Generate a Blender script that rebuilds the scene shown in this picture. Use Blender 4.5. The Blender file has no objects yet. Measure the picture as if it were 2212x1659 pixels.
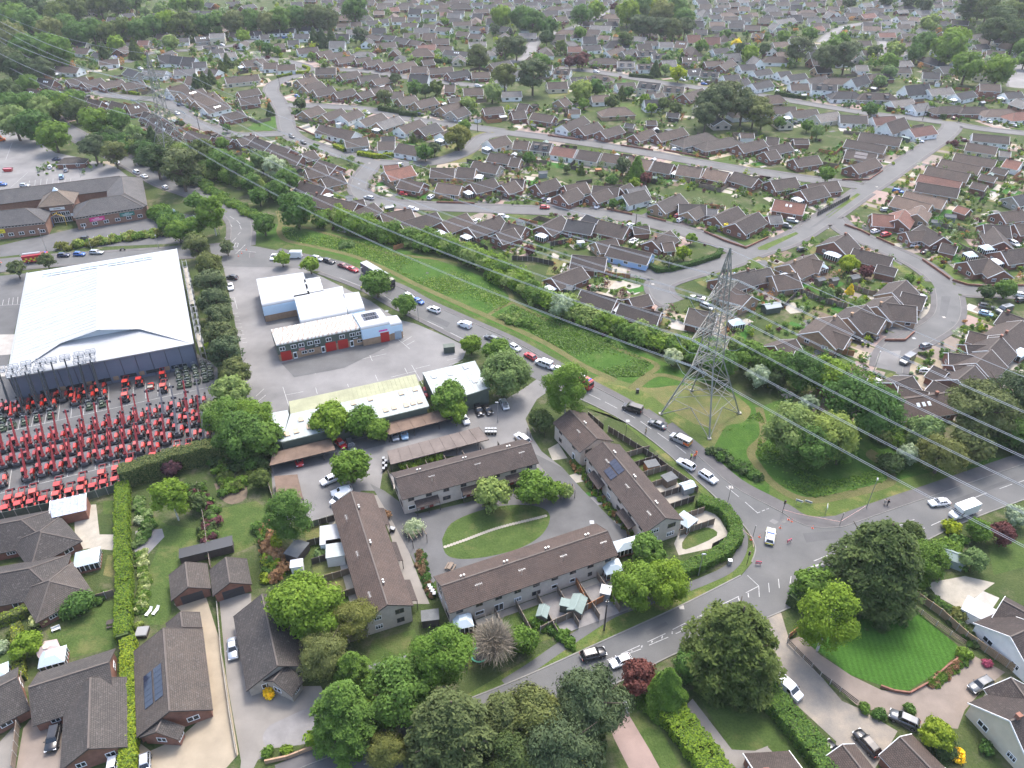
import bpy,math,random
import numpy as np
from mathutils import Vector,Matrix
from mathutils.geometry import tessellate_polygon
random.seed(7);RNG=np.random.default_rng(7)
SC=bpy.context.scene;COL=SC.collection
# ------------------------------------------------------------------ camera, sky, sun, exposure
FX,PITCH,CAMH=1600.0,math.radians(35.2),113.0  # focal length in photo units (2212 wide)
cam_d=bpy.data.cameras.new('camera');cam=bpy.data.objects.new('camera',cam_d);COL.objects.link(cam)
cam_d.sensor_width=36.0;cam_d.lens=36.0*FX/2212.0
cam_d.clip_start=1.0;cam_d.clip_end=6000.0
cam.location=(0,0,CAMH);cam.rotation_euler=(math.pi/2-PITCH,0,0);SC.camera=cam
SUN_AZ,SUN_EL=math.radians(20),math.radians(60)  # azimuth clockwise from +Y (view direction)
world=bpy.data.worlds.new('World');SC.world=world;world.use_nodes=True
nt=world.node_tree;nt.nodes.clear()
sky=nt.nodes.new('ShaderNodeTexSky');sky.sky_type='NISHITA';sky.sun_disc=False
sky.sun_elevation=SUN_EL;sky.sun_rotation=SUN_AZ;sky.air_density=1.0;sky.dust_density=4.0;sky.ozone_density=1.0
bg=nt.nodes.new('ShaderNodeBackground');bg.inputs['Strength'].default_value=0.15
wo=nt.nodes.new('ShaderNodeOutputWorld')
nt.links.new(sky.outputs[0],bg.inputs[0]);nt.links.new(bg.outputs[0],wo.inputs[0])
sun_d=bpy.data.lights.new('sun','SUN');sun_d.energy=1.0;sun_d.angle=math.radians(13);sun_d.color=(1,.98,.95)
sun=bpy.data.objects.new('sun',sun_d);COL.objects.link(sun)
_d=Vector((math.sin(SUN_AZ)*math.cos(SUN_EL),math.cos(SUN_AZ)*math.cos(SUN_EL),math.sin(SUN_EL)))
sun.rotation_euler=_d.to_track_quat('Z','Y').to_euler()
vs=SC.view_settings;vs.view_transform='Standard';vs.look='None';vs.exposure=1.7;vs.gamma=1.0;vs.use_curve_mapping=False
# ------------------------------------------------------------------ photo point -> place
CP,SP=math.cos(PITCH),math.sin(PITCH)
def G(u,v,h=0.0):
 """photo point (2212 x 1659 units) to the place at height h"""
 dx=(u-1106.0)/FX;dy=-(v-829.5)/FX
 d=(dx,CP+SP*dy,-SP+CP*dy);k=(h-CAMH)/d[2]
 return Vector((d[0]*k,d[1]*k,h))
def SCALE(v):
 """photo units per metre at row v on the ground"""
 return (SP+(v-829.5)/FX*CP)*FX/CAMH
def PX(p):
 q=Vector(p)-Vector((0,0,CAMH));zc=q.y*CP-q.z*SP;yc=q.y*SP+q.z*CP
 return (1106+q.x/zc*FX,829.5-yc/zc*FX)
def Z(c,r):
 """reader for points given in the 4x enlarged tile (column c, row r)"""
 return lambda x,y:(c*553+x/4.0,r*414.75+y/4.0)
def zl(c,r,*n):
 f=Z(c,r);return [f(n[i],n[i+1]) for i in range(0,len(n),2)]
 # ------------------------------------------------------------------ mesh helpers
class MB:
 def __init__(s):s.v=[];s.f=[];s.m=[];s.uv=[]
 def quad(s,pts,m=0,uv=None):
  n=len(s.v);s.v+=[tuple(p) for p in pts];s.f.append(tuple(range(n,n+len(pts))));s.m.append(m)
  s.uv.append(uv or [(0,0)]*len(pts));return s
 def faces(s,vs_,fs,m=0):
  n=len(s.v);s.v+=[tuple(p) for p in vs_]
  for f in fs:s.f.append(tuple(n+i for i in f));s.m.append(m);s.uv.append([(0,0)]*len(f))
  return s
 def box(s,x0,y0,z0,x1,y1,z1,m=0):
  return s.faces([(x0,y0,z0),(x1,y0,z0),(x1,y1,z0),(x0,y1,z0),(x0,y0,z1),(x1,y0,z1),(x1,y1,z1),(x0,y1,z1)],
  [(0,3,2,1),(4,5,6,7),(0,1,5,4),(1,2,6,5),(2,3,7,6),(3,0,4,7)],m)
 def frustum(s,b,t,z0,z1,m=0):
  """b, t = (x0,y0,x1,y1) rectangles at z0 and z1"""
  x0,y0,x1,y1=b;a0,b0,a1,b1=t
  return s.faces([(x0,y0,z0),(x1,y0,z0),(x1,y1,z0),(x0,y1,z0),(a0,b0,z1),(a1,b0,z1),(a1,b1,z1),(a0,b1,z1)],
  [(0,3,2,1),(4,5,6,7),(0,1,5,4),(1,2,6,5),(2,3,7,6),(3,0,4,7)],m)
 def beam(s,p,q,w,m=0,h=None):
  p,q=Vector(p),Vector(q);d=q-p
  if d.length<1e-6:return s
  d.normalize();a=d.cross(Vector((0,0,1)))
  if a.length<1e-3:a=Vector((1,0,0))
  a.normalize();b=d.cross(a).normalized();a=a*(w/2);b=b*((h or w)/2)
  c=[p-a-b,p+a-b,p+a+b,p-a+b];e=[x+(q-p) for x in c]
  return s.faces(c+e,[(3,2,1,0),(4,5,6,7),(0,1,5,4),(1,2,6,5),(2,3,7,6),(3,0,4,7)],m)
 def tube(s,pts,rad,n=7,m=0):
  rings=[]
  for i,p in enumerate(pts):
   p=Vector(p);d=Vector(pts[min(i+1,len(pts)-1)])-Vector(pts[max(i-1,0)]);d.normalize()
   a=d.cross(Vector((.3,.9,.1)));a.normalize();b=d.cross(a)
   r=rad[i] if isinstance(rad,(list,tuple)) else rad
   rings.append([p+a*(r*math.cos(t*2*math.pi/n))+b*(r*math.sin(t*2*math.pi/n)) for t in range(n)])
  vv=[x for r in rings for x in r];ff=[]
  for i in range(len(pts)-1):
   for t in range(n):ff.append((i*n+t,i*n+(t+1)%n,(i+1)*n+(t+1)%n,(i+1)*n+t))
  ff.append(tuple(range(n-1,-1,-1)));ff.append(tuple((len(pts)-1)*n+t for t in range(n)))
  return s.faces(vv,ff,m)
 def cyl(s,c,axis,r,half,n=14,m=0):
  c=Vector(c);a=Vector(axis).normalized();return s.tube([c-a*half,c+a*half],r,n,m)
 def loft(s,rings,m=0,cap=True):
  n=len(rings[0]);vv=[p for r in rings for p in r];ff=[]
  for i in range(len(rings)-1):
   for t in range(n):ff.append((i*n+t,i*n+(t+1)%n,(i+1)*n+(t+1)%n,(i+1)*n+t))
  if cap:ff.append(tuple(range(n-1,-1,-1)));ff.append(tuple((len(rings)-1)*n+t for t in range(n)))
  return s.faces(vv,ff,m)
 def poly(s,pts,z,m=0):
  pts=[Vector((p[0],p[1],z)) for p in pts];t=tessellate_polygon([pts])
  n=len(s.v);s.v+=[tuple(p) for p in pts]
  for a,b,c in t:
   A,B,Cc=pts[a],pts[b],pts[c]
   if (B-A).cross(Cc-A).z<0:a,c=c,a
   s.f.append((n+a,n+b,n+c));s.m.append(m);s.uv.append([(0,0)]*3)
  return s
 def xf(s,mat):
  s.v=[tuple(mat @ Vector(p)) for p in s.v];return s
 def mesh(s,name,mats,smooth=False):
  me=bpy.data.meshes.new(name);me.from_pydata(s.v,[],s.f)
  for m in (mats if isinstance(mats,(list,tuple)) else [mats]):me.materials.append(m)
  if len(me.polygons)==len(s.m):me.polygons.foreach_set('material_index',s.m)
  ul=me.uv_layers.new(name='UVMap');flat=[c for u in s.uv for p in u for c in p]
  if len(flat)==2*len(me.loops):ul.data.foreach_set('uv',flat)
  if smooth:me.polygons.foreach_set('use_smooth',[True]*len(me.polygons))
  me.update();return me
def ob(name,me,parent=None,loc=None,rz=0.0,sc=None,mat=None):
 o=bpy.data.objects.new(name,me);COL.objects.link(o)
 if parent:o.parent=parent
 if loc is not None:o.location=loc
 if rz:o.rotation_euler=(0,0,rz)
 if sc is not None:o.scale=sc if hasattr(sc,'__len__') else (sc,sc,sc)
 if mat is not None:
  o.material_slots[0].link='OBJECT';o.material_slots[0].material=mat
 return o
def tag(o,label,cat,group=None):
 o['label']=label;o['category']=cat
 if group:o['group']=group
 return o
def thing(name,label,cat,loc=(0,0,0),rz=0.0,group=None):
 return tag(ob(name,None,None,loc,rz),label,cat,group)
def struct(o):o['kind']='structure';return o
def stuff(o):o['kind']='stuff';return o
ORDS='first second third fourth fifth sixth seventh eighth ninth tenth eleventh twelfth thirteenth fourteenth fifteenth sixteenth seventeenth eighteenth nineteenth twentieth'.split()
TENS={2:('twentieth','twenty'),3:('thirtieth','thirty'),4:('fortieth','forty'),5:('fiftieth','fifty'),6:('sixtieth','sixty')}
def ordn(n):
 if n<=20:return ORDS[n-1]
 a,b=divmod(n,10);return TENS[a][0] if b==0 else TENS[a][1]+'-'+ORDS[b-1]
def smooth_line(pts,step=6):
 """Catmull-Rom through 2-D points"""
 P=[Vector((p[0],p[1])) for p in pts];out=[]
 for i in range(len(P)-1):
  p0,p1,p2,p3=P[max(i-1,0)],P[i],P[i+1],P[min(i+2,len(P)-1)]
  for k in range(step):
   t=k/step;out.append(.5*((2*p1)+(p2-p0)*t+(2*p0-5*p1+4*p2-p3)*t*t+(3*p1-p0-3*p2+p3)*t**3))
 out.append(P[-1]);return out
 # ------------------------------------------------------------------ materials
MATS={}
def newmat(name):
 m=bpy.data.materials.new(name);m.use_nodes=True;MATS[name]=m
 return m,m.node_tree,m.node_tree.nodes['Principled BSDF']
def _noise(t,vec,scale,detail=3,rough=.6):
 n=t.nodes.new('ShaderNodeTexNoise');n.inputs['Scale'].default_value=scale;n.inputs['Detail'].default_value=detail
 n.inputs['Roughness'].default_value=rough;t.links.new(vec,n.inputs['Vector']);return n
def _ramp(t,fac,stops):
 r=t.nodes.new('ShaderNodeValToRGB');e=r.color_ramp.elements
 while len(e)<len(stops):e.new(.5)
 for el,(p,c) in zip(e,stops):el.position=p;el.color=(*c,1)
 t.links.new(fac,r.inputs[0]);return r
def _mix(t,fac,a,b,mode='MIX'):
 n=t.nodes.new('ShaderNodeMix');n.data_type='RGBA';n.blend_type=mode
 for s_,x in ((n.inputs[0],fac),(n.inputs[6],a),(n.inputs[7],b)):
  if hasattr(x,'links'):t.links.new(x,s_)
  else:s_.default_value=x if not isinstance(x,tuple) else (*x,1)
 return n.outputs[2]
def _pos(t):return t.nodes.new('ShaderNodeNewGeometry').outputs['Position']
def shade(c,k):return tuple(min(1,x*k) for x in c)
def surf(name,c,rough=.8,var=.15,scale=.5,fine=4.0,bump=0.0,metal=0.0,spec=.4,hue=None):
 """colour with two scales of unevenness"""
 m,t,b=newmat(name);p=_pos(t)
 n1=_noise(t,p,scale,4);n2=_noise(t,p,fine,3)
 r1=_ramp(t,n1.outputs[0],[(.3,shade(c,1-var)),(.7,hue or shade(c,1+var))])
 r2=_ramp(t,n2.outputs[0],[(.3,(1-var*.7,)*3),(.7,(1+var*.0,)*3)])
 t.links.new(_mix(t,1.0,r1.outputs[0],r2.outputs[0],'MULTIPLY'),b.inputs['Base Color'])
 b.inputs['Roughness'].default_value=rough;b.inputs['Metallic'].default_value=metal;b.inputs['Specular IOR Level'].default_value=spec
 if bump:
  bp=t.nodes.new('ShaderNodeBump');bp.inputs['Strength'].default_value=bump;bp.inputs['Distance'].default_value=.1
  t.links.new(n2.outputs[0],bp.inputs['Height']);t.links.new(bp.outputs[0],b.inputs['Normal'])
 return m
def plain(name,c,rough=.6,metal=0.0,spec=.5,coat=0.0):
 m,t,b=newmat(name);b.inputs['Base Color'].default_value=(*c,1);b.inputs['Roughness'].default_value=rough
 b.inputs['Metallic'].default_value=metal;b.inputs['Specular IOR Level'].default_value=spec;b.inputs['Coat Weight'].default_value=coat
 b.inputs['Coat Roughness'].default_value=.08
 return m
def tiles(name,c,c2,wd=.33,ht=.30,lichen=None):
 """roof covering: uv in metres, u along the ridge, v down the slope"""
 m,t,b=newmat(name);uv=t.nodes.new('ShaderNodeUVMap').outputs[0];p=_pos(t)
 br=t.nodes.new('ShaderNodeTexBrick');br.inputs['Scale'].default_value=1.0;br.inputs['Brick Width'].default_value=wd;br.inputs['Row Height'].default_value=ht
 br.inputs['Mortar Size'].default_value=.035;br.inputs['Color1'].default_value=(*c,1);br.inputs['Color2'].default_value=(*c2,1)
 br.inputs['Mortar'].default_value=(*shade(c,.45),1);br.inputs['Bias'].default_value=-.1;t.links.new(uv,br.inputs['Vector'])
 n=_noise(t,p,.35,5,.7);r=_ramp(t,n.outputs[0],[(.25,(.72,.72,.74)),(.75,(1.28,1.25,1.2))])
 col=_mix(t,1.0,br.outputs[0],r.outputs[0],'MULTIPLY')
 oi=t.nodes.new('ShaderNodeObjectInfo');r3=_ramp(t,oi.outputs['Random'],[(0,(.7,.7,.74)),(.5,(1,1,1)),(1,(1.3,1.2,1.1))])
 col=_mix(t,1.0,col,r3.outputs[0],'MULTIPLY')
 if lichen:
  n2=_noise(t,p,2.2,6,.75);r2=_ramp(t,n2.outputs[0],[(.55,(0,0,0)),(.68,(1,1,1))])
  col=_mix(t,r2.outputs[0],col,lichen)
 t.links.new(col,b.inputs['Base Color']);b.inputs['Roughness'].default_value=.75;b.inputs['Specular IOR Level'].default_value=.35
 bp=t.nodes.new('ShaderNodeBump');bp.inputs['Strength'].default_value=.6;bp.inputs['Distance'].default_value=.05
 t.links.new(br.outputs['Fac'],bp.inputs['Height']);bp.invert=True;t.links.new(bp.outputs[0],b.inputs['Normal'])
 return m
def leafmat(name,c,c2,trans=.42):
 c,c2=shade(c,1.4),shade(c2,1.7)
 m,t,b=newmat(name);oi=t.nodes.new('ShaderNodeObjectInfo');tc=t.nodes.new('ShaderNodeTexCoord')
 n=_noise(t,tc.outputs['Object'],2.6,3);r=_ramp(t,n.outputs[0],[(.32,c),(.68,c2)])
 r3=_ramp(t,oi.outputs['Random'],[(0,(.72,.82,.88)),(.5,(1,1,1)),(1,(1.32,1.2,.8))])
 col=_mix(t,1.0,r.outputs[0],r3.outputs[0],'MULTIPLY')
 t.links.new(col,b.inputs['Base Color']);b.inputs['Roughness'].default_value=.75;b.inputs['Specular IOR Level'].default_value=.25
 tr=t.nodes.new('ShaderNodeBsdfTranslucent');t.links.new(col,tr.inputs[0])
 ms=t.nodes.new('ShaderNodeMixShader');ms.inputs[0].default_value=trans
 out=t.nodes['Material Output'];t.links.new(b.outputs[0],ms.inputs[1]);t.links.new(tr.outputs[0],ms.inputs[2]);t.links.new(ms.outputs[0],out.inputs[0])
 return m
def grassmat(name,c,c2,dry=None,dryamt=.5,scale=.25):
 m,t,b=newmat(name);p=_pos(t)
 n1=_noise(t,p,scale,5,.65);n2=_noise(t,p,2.5,4,.7)
 r1=_ramp(t,n1.outputs[0],[(.3,c),(.7,c2)])
 col=_mix(t,1.0,r1.outputs[0],_ramp(t,n2.outputs[0],[(.25,(.62,.66,.6)),(.75,(1.15,1.12,1.1))]).outputs[0],'MULTIPLY')
 if dry:
  n3=_noise(t,p,.14,5,.7);col=_mix(t,_ramp(t,n3.outputs[0],[(dryamt-.08,(0,0,0)),(dryamt+.12,(.85,)*3)]).outputs[0],col,dry)
 t.links.new(col,b.inputs['Base Color']);b.inputs['Roughness'].default_value=.9;b.inputs['Specular IOR Level'].default_value=.1
 bp=t.nodes.new('ShaderNodeBump');bp.inputs['Strength'].default_value=.8;bp.inputs['Distance'].default_value=.25
 t.links.new(n2.outputs[0],bp.inputs['Height']);t.links.new(bp.outputs[0],b.inputs['Normal'])
 return m
DRY=(.25,.2,.085)
ROOF={'B':tiles('roof_brown_tile',(.056,.044,.039),(.075,.058,.051),lichen=(.092,.078,.068)),'N':tiles('roof_greybrown_tile',(.066,.058,.053),(.085,.074,.067)),
'K':tiles('roof_slate',(.036,.038,.043),(.05,.052,.058)),'R':tiles('roof_red_tile',(.15,.072,.056),(.18,.09,.07)),
'T':tiles('roof_tan_tile',(.12,.09,.074),(.145,.108,.088)),'G':tiles('roof_pale_grey',(.13,.13,.13),(.16,.158,.155)),
'L':tiles('roof_lichen_tile',(.06,.054,.05),(.078,.068,.062),.32,.32,(.115,.108,.098)),
'P':tiles('roof_terrace_tile',(.058,.044,.039),(.075,.057,.051),.38,.34,(.085,.073,.066))}
WALL={'r':surf('wall_red_brick',(.23,.11,.077),.9,.18,1.2,9),'b':surf('wall_buff_brick',(.36,.235,.15),.9,.15,1.2,9),
'w':surf('wall_white_render',(.82,.81,.79),.85,.06,.8,5),'c':surf('wall_cream_render',(.6,.53,.41),.85,.06,.8,5),
'g':surf('wall_stone_grey',(.36,.31,.26),.9,.12,1.0,8),'u':surf('wall_blue_paint',(.35,.5,.72),.8,.06),'k':surf('wall_dark_timber',(.06,.05,.045),.8,.1),'s':surf('wall_pale_stone',(.5,.43,.37),.9,.1,1.0,8)}
WHITE=plain('white_paint',(.75,.75,.74),.5);WHITE_PVC=plain('white_plastic',(.8,.8,.8),.35)
GLASS=plain('window_glass',(.03,.035,.04),.06,0,.8);GLASSB=plain('conservatory_glass',(.5,.58,.62),.1,0,.7)
POLYC=surf('pale_polycarbonate',(.72,.76,.78),.3,.05);BLACK=plain('black_rubber',(.018,.018,.02),.75);DKMET=plain('dark_metal',(.05,.052,.055),.45,.5)
STEEL=plain('galvanised_steel',(.36,.37,.37),.45,.7);CONC=surf('concrete',(.36,.34,.31),.9,.14,.4,5)
ASPH=surf('asphalt_road',(.105,.107,.106),.85,.16,.10,6,.15,hue=(.132,.131,.128));ASPHD=surf('asphalt_dark',(.086,.087,.088),.8,.16,.15,6,.15)
PAVE=surf('pavement_asphalt',(.105,.1,.099),.9,.16,.3,7,.1);YARD=surf('yard_asphalt',(.15,.147,.144),.85,.2,.07,5,.12,hue=(.22,.214,.208))
YARDD=surf('yard_dark_asphalt',(.1,.1,.1),.85,.2,.15,5,.1);PAINT=surf('road_paint',(.38,.38,.37),.8,.25,1.5,6);KERB=surf('kerb_stone',(.19,.185,.17),.9,.15)
GRAVEL=surf('gravel_buff',(.29,.245,.18),.95,.16,.25,12,.3);BLOCK=surf('block_paving',(.2,.165,.138),.9,.16,.3,10,.15);PINKB=surf('pink_block_paving',(.26,.19,.163),.9,.14,.3,10,.1)
SLABS=surf('patio_slabs',(.32,.295,.245),.9,.14,.6,5);EARTH=surf('bare_earth',(.13,.1,.07),.95,.25,.6,5,.3);DIRT=grassmat('trodden_path',(.095,.105,.04),(.155,.14,.066),None)
GRASS=grassmat('grass_verge',(.07,.105,.028),(.1,.14,.038),DRY,.6);LAWN=grassmat('lawn',(.05,.085,.022),(.08,.118,.034),(.14,.135,.055),.6,.4)
FIELD=grassmat('field_grass',(.036,.088,.015),(.07,.135,.026),(.09,.12,.036),.6,.35);STRIPE=grassmat('mown_lawn',(.032,.095,.014),(.05,.13,.022));TURF=grassmat('artificial_turf',(.04,.12,.022),(.05,.14,.028))
DRYG=grassmat('dry_grass',(.12,.125,.05),(.19,.165,.075),(.085,.115,.035),.5);GARDEN=grassmat('garden_ground',(.042,.068,.022),(.075,.095,.035),(.17,.145,.1),.6,.16)
WOOD=surf('fence_timber',(.19,.15,.115),.9,.2,.8,6);WOODO=surf('fence_orange_timber',(.33,.15,.07),.9,.15,.8,6);WOODD=surf('dark_timber',(.075,.062,.055),.85,.2,.8,6)
BARK=surf('bark',(.105,.08,.06),.95,.25,2,8,.3);BARKP=surf('birch_bark',(.5,.48,.44),.9,.25,2,8)
LEAF={'mid':leafmat('leaf_mid_green',(.05,.098,.02),(.085,.15,.03)),'bright':leafmat('leaf_bright_green',(.075,.135,.018),(.115,.18,.026)),
'dark':leafmat('leaf_dark_green',(.034,.058,.02),(.07,.1,.032)),'pine':leafmat('needle_pine',(.042,.06,.026),(.085,.105,.042),.25),
'olive':leafmat('leaf_olive',(.075,.092,.03),(.12,.135,.045)),'pale':leafmat('leaf_pale_green',(.1,.15,.045),(.16,.21,.07)),
'white':leafmat('blossom_white',(.14,.19,.08),(.34,.37,.25)),'purple':leafmat('leaf_purple',(.055,.022,.026),(.1,.04,.045)),'yellow':leafmat('leaf_yellow',(.38,.3,.02),(.6,.46,.03)),
'lime':leafmat('leaf_lime',(.11,.17,.015),(.19,.23,.02)),'bare':surf('twig',(.28,.245,.19),.95,.15),'pink':leafmat('blossom_pink',(.16,.05,.08),(.33,.07,.16)),'rust':leafmat('leaf_rust',(.16,.09,.045),(.25,.15,.08))}
PV=plain('solar_panel',(.02,.025,.045),.12,0,.8)
# ------------------------------------------------------------------ the setting: ground, roads, pavements
def sheet(name,pts,z,mat,smooth=0,world=False):
 if smooth:pts=smooth_line(list(pts)+[pts[0]],smooth)[:-1]
 w=pts if world else [G(p[0],p[1],z) for p in pts]
 return struct(ob(name,MB().poly(w,z).mesh(name,mat)))
def ribbon(pts,width,z,world=False,step=5):
 """strip along a smoothed photo line: left and right edge in the place"""
 w=[Vector((p[0],p[1])) for p in (pts if world else [G(p[0],p[1]) for p in pts])]
 c=smooth_line(w,step);L=[];R=[]
 for i,p in enumerate(c):
  d=c[min(i+1,len(c)-1)]-c[max(i-1,0)];d.normalize();n=Vector((-d.y,d.x))
  L.append(p+n*width/2);R.append(p-n*width/2)
 return c,L,R
struct(ob('ground',MB().quad([(-3000,-400,0),(3000,-400,0),(3000,4000,0),(-3000,4000,0)]).mesh('ground',GARDEN)))
ROADS=[]  # (centre line, width, pavement width)
_zi=[0.030]
def road(name,pts,width,pav=1.8,mat=None,step=5):
 c,L,R=ribbon(pts,width,0,step=step);z=_zi[0];_zi[0]+=.0012
 mb=MB()
 for i in range(len(c)-1):mb.quad([(*R[i],z),(*R[i+1],z),(*L[i+1],z),(*L[i],z)])
 struct(ob(name,mb.mesh(name,mat or ASPH)));ROADS.append((c,width,pav))
road('estate_road',[(1606,553),(1640,540),(1710,516),(1790,466),(1866,413),(1909,385),(1984,332),(2034,298),(2056,275),(2050,262)],6.6)
road('estate_road',[(2320,302),(2212,288),(2120,278),(2050,266),(1960,254),(1884,246),(1734,222),(1640,206),(1537,193),(1431,179),(1331,162),(1266,152),(1200,148)],6.0)
road('estate_road',[(420,97),(480,110),(553,123),(623,134),(662,146),(645,161),(600,177),(585,195),(598,215),(613,245),(621,278),(640,300),(690,318),(745,335),(800,350),(795,366),(778,388),(776,412),(800,430),(860,440),(930,445),(1000,448),(1106,452),(1181,455),(1281,460),(1356,470),(1431,487),(1506,507),(1571,530),(1610,551)],6.2)
road('estate_road',[(800,350),(850,353),(910,352),(960,345),(1010,325),(1045,296),(1100,286)],5.6)
road('estate_road',[(612,228),(660,228),(708,230),(803,238),(903,260),(1000,272),(1106,287),(1206,300),(1306,315),(1406,332),(1506,350),(1600,366),(1659,374),(1734,385),(1834,398),(1872,408)],6.0)
road('estate_road',[(655,150),(728,150),(803,155),(878,167),(978,180),(1045,186)],5.6)
road('estate_road',[(1800,470),(1834,500),(1909,535),(1984,570),(2034,610),(2049,652),(2041,690),(1996,722),(1944,748),(1925,775),(1920,800)],6.6)
road('estate_road',[(2040,620),(2085,628),(2140,629),(2260,636)],6.0)
road('estate_road',[(1610,552),(1570,567),(1531,577),(1460,597),(1425,615),(1432,640),(1452,655)],6.4)
road('estate_road',[(1432,600),(1395,592),(1360,586)],5.0)
road('estate_road',[(150,185),(190,197),(237,206),(300,212),(345,217),(387,238),(412,260),(462,280),(510,292),(570,290),(620,288)],5.4)
road('estate_road',[(270,135),(300,124),(325,115),(425,107),(500,99),(553,87),(653,78),(740,70)],5.4)
road('far_road',[(1100,135),(1135,126),(1148,112),(1152,95),(1180,78),(1240,60),(1306,32),(1368,0),(1400,-14)],6.5,mat=YARD)
road('far_road',[(1776,92),(1794,75),(1820,60),(1865,51),(1950,42)],6.0,mat=YARD)
road('far_road',[(1900,118),(1908,95),(1900,84)],5.0,mat=YARD)
road('far_road',[(2199,190),(2194,160),(2200,130),(2230,90)],9.0,mat=YARD)
road('hill_road',[(515,560),(521,488),(503,459),(468,436),(415,415),(355,394),(300,362),(262,342),(200,312),(155,287),(110,262),(40,225),(-60,172)],7.2)
road('fire_engine_road',[(-80,580),(0,574),(125,562),(225,556),(400,545),(520,536)],8.0)
def outline_road(name,pts,mat=ASPH):
 z=_zi[0];_zi[0]+=.0012;return sheet(name,pts,z,mat)
 # the two traced main roads of the foreground
UP_B=[(480,522),(553,532),(598,541),(650,553),(728,569),(773,588),(863,621),(923,654),(1028,701),(1106,736),(1180,777),(1281,834),(1356,874),(1431,922),(1506,984),(1581,1049),(1659,1092),(1690,1108),(1719,1127),(1759,1140),(1816,1139),(1844,1131)]
LO_B=[(1601,1244),(1625,1215),(1633,1190),(1629,1170),(1611,1139),(1568,1094),(1506,1037),(1431,969),(1356,914),(1276,872),(1190,835),(1120,800),(1053,765),(1003,735),(928,697),(898,682),(853,660),(818,640),(773,617),(693,587),(650,580),(610,577),(553,577),(480,575)]
UP_A=[(1844,1131),(1940,1097),(2020,1070),(2120,1035),(2212,1003),(2330,962)]
LO_A=[(2330,1035),(2212,1078),(2080,1128),(1950,1192),(1850,1240),(1725,1302),(1640,1340),(1540,1380),(1456,1412),(1340,1470),(1150,1560),(960,1645),(740,1740)]
UP_A2=[(600,1682),(663,1655),(728,1629),(830,1587),(980,1525),(1131,1464),(1286,1394),(1468,1311),(1601,1244)]
outline_road('main_road',UP_A2+[(1660,1230),(1760,1180),(1830,1140)]+UP_A+LO_A)
outline_road('side_road',UP_B+[(1800,1170),(1660,1240)]+LO_B)
# the asphalt of yards, courts and car parks
sheet('industrial_yard',[(478,560),(560,570),(650,578),(700,600),(800,650),(860,690),(900,700),(965,728),(1010,750),(1000,775),(960,800),(880,835),(640,890),(560,905),(535,870),(520,760),(500,660),(488,600)],.020,YARD)
sheet('machine_yard',[(-160,830),(100,800),(420,760),(470,790),(470,960),(300,1030),(230,1060),(0,1120),(-160,1160)],.022,YARDD)
sheet('parking_court',[(1195,838),(1160,862),(1135,905),(1150,945),(1170,975),(1215,1010),(1190,1040),(1120,970),(830,1000),(820,1060),(780,1060),(720,1130),(660,1140),(590,1080),(585,1000),(720,950),(950,900),(1080,870),(1130,840),(1165,815)],.024,YARD)
sheet('court_paths',[(1125,965),(1215,1010),(1260,1060),(1330,1130),(1400,1185),(1340,1200),(1280,1160),(1140,1200),(950,1245),(925,1270),(850,1130),(800,1045),(830,1060),(900,1110),(1010,1085),(1130,1050),(1180,1020)],.026,YARDD)
sheet('office_car_park',[(-120,270),(20,270),(120,330),(170,340),(250,360),(300,400),(180,420),(-120,440)],.02,YARD)
sheet('office_forecourt',[(-100,530),(0,530),(330,455),(420,465),(400,525),(180,535),(0,555),(-100,560)],.02,YARDD)
sheet('warehouse_side_yard',[(-150,610),(60,590),(30,720),(10,830),(-150,850)],.02,YARDD)
for i,pts in enumerate(([(-150,725),(38,722),(28,765),(-150,780)],[(-150,800),(22,790),(16,812),(-150,830)])):sheet('concrete_apron',pts,.024,CONC)
# kerbs and footways: an edge traced in the photo, widened away from the road
def footway(name,edge,width,side,mat=PAVE,kerb=True,zt=.125):
 w=smooth_line([G(*p).to_2d() for p in edge],4);O=[]
 for i,p in enumerate(w):
  d=w[min(i+1,len(w)-1)]-w[max(i-1,0)];d.normalize();O.append(Vector((-d.y,d.x))*side)
 mb=MB()
 for i in range(len(w)-1):
  a,b=w[i],w[i+1];ka,kb=a+O[i]*.15,b+O[i+1]*.15;c,d=a+O[i]*width,b+O[i+1]*width
  def q(pts,m):
   mb.quad(pts if side>0 else pts[::-1],m)
  q([(*a,0),(*b,0),(*b,zt),(*a,zt)],1);q([(*a,zt),(*b,zt),(*kb,zt),(*ka,zt)],1)
  q([(*ka,zt),(*kb,zt),(*d,zt),(*c,zt)],0);q([(*c,zt),(*d,zt),(*d,0),(*c,0)],0)
 return struct(ob(name,mb.mesh(name,[mat,KERB])))
footway('side_road_footway',UP_B[2:14],2.0,1)
footway('side_road_footway',UP_B[13:17]+[(1690,1108),(1719,1127),(1759,1140),(1816,1139),(1844,1131)]+UP_A[1:],3.2,1)
footway('side_road_kerb',LO_B[1:11],.25,1,KERB)
footway('side_road_kerb',LO_B[13:20],1.8,1)
footway('main_road_kerb',UP_A2[3:],.25,1,KERB)
footway('main_road_footway',UP_A2[:5],2.2,1)
footway('main_road_kerb',LO_A,.25,1,KERB)
RPTS=[(np.array([(q.x,q.y) for q in c]),w) for c,w,pv in ROADS]
def near_road(p,skip=-1,extra=0.0):
 a=np.array((p[0],p[1]))
 for i,(c,w) in enumerate(RPTS):
  if i != skip and (((c-a)**2).sum(1)<(w/2+extra)**2).any():return True
 return False
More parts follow.
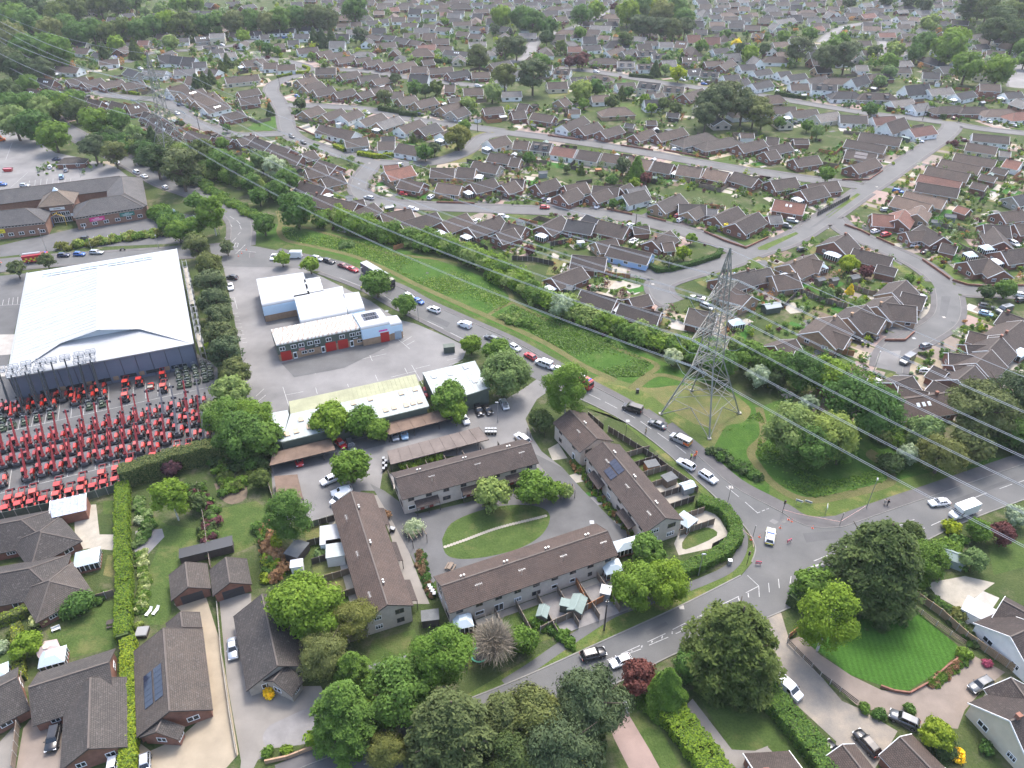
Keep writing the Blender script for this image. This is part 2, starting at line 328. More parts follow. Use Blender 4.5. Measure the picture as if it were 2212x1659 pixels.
 # pavements with kerbs on both sides of the estate roads, open where another road joins
def pavements(i,c,w,pv):
 mb=MB();n=len(c);zt=.12
 for side in (1,-1):
  def off(k,d):
   t=c[min(k+1,n-1)]-c[max(k-1,0)];t.normalize();return c[k]+Vector((-t.y,t.x))*side*d
  for k in range(n-1):
   a,b,d,e=off(k,w/2),off(k+1,w/2),off(k,w/2+pv),off(k+1,w/2+pv)
   if near_road((a+b)/2,i,.8) or near_road((d+e)/2,i,.8):continue
   ka,kb=off(k,w/2+.14),off(k+1,w/2+.14)
   for pts,m in (([(*a,0),(*b,0),(*b,zt),(*a,zt)],1),([(*a,zt),(*b,zt),(*kb,zt),(*ka,zt)],1),([(*ka,zt),(*kb,zt),(*e,zt),(*d,zt)],0),([(*d,zt),(*e,zt),(*e,0),(*d,0)],0)):
    mb.quad(pts if side>0 else pts[::-1],m)
 if mb.f:struct(ob('estate_pavement',mb.mesh('estate_pavement',[PAVE,KERB])))
for i,(c,w,pv) in enumerate(ROADS):pavements(i,c,w,pv)
# grassland between the side road and the shrub belt, with its trodden paths
sheet('field',[(585,480),(610,488),(700,500),(800,520),(900,548),(1000,580),(1060,605),(1110,650),(1220,690),(1330,730),(1420,775),(1470,800),(1560,830),(1640,880),(1720,850),(1900,900),(1950,960),(2000,1000),(2212,985),(2212,1000),(1940,1090),(1840,1125),(1816,1133),(1759,1134),(1719,1120),(1662,1084),(1583,1042),(1510,977),(1434,914),(1360,868),(1283,828),(1182,771),(1108,729),(1030,695),(925,648),(865,615),(775,583),(729,564),(650,547),(598,535),(553,526),(545,500)],.012,FIELD)
sheet('roadside_verge',[(545,505),(600,522),(660,535),(730,552),(780,573),(868,606),(930,638),(1033,685),(1112,718),(1190,758),(1290,815),(1300,822),(1283,830),(1182,773),(1108,731),(1030,697),(925,650),(865,617),(775,585),(729,566),(650,549),(598,537),(553,528)],.016,LAWN)
sheet('pylon_ground',[(1290,812),(1340,822),(1400,838),(1470,832),(1560,840),(1610,870),(1622,890),(1605,912),(1570,920),(1550,950),(1520,985),(1434,914),(1360,868),(1283,828)],.018,DRYG,3)
sheet('pylon_ground',[(1300,826),(1350,835),(1400,850),(1440,880),(1500,915),(1540,930),(1510,972),(1434,912),(1362,866)],.022,GRASS,3)
sheet('roadside_verge',[(1662,1040),(1690,1065),(1740,1085),(1830,1070),(1930,1040),(2030,1015),(2120,1008),(2212,985),(2212,997),(2020,1062),(1938,1090),(1843,1124),(1816,1132),(1760,1133),(1720,1120),(1662,1084)],.016,GRASS)
def trail(pts,w,z=.026,mat=DIRT,name='trodden_path'):
 c,L,R=ribbon(pts,w,0);mb=MB()
 for i in range(len(c)-1):mb.quad([(*R[i],z),(*R[i+1],z),(*L[i+1],z),(*L[i],z)])
 return struct(ob(name,mb.mesh(name,mat)))
trail([(600,455),(607,480),(603,500),(620,520),(680,533),(760,552),(830,580),(900,615),(1000,660),(1080,695),(1180,742),(1260,790),(1330,822)],2.0)
trail([(610,487),(660,492),(700,503),(760,520),(830,545),(900,555),(980,565),(1050,588),(1100,630),(1110,652),(1180,690),(1280,733),(1370,768),(1420,790),(1390,815),(1360,840)],1.6,.029)
trail([(1106,654),(1075,668),(1050,684)],1.3,.031)
trail([(1640,880),(1650,940),(1622,975),(1640,1010),(1670,1045),(1720,1075),(1770,1080),(1850,1064),(1905,1050),(1927,1035),(1910,1005),(1880,985),(1890,975)],2.0,.032)
trail([(1370,842),(1420,810),(1490,825),(1560,838)],1.6,.034)
# verges and footpaths round the terraces
sheet('terrace_verge',[(1276,874),(1356,917),(1431,972),(1506,1040),(1566,1096),(1540,1090),(1480,1030),(1400,960),(1330,900),(1262,880)],.018,GRASS)
sheet('terrace_verge',[(1629,1172),(1632,1190),(1624,1214),(1600,1243),(1468,1310),(1286,1393),(1131,1463),(980,1522),(1010,1500),(1130,1430),(1300,1345),(1440,1280),(1560,1240),(1600,1200)],.018,GRASS)
trail([(1090,1478),(1150,1440),(1200,1405),(1290,1345),(1340,1318),(1440,1285),(1520,1255),(1575,1228),(1600,1195),(1605,1160),(1590,1130)],1.9,.030,YARDD,'footpath')
sheet('court_lawn',[(955,1165),(975,1130),(1030,1105),(1090,1092),(1150,1092),(1183,1105),(1186,1130),(1165,1160),(1120,1185),(1050,1203),(990,1207),(962,1195)],.036,LAWN,4)
# ------------------------------------------------------------------ houses
RIDGE=surf('ridge_tile',(.11,.092,.08),.85,.15);FOOT=[]  # footprints: centre, axis, half length, half width
def win_mesh(name,n,glass=GLASS,frame=WHITE_PVC,bar=.09,horiz=0):
 """unit window in x -.5..+.5, z 0..1, facing -y"""
 mb=MB();b=bar
 mb.box(-.5,-.06,0,.5,0,b,0).box(-.5,-.06,1-b,.5,0,1,0)
 for i in range(n+1):
  x=-.5+b*.35+(1-b*.7)*i/n;mb.box(x-b*.35,-.06,b,x+b*.35,0,1-b,0)
 if horiz:mb.box(-.5,-.055,.66,.5,0,.72,0)
 mb.box(-.5+b*.3,-.02,b,.5-b*.3,-.004,1-b,1)
 return mb.mesh(name,[frame,glass])
WIN={'w2':win_mesh('window_two_light',2),'w3':win_mesh('window_three_light',3,horiz=1),'p':win_mesh('patio_door',2,bar=.07),'d':win_mesh('house_door',1,bar=.16),'w1':win_mesh('window_one_light',1)}
WINK={'w2':win_mesh('dark_window',2,frame=WOODD,bar=.12),'d':win_mesh('dark_door',1,frame=WOODD,bar=.16)}
def gable_walls(L,w,he,hr):
 a,b=L/2,w/2
 return MB().faces([(-a,-b,0),(a,-b,0),(a,b,0),(-a,b,0),(-a,-b,he),(a,-b,he),(a,b,he),(-a,b,he),(-a,0,hr-.1),(a,0,hr-.1)],
 [(0,1,5,4),(2,3,7,6),(1,2,6,9,5),(3,0,4,8,7)])
def box_walls(L,w,he):
 a,b=L/2,w/2
 return MB().faces([(-a,-b,0),(a,-b,0),(a,b,0),(-a,b,0),(-a,-b,he),(a,-b,he),(a,b,he),(-a,b,he)],[(0,1,5,4),(1,2,6,5),(2,3,7,6),(3,0,4,7)])
def gable_roof(L,w,he,hr,ov=.4,th=.18):
 a,b=L/2,w/2+ov;m=(hr-he)/(w/2);ze=he-ov*m;sl=math.hypot(b,hr-ze);mb=MB()
 for s in (1,-1):
  T=[(-a,0,hr+.05),(a,0,hr+.05),(a,s*b,ze+.05),(-a,s*b,ze+.05)];U=[(x,y,z-th) for x,y,z in T]
  mb.quad(T if s<0 else T[::-1],0,[(0,0),(2*a,0),(2*a,sl),(0,sl)] if s<0 else [(0,sl),(2*a,sl),(2*a,0),(0,0)])
  mb.quad(U[::-1] if s<0 else U,1)
  e=[T[2],T[3],U[3],U[2]];mb.quad(e if s>0 else e[::-1],1)
  for k,x in ((1,a),(0,-a)):
   p,q=T[k],T[2 if k else 3];dx=.07 if k else-.07  # barge board, proud of the verge
   mb.beam((x+dx,p[1],p[2]-.1),(x+dx,q[1],q[2]-.1),.1,1,.24)
 mb.box(-a,-.13,hr+.02,a,.13,hr+.12,2)
 return mb
def hip_roof(L,w,he,hr,ov=.4,inset=None):
 """L is the eaves length"""
 a,b=L/2+ov,w/2+ov;m=(hr-he)/(w/2);ze=he-ov*m;r=max(a-(inset if inset is not None else b),0.05);sl=math.hypot(b,hr-ze)
 e=[(-a,-b,ze),(a,-b,ze),(a,b,ze),(-a,b,ze)];p,q=(-r,0,hr),(r,0,hr);mb=MB()
 mb.quad([e[0],e[1],q,p],0,[(0,sl),(2*a,sl),(a+r,0),(a-r,0)]).quad([e[2],e[3],p,q],0,[(0,sl),(2*a,sl),(a+r,0),(a-r,0)])
 mb.quad([e[1],e[2],q],0,[(0,sl),(2*b,sl),(b,0)]).quad([e[3],e[0],p],0,[(0,sl),(2*b,sl),(b,0)])
 for i in range(4):
  x,y=e[i],e[(i+1)%4];mb.quad([x,(x[0],x[1],x[2]-.2),(y[0],y[1],y[2]-.2),y],1)
 mb.quad([(x,y,z-.2) for x,y,z in e][::-1],1)
 for s_,t_ in ((p,q),(e[0],p),(e[3],p),(e[1],q),(e[2],q)):mb.beam((s_[0],s_[1],s_[2]+.03),(t_[0],t_[1],t_[2]+.03),.22,2,.1)
 return mb
def put_win(parent,kind,x,y,z,ww,hh,face,dark=False,sub=False):
 """face: 0 = -y, 1 = +x, 2 = +y, 3 = -x of the parent"""
 src=(WINK if dark else WIN);me=src.get(kind) or WIN[kind]
 o=ob('door' if kind in 'dpg' else 'window',me,parent,(x,y,z),face*math.pi/2,(ww,1,hh));return o
def seen(root_loc,rz,face):
 a=rz+(-math.pi/2,0,math.pi/2,math.pi)[face];n=Vector((math.cos(a),math.sin(a)));return n.dot(-Vector((root_loc[0],root_loc[1])))>0
WIN['g']=MB().box(-.5,-.03,0,.5,-.004,1,0).box(-.5,-.05,.3,.5,-.03,.33,0).box(-.5,-.05,.63,.5,-.03,.66,0).mesh('garage_door',plain('garage_door',(.04,.04,.045),.5))
WNAME={'s':'pale stone','r':'red-brick','b':'buff-brick','w':'white','c':'cream','g':'grey-walled','u':'blue-walled','k':'dark timber'}
RNAME={'B':'brown','N':'grey-brown','K':'slate-dark','R':'red','T':'tan','G':'pale grey','L':'mottled brown','P':'dark brown'}
def block(parent,root,p1,p2,code,w,he,pitch,hip,detail,rel,wname='wall',dark=False,conserv=False,garage=False):
 """walls, roof and openings of one wing. p1, p2: ridge ends in the place (2-D)"""
 d=p2-p1;Lr=d.length;rz=math.atan2(d.y,d.x);c=(p1+p2)/2;hr=he+w/2*math.tan(pitch)
 loc=Vector((c.x,c.y,0))-rel
 L=Lr+(w*.8 if hip else 0)
 W=ob(wname,(box_walls(L,w,he) if hip else gable_walls(L-.5,w,he,hr)).mesh(wname,WALL[code[0]]),parent,loc,rz)
 R=ob('roof',(hip_roof(L,w,he,hr) if hip else gable_roof(L,w,he,hr)).mesh('roof',[ROOF[code[1]],WHITE if not dark and code[1] != 'L' else WOODD,RIDGE]),parent,loc,rz)
 FOOT.append((c,Vector((math.cos(rz),math.sin(rz))),L/2,w/2))
 if detail:
  a,b=L/2-(.25 if not hip else 0),w/2;st=he>4;zs=(.9,3.3) if st else (.85,)
  for f in (1,3):
   if not seen(c,rz,f):continue
   x=a if f==1 else-a
   for z in zs:
    if garage:put_win(W,'g',x,0,.03,w*.62,2.1,f)
    elif conserv and z<1:put_win(W,'p',x,(-b*.45),.1,2.0,2.0,f)
    elif w>6.2:
     for y in (-w*.24,w*.24):put_win(W,random.choice(('w2','w3')),x,y,z,random.uniform(1.3,1.9),1.15,f,dark)
    elif w>4.5:put_win(W,'w2',x,0,z,1.5,1.1,f,dark)
    else:put_win(W,'d',x,0,.05,2.2,2.0,f)
  for f in (0,2):
   if not seen(c,rz,f) or garage:continue
   y=-b if f==0 else b;n=max(1,int((L-1.5)/3.6));k0=random.randrange(n)
   for i in range(n):
    x=(-L/2+L*(i+.5)/n)
    if i==k0 and n>1:put_win(W,random.choice('dp'),x,y,.05,1.0 if random.random()<.5 else 1.8,2.0,f)
    else:put_win(W,random.choice(('w2','w3','w1')),x,y,.95,random.uniform(.9,1.8),1.05,f,dark)
    if st:put_win(W,'w2',x,y,3.3,1.3,1.1,f,dark)
 return W,R,L,hr,rz,c
def mono(parent,x0,y0,x1,y1,z0,z1,wall,top,name='conservatory'):
 """glazed lean-to: dwarf wall, frame bars, panes, pale roof"""
 mb=MB();zc=(z0+z1)/2;mb.box(x0,y0,0,x1,y1,.5,2)
 mb.box(x0+.06,y0+.06,.5,x1-.06,y1-.06,z0-.1,1)
 nx=max(2,int(abs(x1-x0)/.8));ny=max(2,int(abs(y1-y0)/.8))
 for i in range(nx+1):
  x=x0+(x1-x0)*i/nx
  for y in (y0,y1):mb.box(x-.06,y-.06,.5,x+.06,y+.06,z0,0)
 for i in range(ny+1):
  y=y0+(y1-y0)*i/ny
  for x in (x0,x1):mb.box(x-.06,y-.06,.5,x+.06,y+.06,z0,0)
 mb.frustum((x0-.15,y0-.15,x1+.15,y1+.15),(x0+(x1-x0)*.3,y0+(y1-y0)*.3,x1-(x1-x0)*.3,y1-(y1-y0)*.3),z0,z1,3)
 return ob(name,mb.mesh(name,[WHITE_PVC,GLASS,wall,top]),parent)
HOUSES=[]
FAR_ROW=78;FARB=MB();FARM=list(WALL.values())+list(ROOF.values())+[WHITE,RIDGE]
def far_block(p1,p2,code,w,he,pitch,hip):
 """one of the small houses beyond the countable ones"""
 d=p2-p1;rz=math.atan2(d.y,d.x);c=(p1+p2)/2;hr=he+w/2*math.tan(pitch);L=d.length+(w*.8 if hip else 0);wi=list(WALL).index(code[0]);ri=len(WALL)+list(ROOF).index(code[1])
 M=Matrix.Translation((c.x,c.y,0)) @ Matrix.Rotation(rz,4,'Z')
 for mb,mp in ((box_walls(L,w,he) if hip else gable_walls(L-.5,w,he,hr),[wi]),(hip_roof(L,w,he,hr) if hip else gable_roof(L,w,he,hr),[ri,len(FARM)-2,len(FARM)-1])):
  mb.xf(M);n=len(FARB.v);FARB.v+=mb.v;FARB.f+=[tuple(n+i for i in f) for f in mb.f];FARB.m+=[mp[k] for k in mb.m];FARB.uv+=mb.uv
 for f in range(4):
  if seen(c,rz,f):
   a=rz+(-math.pi/2,0,math.pi/2,math.pi)[f];n_=Vector((math.cos(a),math.sin(a)));t_=Vector((-n_.y,n_.x));q=c+n_*((w/2 if f in (0,2) else L/2-.25)+.03)
   for k in (-1,1):
    o=q+t_*k*(L if f in (0,2) else w)*.24;FARB.faces([(*(o-t_*.8),.9),(*(o+t_*.8),.9),(*(o+t_*.8),2.0),(*(o-t_*.8),2.0)],[(0,1,2,3)],len(FARM))
 FOOT.append((c,Vector((math.cos(rz),math.sin(rz))),L/2,w/2))
def house(pa,pb,code,phrase,w=None,he=2.45,pitch=31,hip=False,flags='',wings=(),detail=None,noun='bungalow',label=None,dark=False,group=None):
 """pa, pb: ridge ends in photo units; wings: more ridges of the same house"""
 w=w or random.choice((8.0,8.6,9.2));t=math.radians(pitch);hr=he+w/2*math.tan(t)
 p1,p2=G(*pa,hr).to_2d(),G(*pb,hr).to_2d()
 if (p2-p1).length<3.5:
  m=(p1+p2)/2;d=(p2-p1).normalized();p1,p2=m-d*3.5,m+d*3.5
 if (p2-p1).length>40:print('LONG',pa,pb,(p2-p1).length)
 row=(pa[1]+pb[1])/2
 if row<FAR_ROW and not label:return far_block(p1,p2,code,w,he,t,hip)
 if detail is None:detail=row>45
 c=(p1+p2)/2;rel=Vector((c.x,c.y,0))
 feat={'s':' and solar panels','v':' and skylights','d':' and dormers','c':' and white conservatory'}
 ft=next((feat[k] for k in 'sdcv' if k in flags),'')
 root=thing('house' if noun != 'garage' else 'garage',label or f"{WNAME[code[0]]} {noun} with {RNAME[code[1]]} roof{ft} {phrase}",'garage' if noun=='garage' else 'house',rel,0,group or 'houses '+phrase)
 W,R,L,hr,rz,c=block(root,root,p1,p2,code,w,he,t,hip,detail,rel,dark=dark,garage=noun=='garage')
 for wa,wb,ww in wings:
  h2=he+ww/2*math.tan(t);q1,q2=G(*wa,h2).to_2d(),G(*wb,h2).to_2d()
  block(root,root,q1,q2,code,ww,he,t,hip,detail,rel,dark=dark)
 s=1 if seen(c,rz,2) else-1;m=math.tan(t)  # slope that faces the camera
 zof=lambda y:hr-abs(y)*m
 def on_roof(x,y,lx,ly,th):  # a slab lying on the slope
  n=Vector((0,s*math.sin(t),math.cos(t)));mb=MB().box(-lx/2,-ly/2,.02,lx/2,ly/2,th);return mb,Matrix.Translation((x,s*y,zof(y)+.06)) @ Matrix.Rotation(-s*t,4,'X')
 if 's' in flags:
  for i in range(5):
   for j in range(2):
    mb,M=on_roof((i-2)*1.06,w*.13+j*1.7,1.0,1.62,.09);ob('solar_panel',mb.xf(M).mesh('solar_panel',PV),R)
 if 'v' in flags:
  for i in range(random.choice((2,3))):
   mb,M=on_roof((i-1)*1.5+.6,w*.2,.8,1.1,.1);o=ob('skylight',mb.xf(M).mesh('skylight',WHITE_PVC),R)
   mb,M=on_roof((i-1)*1.5+.6,w*.2,.6,.9,.13);ob('pane',mb.xf(M).mesh('pane',GLASSB),o)
 if 'd' in flags:
  for i in (-1,1):
   x=i*L*.22;y0,y1=w*.12,w*.36;mb=MB();zb=zof(y1)
   ya,yb=sorted((s*y0,s*y1));mb.box(x-1.1,ya,zb-.1,x+1.1,yb,zb+1.3,0).box(x-1.25,ya-.1,zb+1.3,x+1.25,yb+.1,zb+1.42,1)
   o=ob('dormer',mb.mesh('dormer',[ROOF[code[1]],WOODD]),R);put_win(o,'w2',x,s*y1,zb+.1,1.7,1.0,0 if s<0 else 2)
 if random.random()<.3 and he<4 and 'n' not in flags and detail:
  x=random.choice((-1,1))*L*.3;ob('chimney',MB().box(x-.35,-.3,hr-.6,x+.35,.3,hr+.8).box(x-.42,-.37,hr+.8,x+.42,.37,hr+.9).mesh('chimney',WALL['r' if code[0] in 'wcg' else code[0]]),R)
 if 'c' in flags:
  if seen(c,rz,1) or seen(c,rz,3):
   k=1 if seen(c,rz,1) else-1;xs=sorted((k*L/2,k*(L/2+3.0)));o=mono(W,xs[0],-w*.35,xs[1],w*.1,2.1,2.8,WALL[code[0]],POLYC)
  else:o=mono(W,-2,min(s*w/2,s*(w/2+3)),2,max(s*w/2,s*(w/2+3)),2.1,2.8,WALL[code[0]],POLYC)
 HOUSES.append((root,c,rz,L,w,row));return root
def row(tile,phrase,spec,**kw):
 """spec lines: x1 y1 x2 y2 code[width][flags]; a line starting with + is a wing of the house above"""
 f=Z(*tile);items=[]
 for ln in spec.strip().split('\n'):
  for it in ln.split(';'):
   a=it.split()
   if not a:continue
   if a[0]=='+':items[-1][3].append((f(float(a[1]),float(a[2])),f(float(a[3]),float(a[4])),float(a[5]) if len(a)>5 else 7.0));continue
   items.append([f(float(a[0]),float(a[1])),f(float(a[2]),float(a[3])),a[4],[]])
 for pa,pb,cd,wg in items:
  code=cd[:2];rest=cd[2:];num=''.join(ch for ch in rest if ch.isdigit() or ch=='.');fl=''.join(ch for ch in rest if ch.isalpha())
  k=dict(kw)
  if 't' in fl:k['he']=4.6;k['noun']='house'
  if 'g' in fl:k['noun']='garage'
  if 'e' in fl:k['pitch']=44;k['noun']='chalet house'
  house(pa,pb,code,phrase,w=float(num) if num else k.pop('w',None),hip='h' in fl,flags=fl,wings=wg,**k)
row((1,0),'just below the tall tree belt','''-20 275 45 270 wK; 75 255 200 250 wK; 215 245 335 245 wK; 365 225 490 222 wK; 500 212 600 208 wKd''')
row((1,0),'in the curving white row near the top','''690 205 800 200 cB; 815 190 910 188 cB; 945 185 1060 175 wK; 1060 165 1140 160 wK; 1170 150 1290 148 wB; 1310 150 1420 150 wK; 1440 120 1560 120 wK; 1590 105 1700 105 cR; 1700 90 1800 90 wK; 1880 80 2010 75 rB
1260 195 1400 200 wB; 1450 210 1560 215 wN; 1560 230 1690 240 wN; 1700 190 1860 185 cB; 1850 225 2010 230 wK; 2060 220 2190 235 gK''')
row((1,0),'beyond the tree belt at the top','''920 5 1030 10 bN; 1040 50 1120 45 bN; 1150 65 1230 60 bR; 1050 25 1190 25 bN; 1210 50 1320 50 bN; 300 20 400 15 rK; 560 5 660 0 rK; 1650 10 1760 15 rB; 1860 25 1960 20 wK; 1960 40 2080 40 wK; 2100 30 2200 20 rB; 420 -20 520 -20 rK; 700 -10 800 -12 rK''')
row((1,0),'behind the clipped hedges in mid estate','''940 290 1090 310 rN; 1080 300 1210 310 wKv; 1210 320 1330 340 rK; 1310 335 1440 362 rB; 1740 270 1850 280 rB; 1850 290 1960 300 cB; 1030 375 1200 360 rB; 1390 395 1550 380 wR; 1560 395 1700 400 wB; 1630 430 1840 450 cKv; 270 350 370 345 wK; 150 380 250 375 rN; 30 300 110 295 wK''')
row((1,0),'in the brown-roofed row above the short road','''350 420 530 405 wB; 520 450 650 430 rB; 590 470 800 440 rB; 690 500 850 480 rB; 850 505 990 490 rB; 940 530 1080 510 rB; 1050 550 1190 525 rB; 1190 560 1360 525 rB; 1340 575 1480 575 rB; 1430 520 1530 510 rB; 0 525 60 505 cB; 60 545 190 540 wB; 180 562 340 555 wB''')
row((1,0),'on the lower side of the short road','''510 590 690 585 bB; 715 640 880 610 rB; 880 660 1060 640 rN; 1000 690 1150 660 rB; 1490 590 1700 580 rB; 1650 630 1830 600 rK; 1860 625 2020 620 rB; 2020 550 2190 520 bK
410 640 490 630 rB5g; 350 690 500 655 bB; 400 740 560 700 bB; 490 775 660 745 bB; 670 800 840 765 rB; 870 805 980 775 rB; 990 765 1150 740 rB; 1160 795 1270 790 wN; 1220 850 1370 820 bN; 1370 880 1540 840 bB; 1590 925 1760 875 bB; 1680 960 1800 920 gB; 1960 935 2130 920 rB; 1660 850 1760 840 rN5g; 1790 765 1960 760 rB; 1630 735 1720 735 rB''')
row((1,0),'below the middle estate street','''400 960 540 910 bB; 570 990 740 935 bB; 730 1000 880 940 wB; 890 1040 1090 975 wN; 1040 1060 1230 1000 bGc; 1230 1100 1420 1030 wB; 1400 1110 1560 1060 rK; 1590 1150 1730 1100 wBc; 550 1078 860 1138 wB9; 760 1205 960 1185 gN; 1050 1225 1200 1222 wN; 1230 1238 1430 1272 wB; 1080 1182 1200 1178 gK5g''')
row((1,0),'beside the small tree-dotted green','''2000 1215 2160 1170 wBc; 2020 1320 2230 1350 rB; 1880 1392 2110 1430 gB; 1740 1445 1900 1455 bBc; 1510 1450 1720 1455 bB; 1110 1480 1340 1430 bR; 1100 1432 1230 1420 rR; 1250 1545 1450 1580 rB; 1570 1580 1780 1605 bT; 1850 1590 2060 1540 rBc; 2120 1600 2240 1560 rB''')
row((1,0),'between the winding road and shrub belt','''-10 1185 130 1240 rB; 130 1240 300 1290 rB; 140 1300 400 1350 rB; 390 1330 500 1300 rB; 540 1380 700 1430 rB; 420 1460 600 1430 bB; 560 1540 740 1500 bB; 380 1565 600 1620 rBc''')
row((0,0),'by the far left turning circle','''640 410 780 420 wB; 810 450 970 480 wK; 850 520 1020 508 wB; 480 570 690 582 wB; 1100 590 1200 620 gK; 1240 600 1440 612 wG9; 980 370 1130 370 gK; 1190 350 1290 350 gR; 1350 350 1420 345 gK; 1530 330 1630 325 wK; 1680 320 1800 310 gKv; 1810 290 1940 285 cGt; 1985 280 2090 280 wB; 2150 270 2230 265 wB; 1750 400 1880 390 wKd; 1820 430 1930 420 wK
1360 480 1480 470 wKe; 1410 475 1580 492 wKe; 1580 490 1690 500 wKe; 1660 540 1780 532 wK; 1500 600 1690 592 wG; 1780 590 1890 602 wN; 1890 460 2030 445 wG; 2090 530 2230 510 bBc''')
row((0,0),'in the brick close at far left','''570 690 740 660 rB; 700 712 870 672 rB; 860 722 1050 682 rB; 1050 722 1230 692 bB; 1440 760 1600 722 wBe; 1530 810 1750 762 bBv; 1620 842 1850 792 bB; 1680 872 1880 822 bB; 1750 932 1950 882 wBv; 1910 992 2090 952 rB; 1940 672 2230 642 cB; 2050 792 2230 762 rB; 2060 852 2230 832 rB''',group='houses in the far left close')
row((0,0),'in the chalet row beside the woods','''150 700 290 720 rBe; 330 670 470 690 rBev; 190 752 370 790 rBev; 450 742 620 798 rBev; 600 802 760 850 rBev; 720 842 880 875 rBe; 960 872 1080 902 rBe; 1090 912 1250 884 rBev; 1240 962 1400 1010 rBe; 1300 1012 1440 1060 rBev; 1370 1062 1500 1110 rBev; 1620 1132 1830 1180 rB; 1890 1162 2010 1200 rB; 2040 1202 2200 1162 rB''',w=7.5)
row((0,0),'above the belt of trees, upper left','''930 150 1010 150 rK; 1020 60 1130 60 bK; 1050 120 1150 110 rK; 1290 120 1470 110 rK; 610 212 690 182 gN; 690 162 770 140 gN; 750 90 850 75 gN; 1630 95 1720 90 rK; 1720 97 1830 97 rK; 1780 20 1850 30 rK; 1950 20 2070 10 rK; 2080 52 2190 32 rK; 90 330 180 350 gN''')
row((2,0),'around the far pine copse','''100 80 200 70 rK; 260 90 400 90 rK; 370 150 470 140 rB; 60 285 210 285 gG; 680 215 860 225 wG9; 640 252 770 262 gBd; 750 302 850 310 cT; 870 320 950 322 cN; 1050 312 1160 320 cG; 1140 356 1260 352 wN; 1270 362 1390 362 wG; 1420 350 1520 360 cTev; 1510 302 1630 300 cRe; 1660 322 1800 322 cRe; 1570 252 1690 256 gK; 480 402 600 402 bR; 450 500 590 482 wK; 600 395 760 385 wK''')
row((2,0),'in the far upper right streets','''1590 80 1700 75 wK; 1720 70 1830 70 wK; 1850 80 1950 75 rB; 1690 130 1800 125 wK; 1830 142 1960 150 wN; 1980 152 2060 150 wK; 1710 187 1840 190 cT; 1870 202 2000 205 gK; 2010 217 2150 222 rB; 2080 282 2180 290 rN; 1600 15 1700 12 wK; 2040 20 2140 18 wK; 1760 -5 1860 -8 cN; 100 20 220 15 rK; 300 0 420 -5 rK; 560 60 680 55 gK; 800 190 900 185 gK; 460 100 560 95 gK; 560 -10 660 -12 wK; 720 20 820 15 wB''')
row((2,0),'along the upper hedge-lined road','''810 442 950 402 wB; 950 442 1080 422 gK; 1070 442 1240 432 rKd; 1210 465 1370 462 wKd; 720 502 890 502 rBh; 910 530 1060 532 gGd; 1080 555 1210 552 wNd; 1470 492 1600 492 rBv; 1500 602 1630 590 wKv; 1630 612 1790 622 gKd; 1660 532 1830 522 rB; 1730 422 1870 412 wK; 1790 562 1900 512 rB; 1960 562 2100 552 wK; 2080 612 2230 592 wK; 1820 652 1960 642 wK; 1890 702 2030 672 wK; 2070 722 2230 692 wK''')
row((2,0),'below the upper hedge-lined road','''290 560 350 562 wBt; 370 592 510 602 wBd; 500 672 640 662 cK; 700 642 830 652 cBhd; 900 722 1060 712 wN; 1100 702 1290 722 cKdt; 1310 742 1490 752 cNd; 1480 812 1650 762 rB; 1150 792 1250 792 cN5; 1220 812 1310 802 wN5''')
row((2,0),'above the long middle street','''400 862 470 842 bB; 60 892 150 902 rB; -10 962 110 952 rB; 180 972 370 1002 rB; 490 947 590 947 wB5g; 430 1082 620 1002 wB; 570 1102 740 1052 rB
+ 570 1120 640 1080 5; 760 1132 930 1082 rB; 980 1062 1060 1072 gK4g; 1160 1042 1250 1042 rB5g; 1340 972 1450 982 kK5; 1050 1162 1210 1112 rB; 1240 1162 1480 1102 rB; 1480 1192 1690 1142 gN9h; 1680 1222 1900 1182 rN9h; 1950 1252 2170 1202 rB; 1970 1152 2090 1152 wB5g; 2180 1312 2280 1292 rB''')
row((2,0),'below the long middle street','''20 1212 150 1222 bB; 180 1222 350 1242 gKd; 360 1262 560 1292 wR; 580 1292 770 1322 cB; 790 1322 990 1352 cB; 1010 1352 1220 1392 cT; 1230 1392 1400 1422 rBc; 1440 1422 1650 1452 bT; 1680 1452 1880 1492 rT; 1920 1482 2130 1542 rB''')
row((2,0),'backing onto the conifer garden','''-10 1362 80 1372 bB; -10 1542 110 1552 rB; 200 1592 380 1542 rB; 450 1602 640 1572 rB; 700 1602 930 1622 rB; 930 1622 1020 1582 rB; 990 1632 1150 1602 gG''')
row((3,0),'in the farthest right-hand streets','''80 92 240 92 wG; 360 202 530 202 wN; 390 232 470 222 cR; 530 152 670 142 gK; 660 112 780 112 gB; 60 172 220 152 wG; 800 122 920 112 bR; 950 142 1040 132 wN; 1110 142 1190 137 wN; 1230 142 1330 152 cT; 820 192 980 197 gK; 820 224 980 229 cT; 710 252 800 262 wN; 950 282 1100 282 cR; 1110 212 1230 212 wN; 1150 292 1280 292 gN; 1270 92 1390 87 wG; 850 62 1010 72 rB; 520 52 620 57 rB; 1590 172 1740 182 rN; 1600 232 1700 242 rB; 1820 332 1930 342 cN; 1940 332 2060 332 cB; 1890 432 2050 442 rB; 2080 342 2150 352 cN; 1760 422 1850 427 wN; 780 352 890 352 rB; 1160 372 1240 362 wN; 190 312 270 312 wN; 60 20 180 15 wN; 380 10 500 15 rK; 1100 20 1220 15 gG; 900 10 1000 5 wK''')
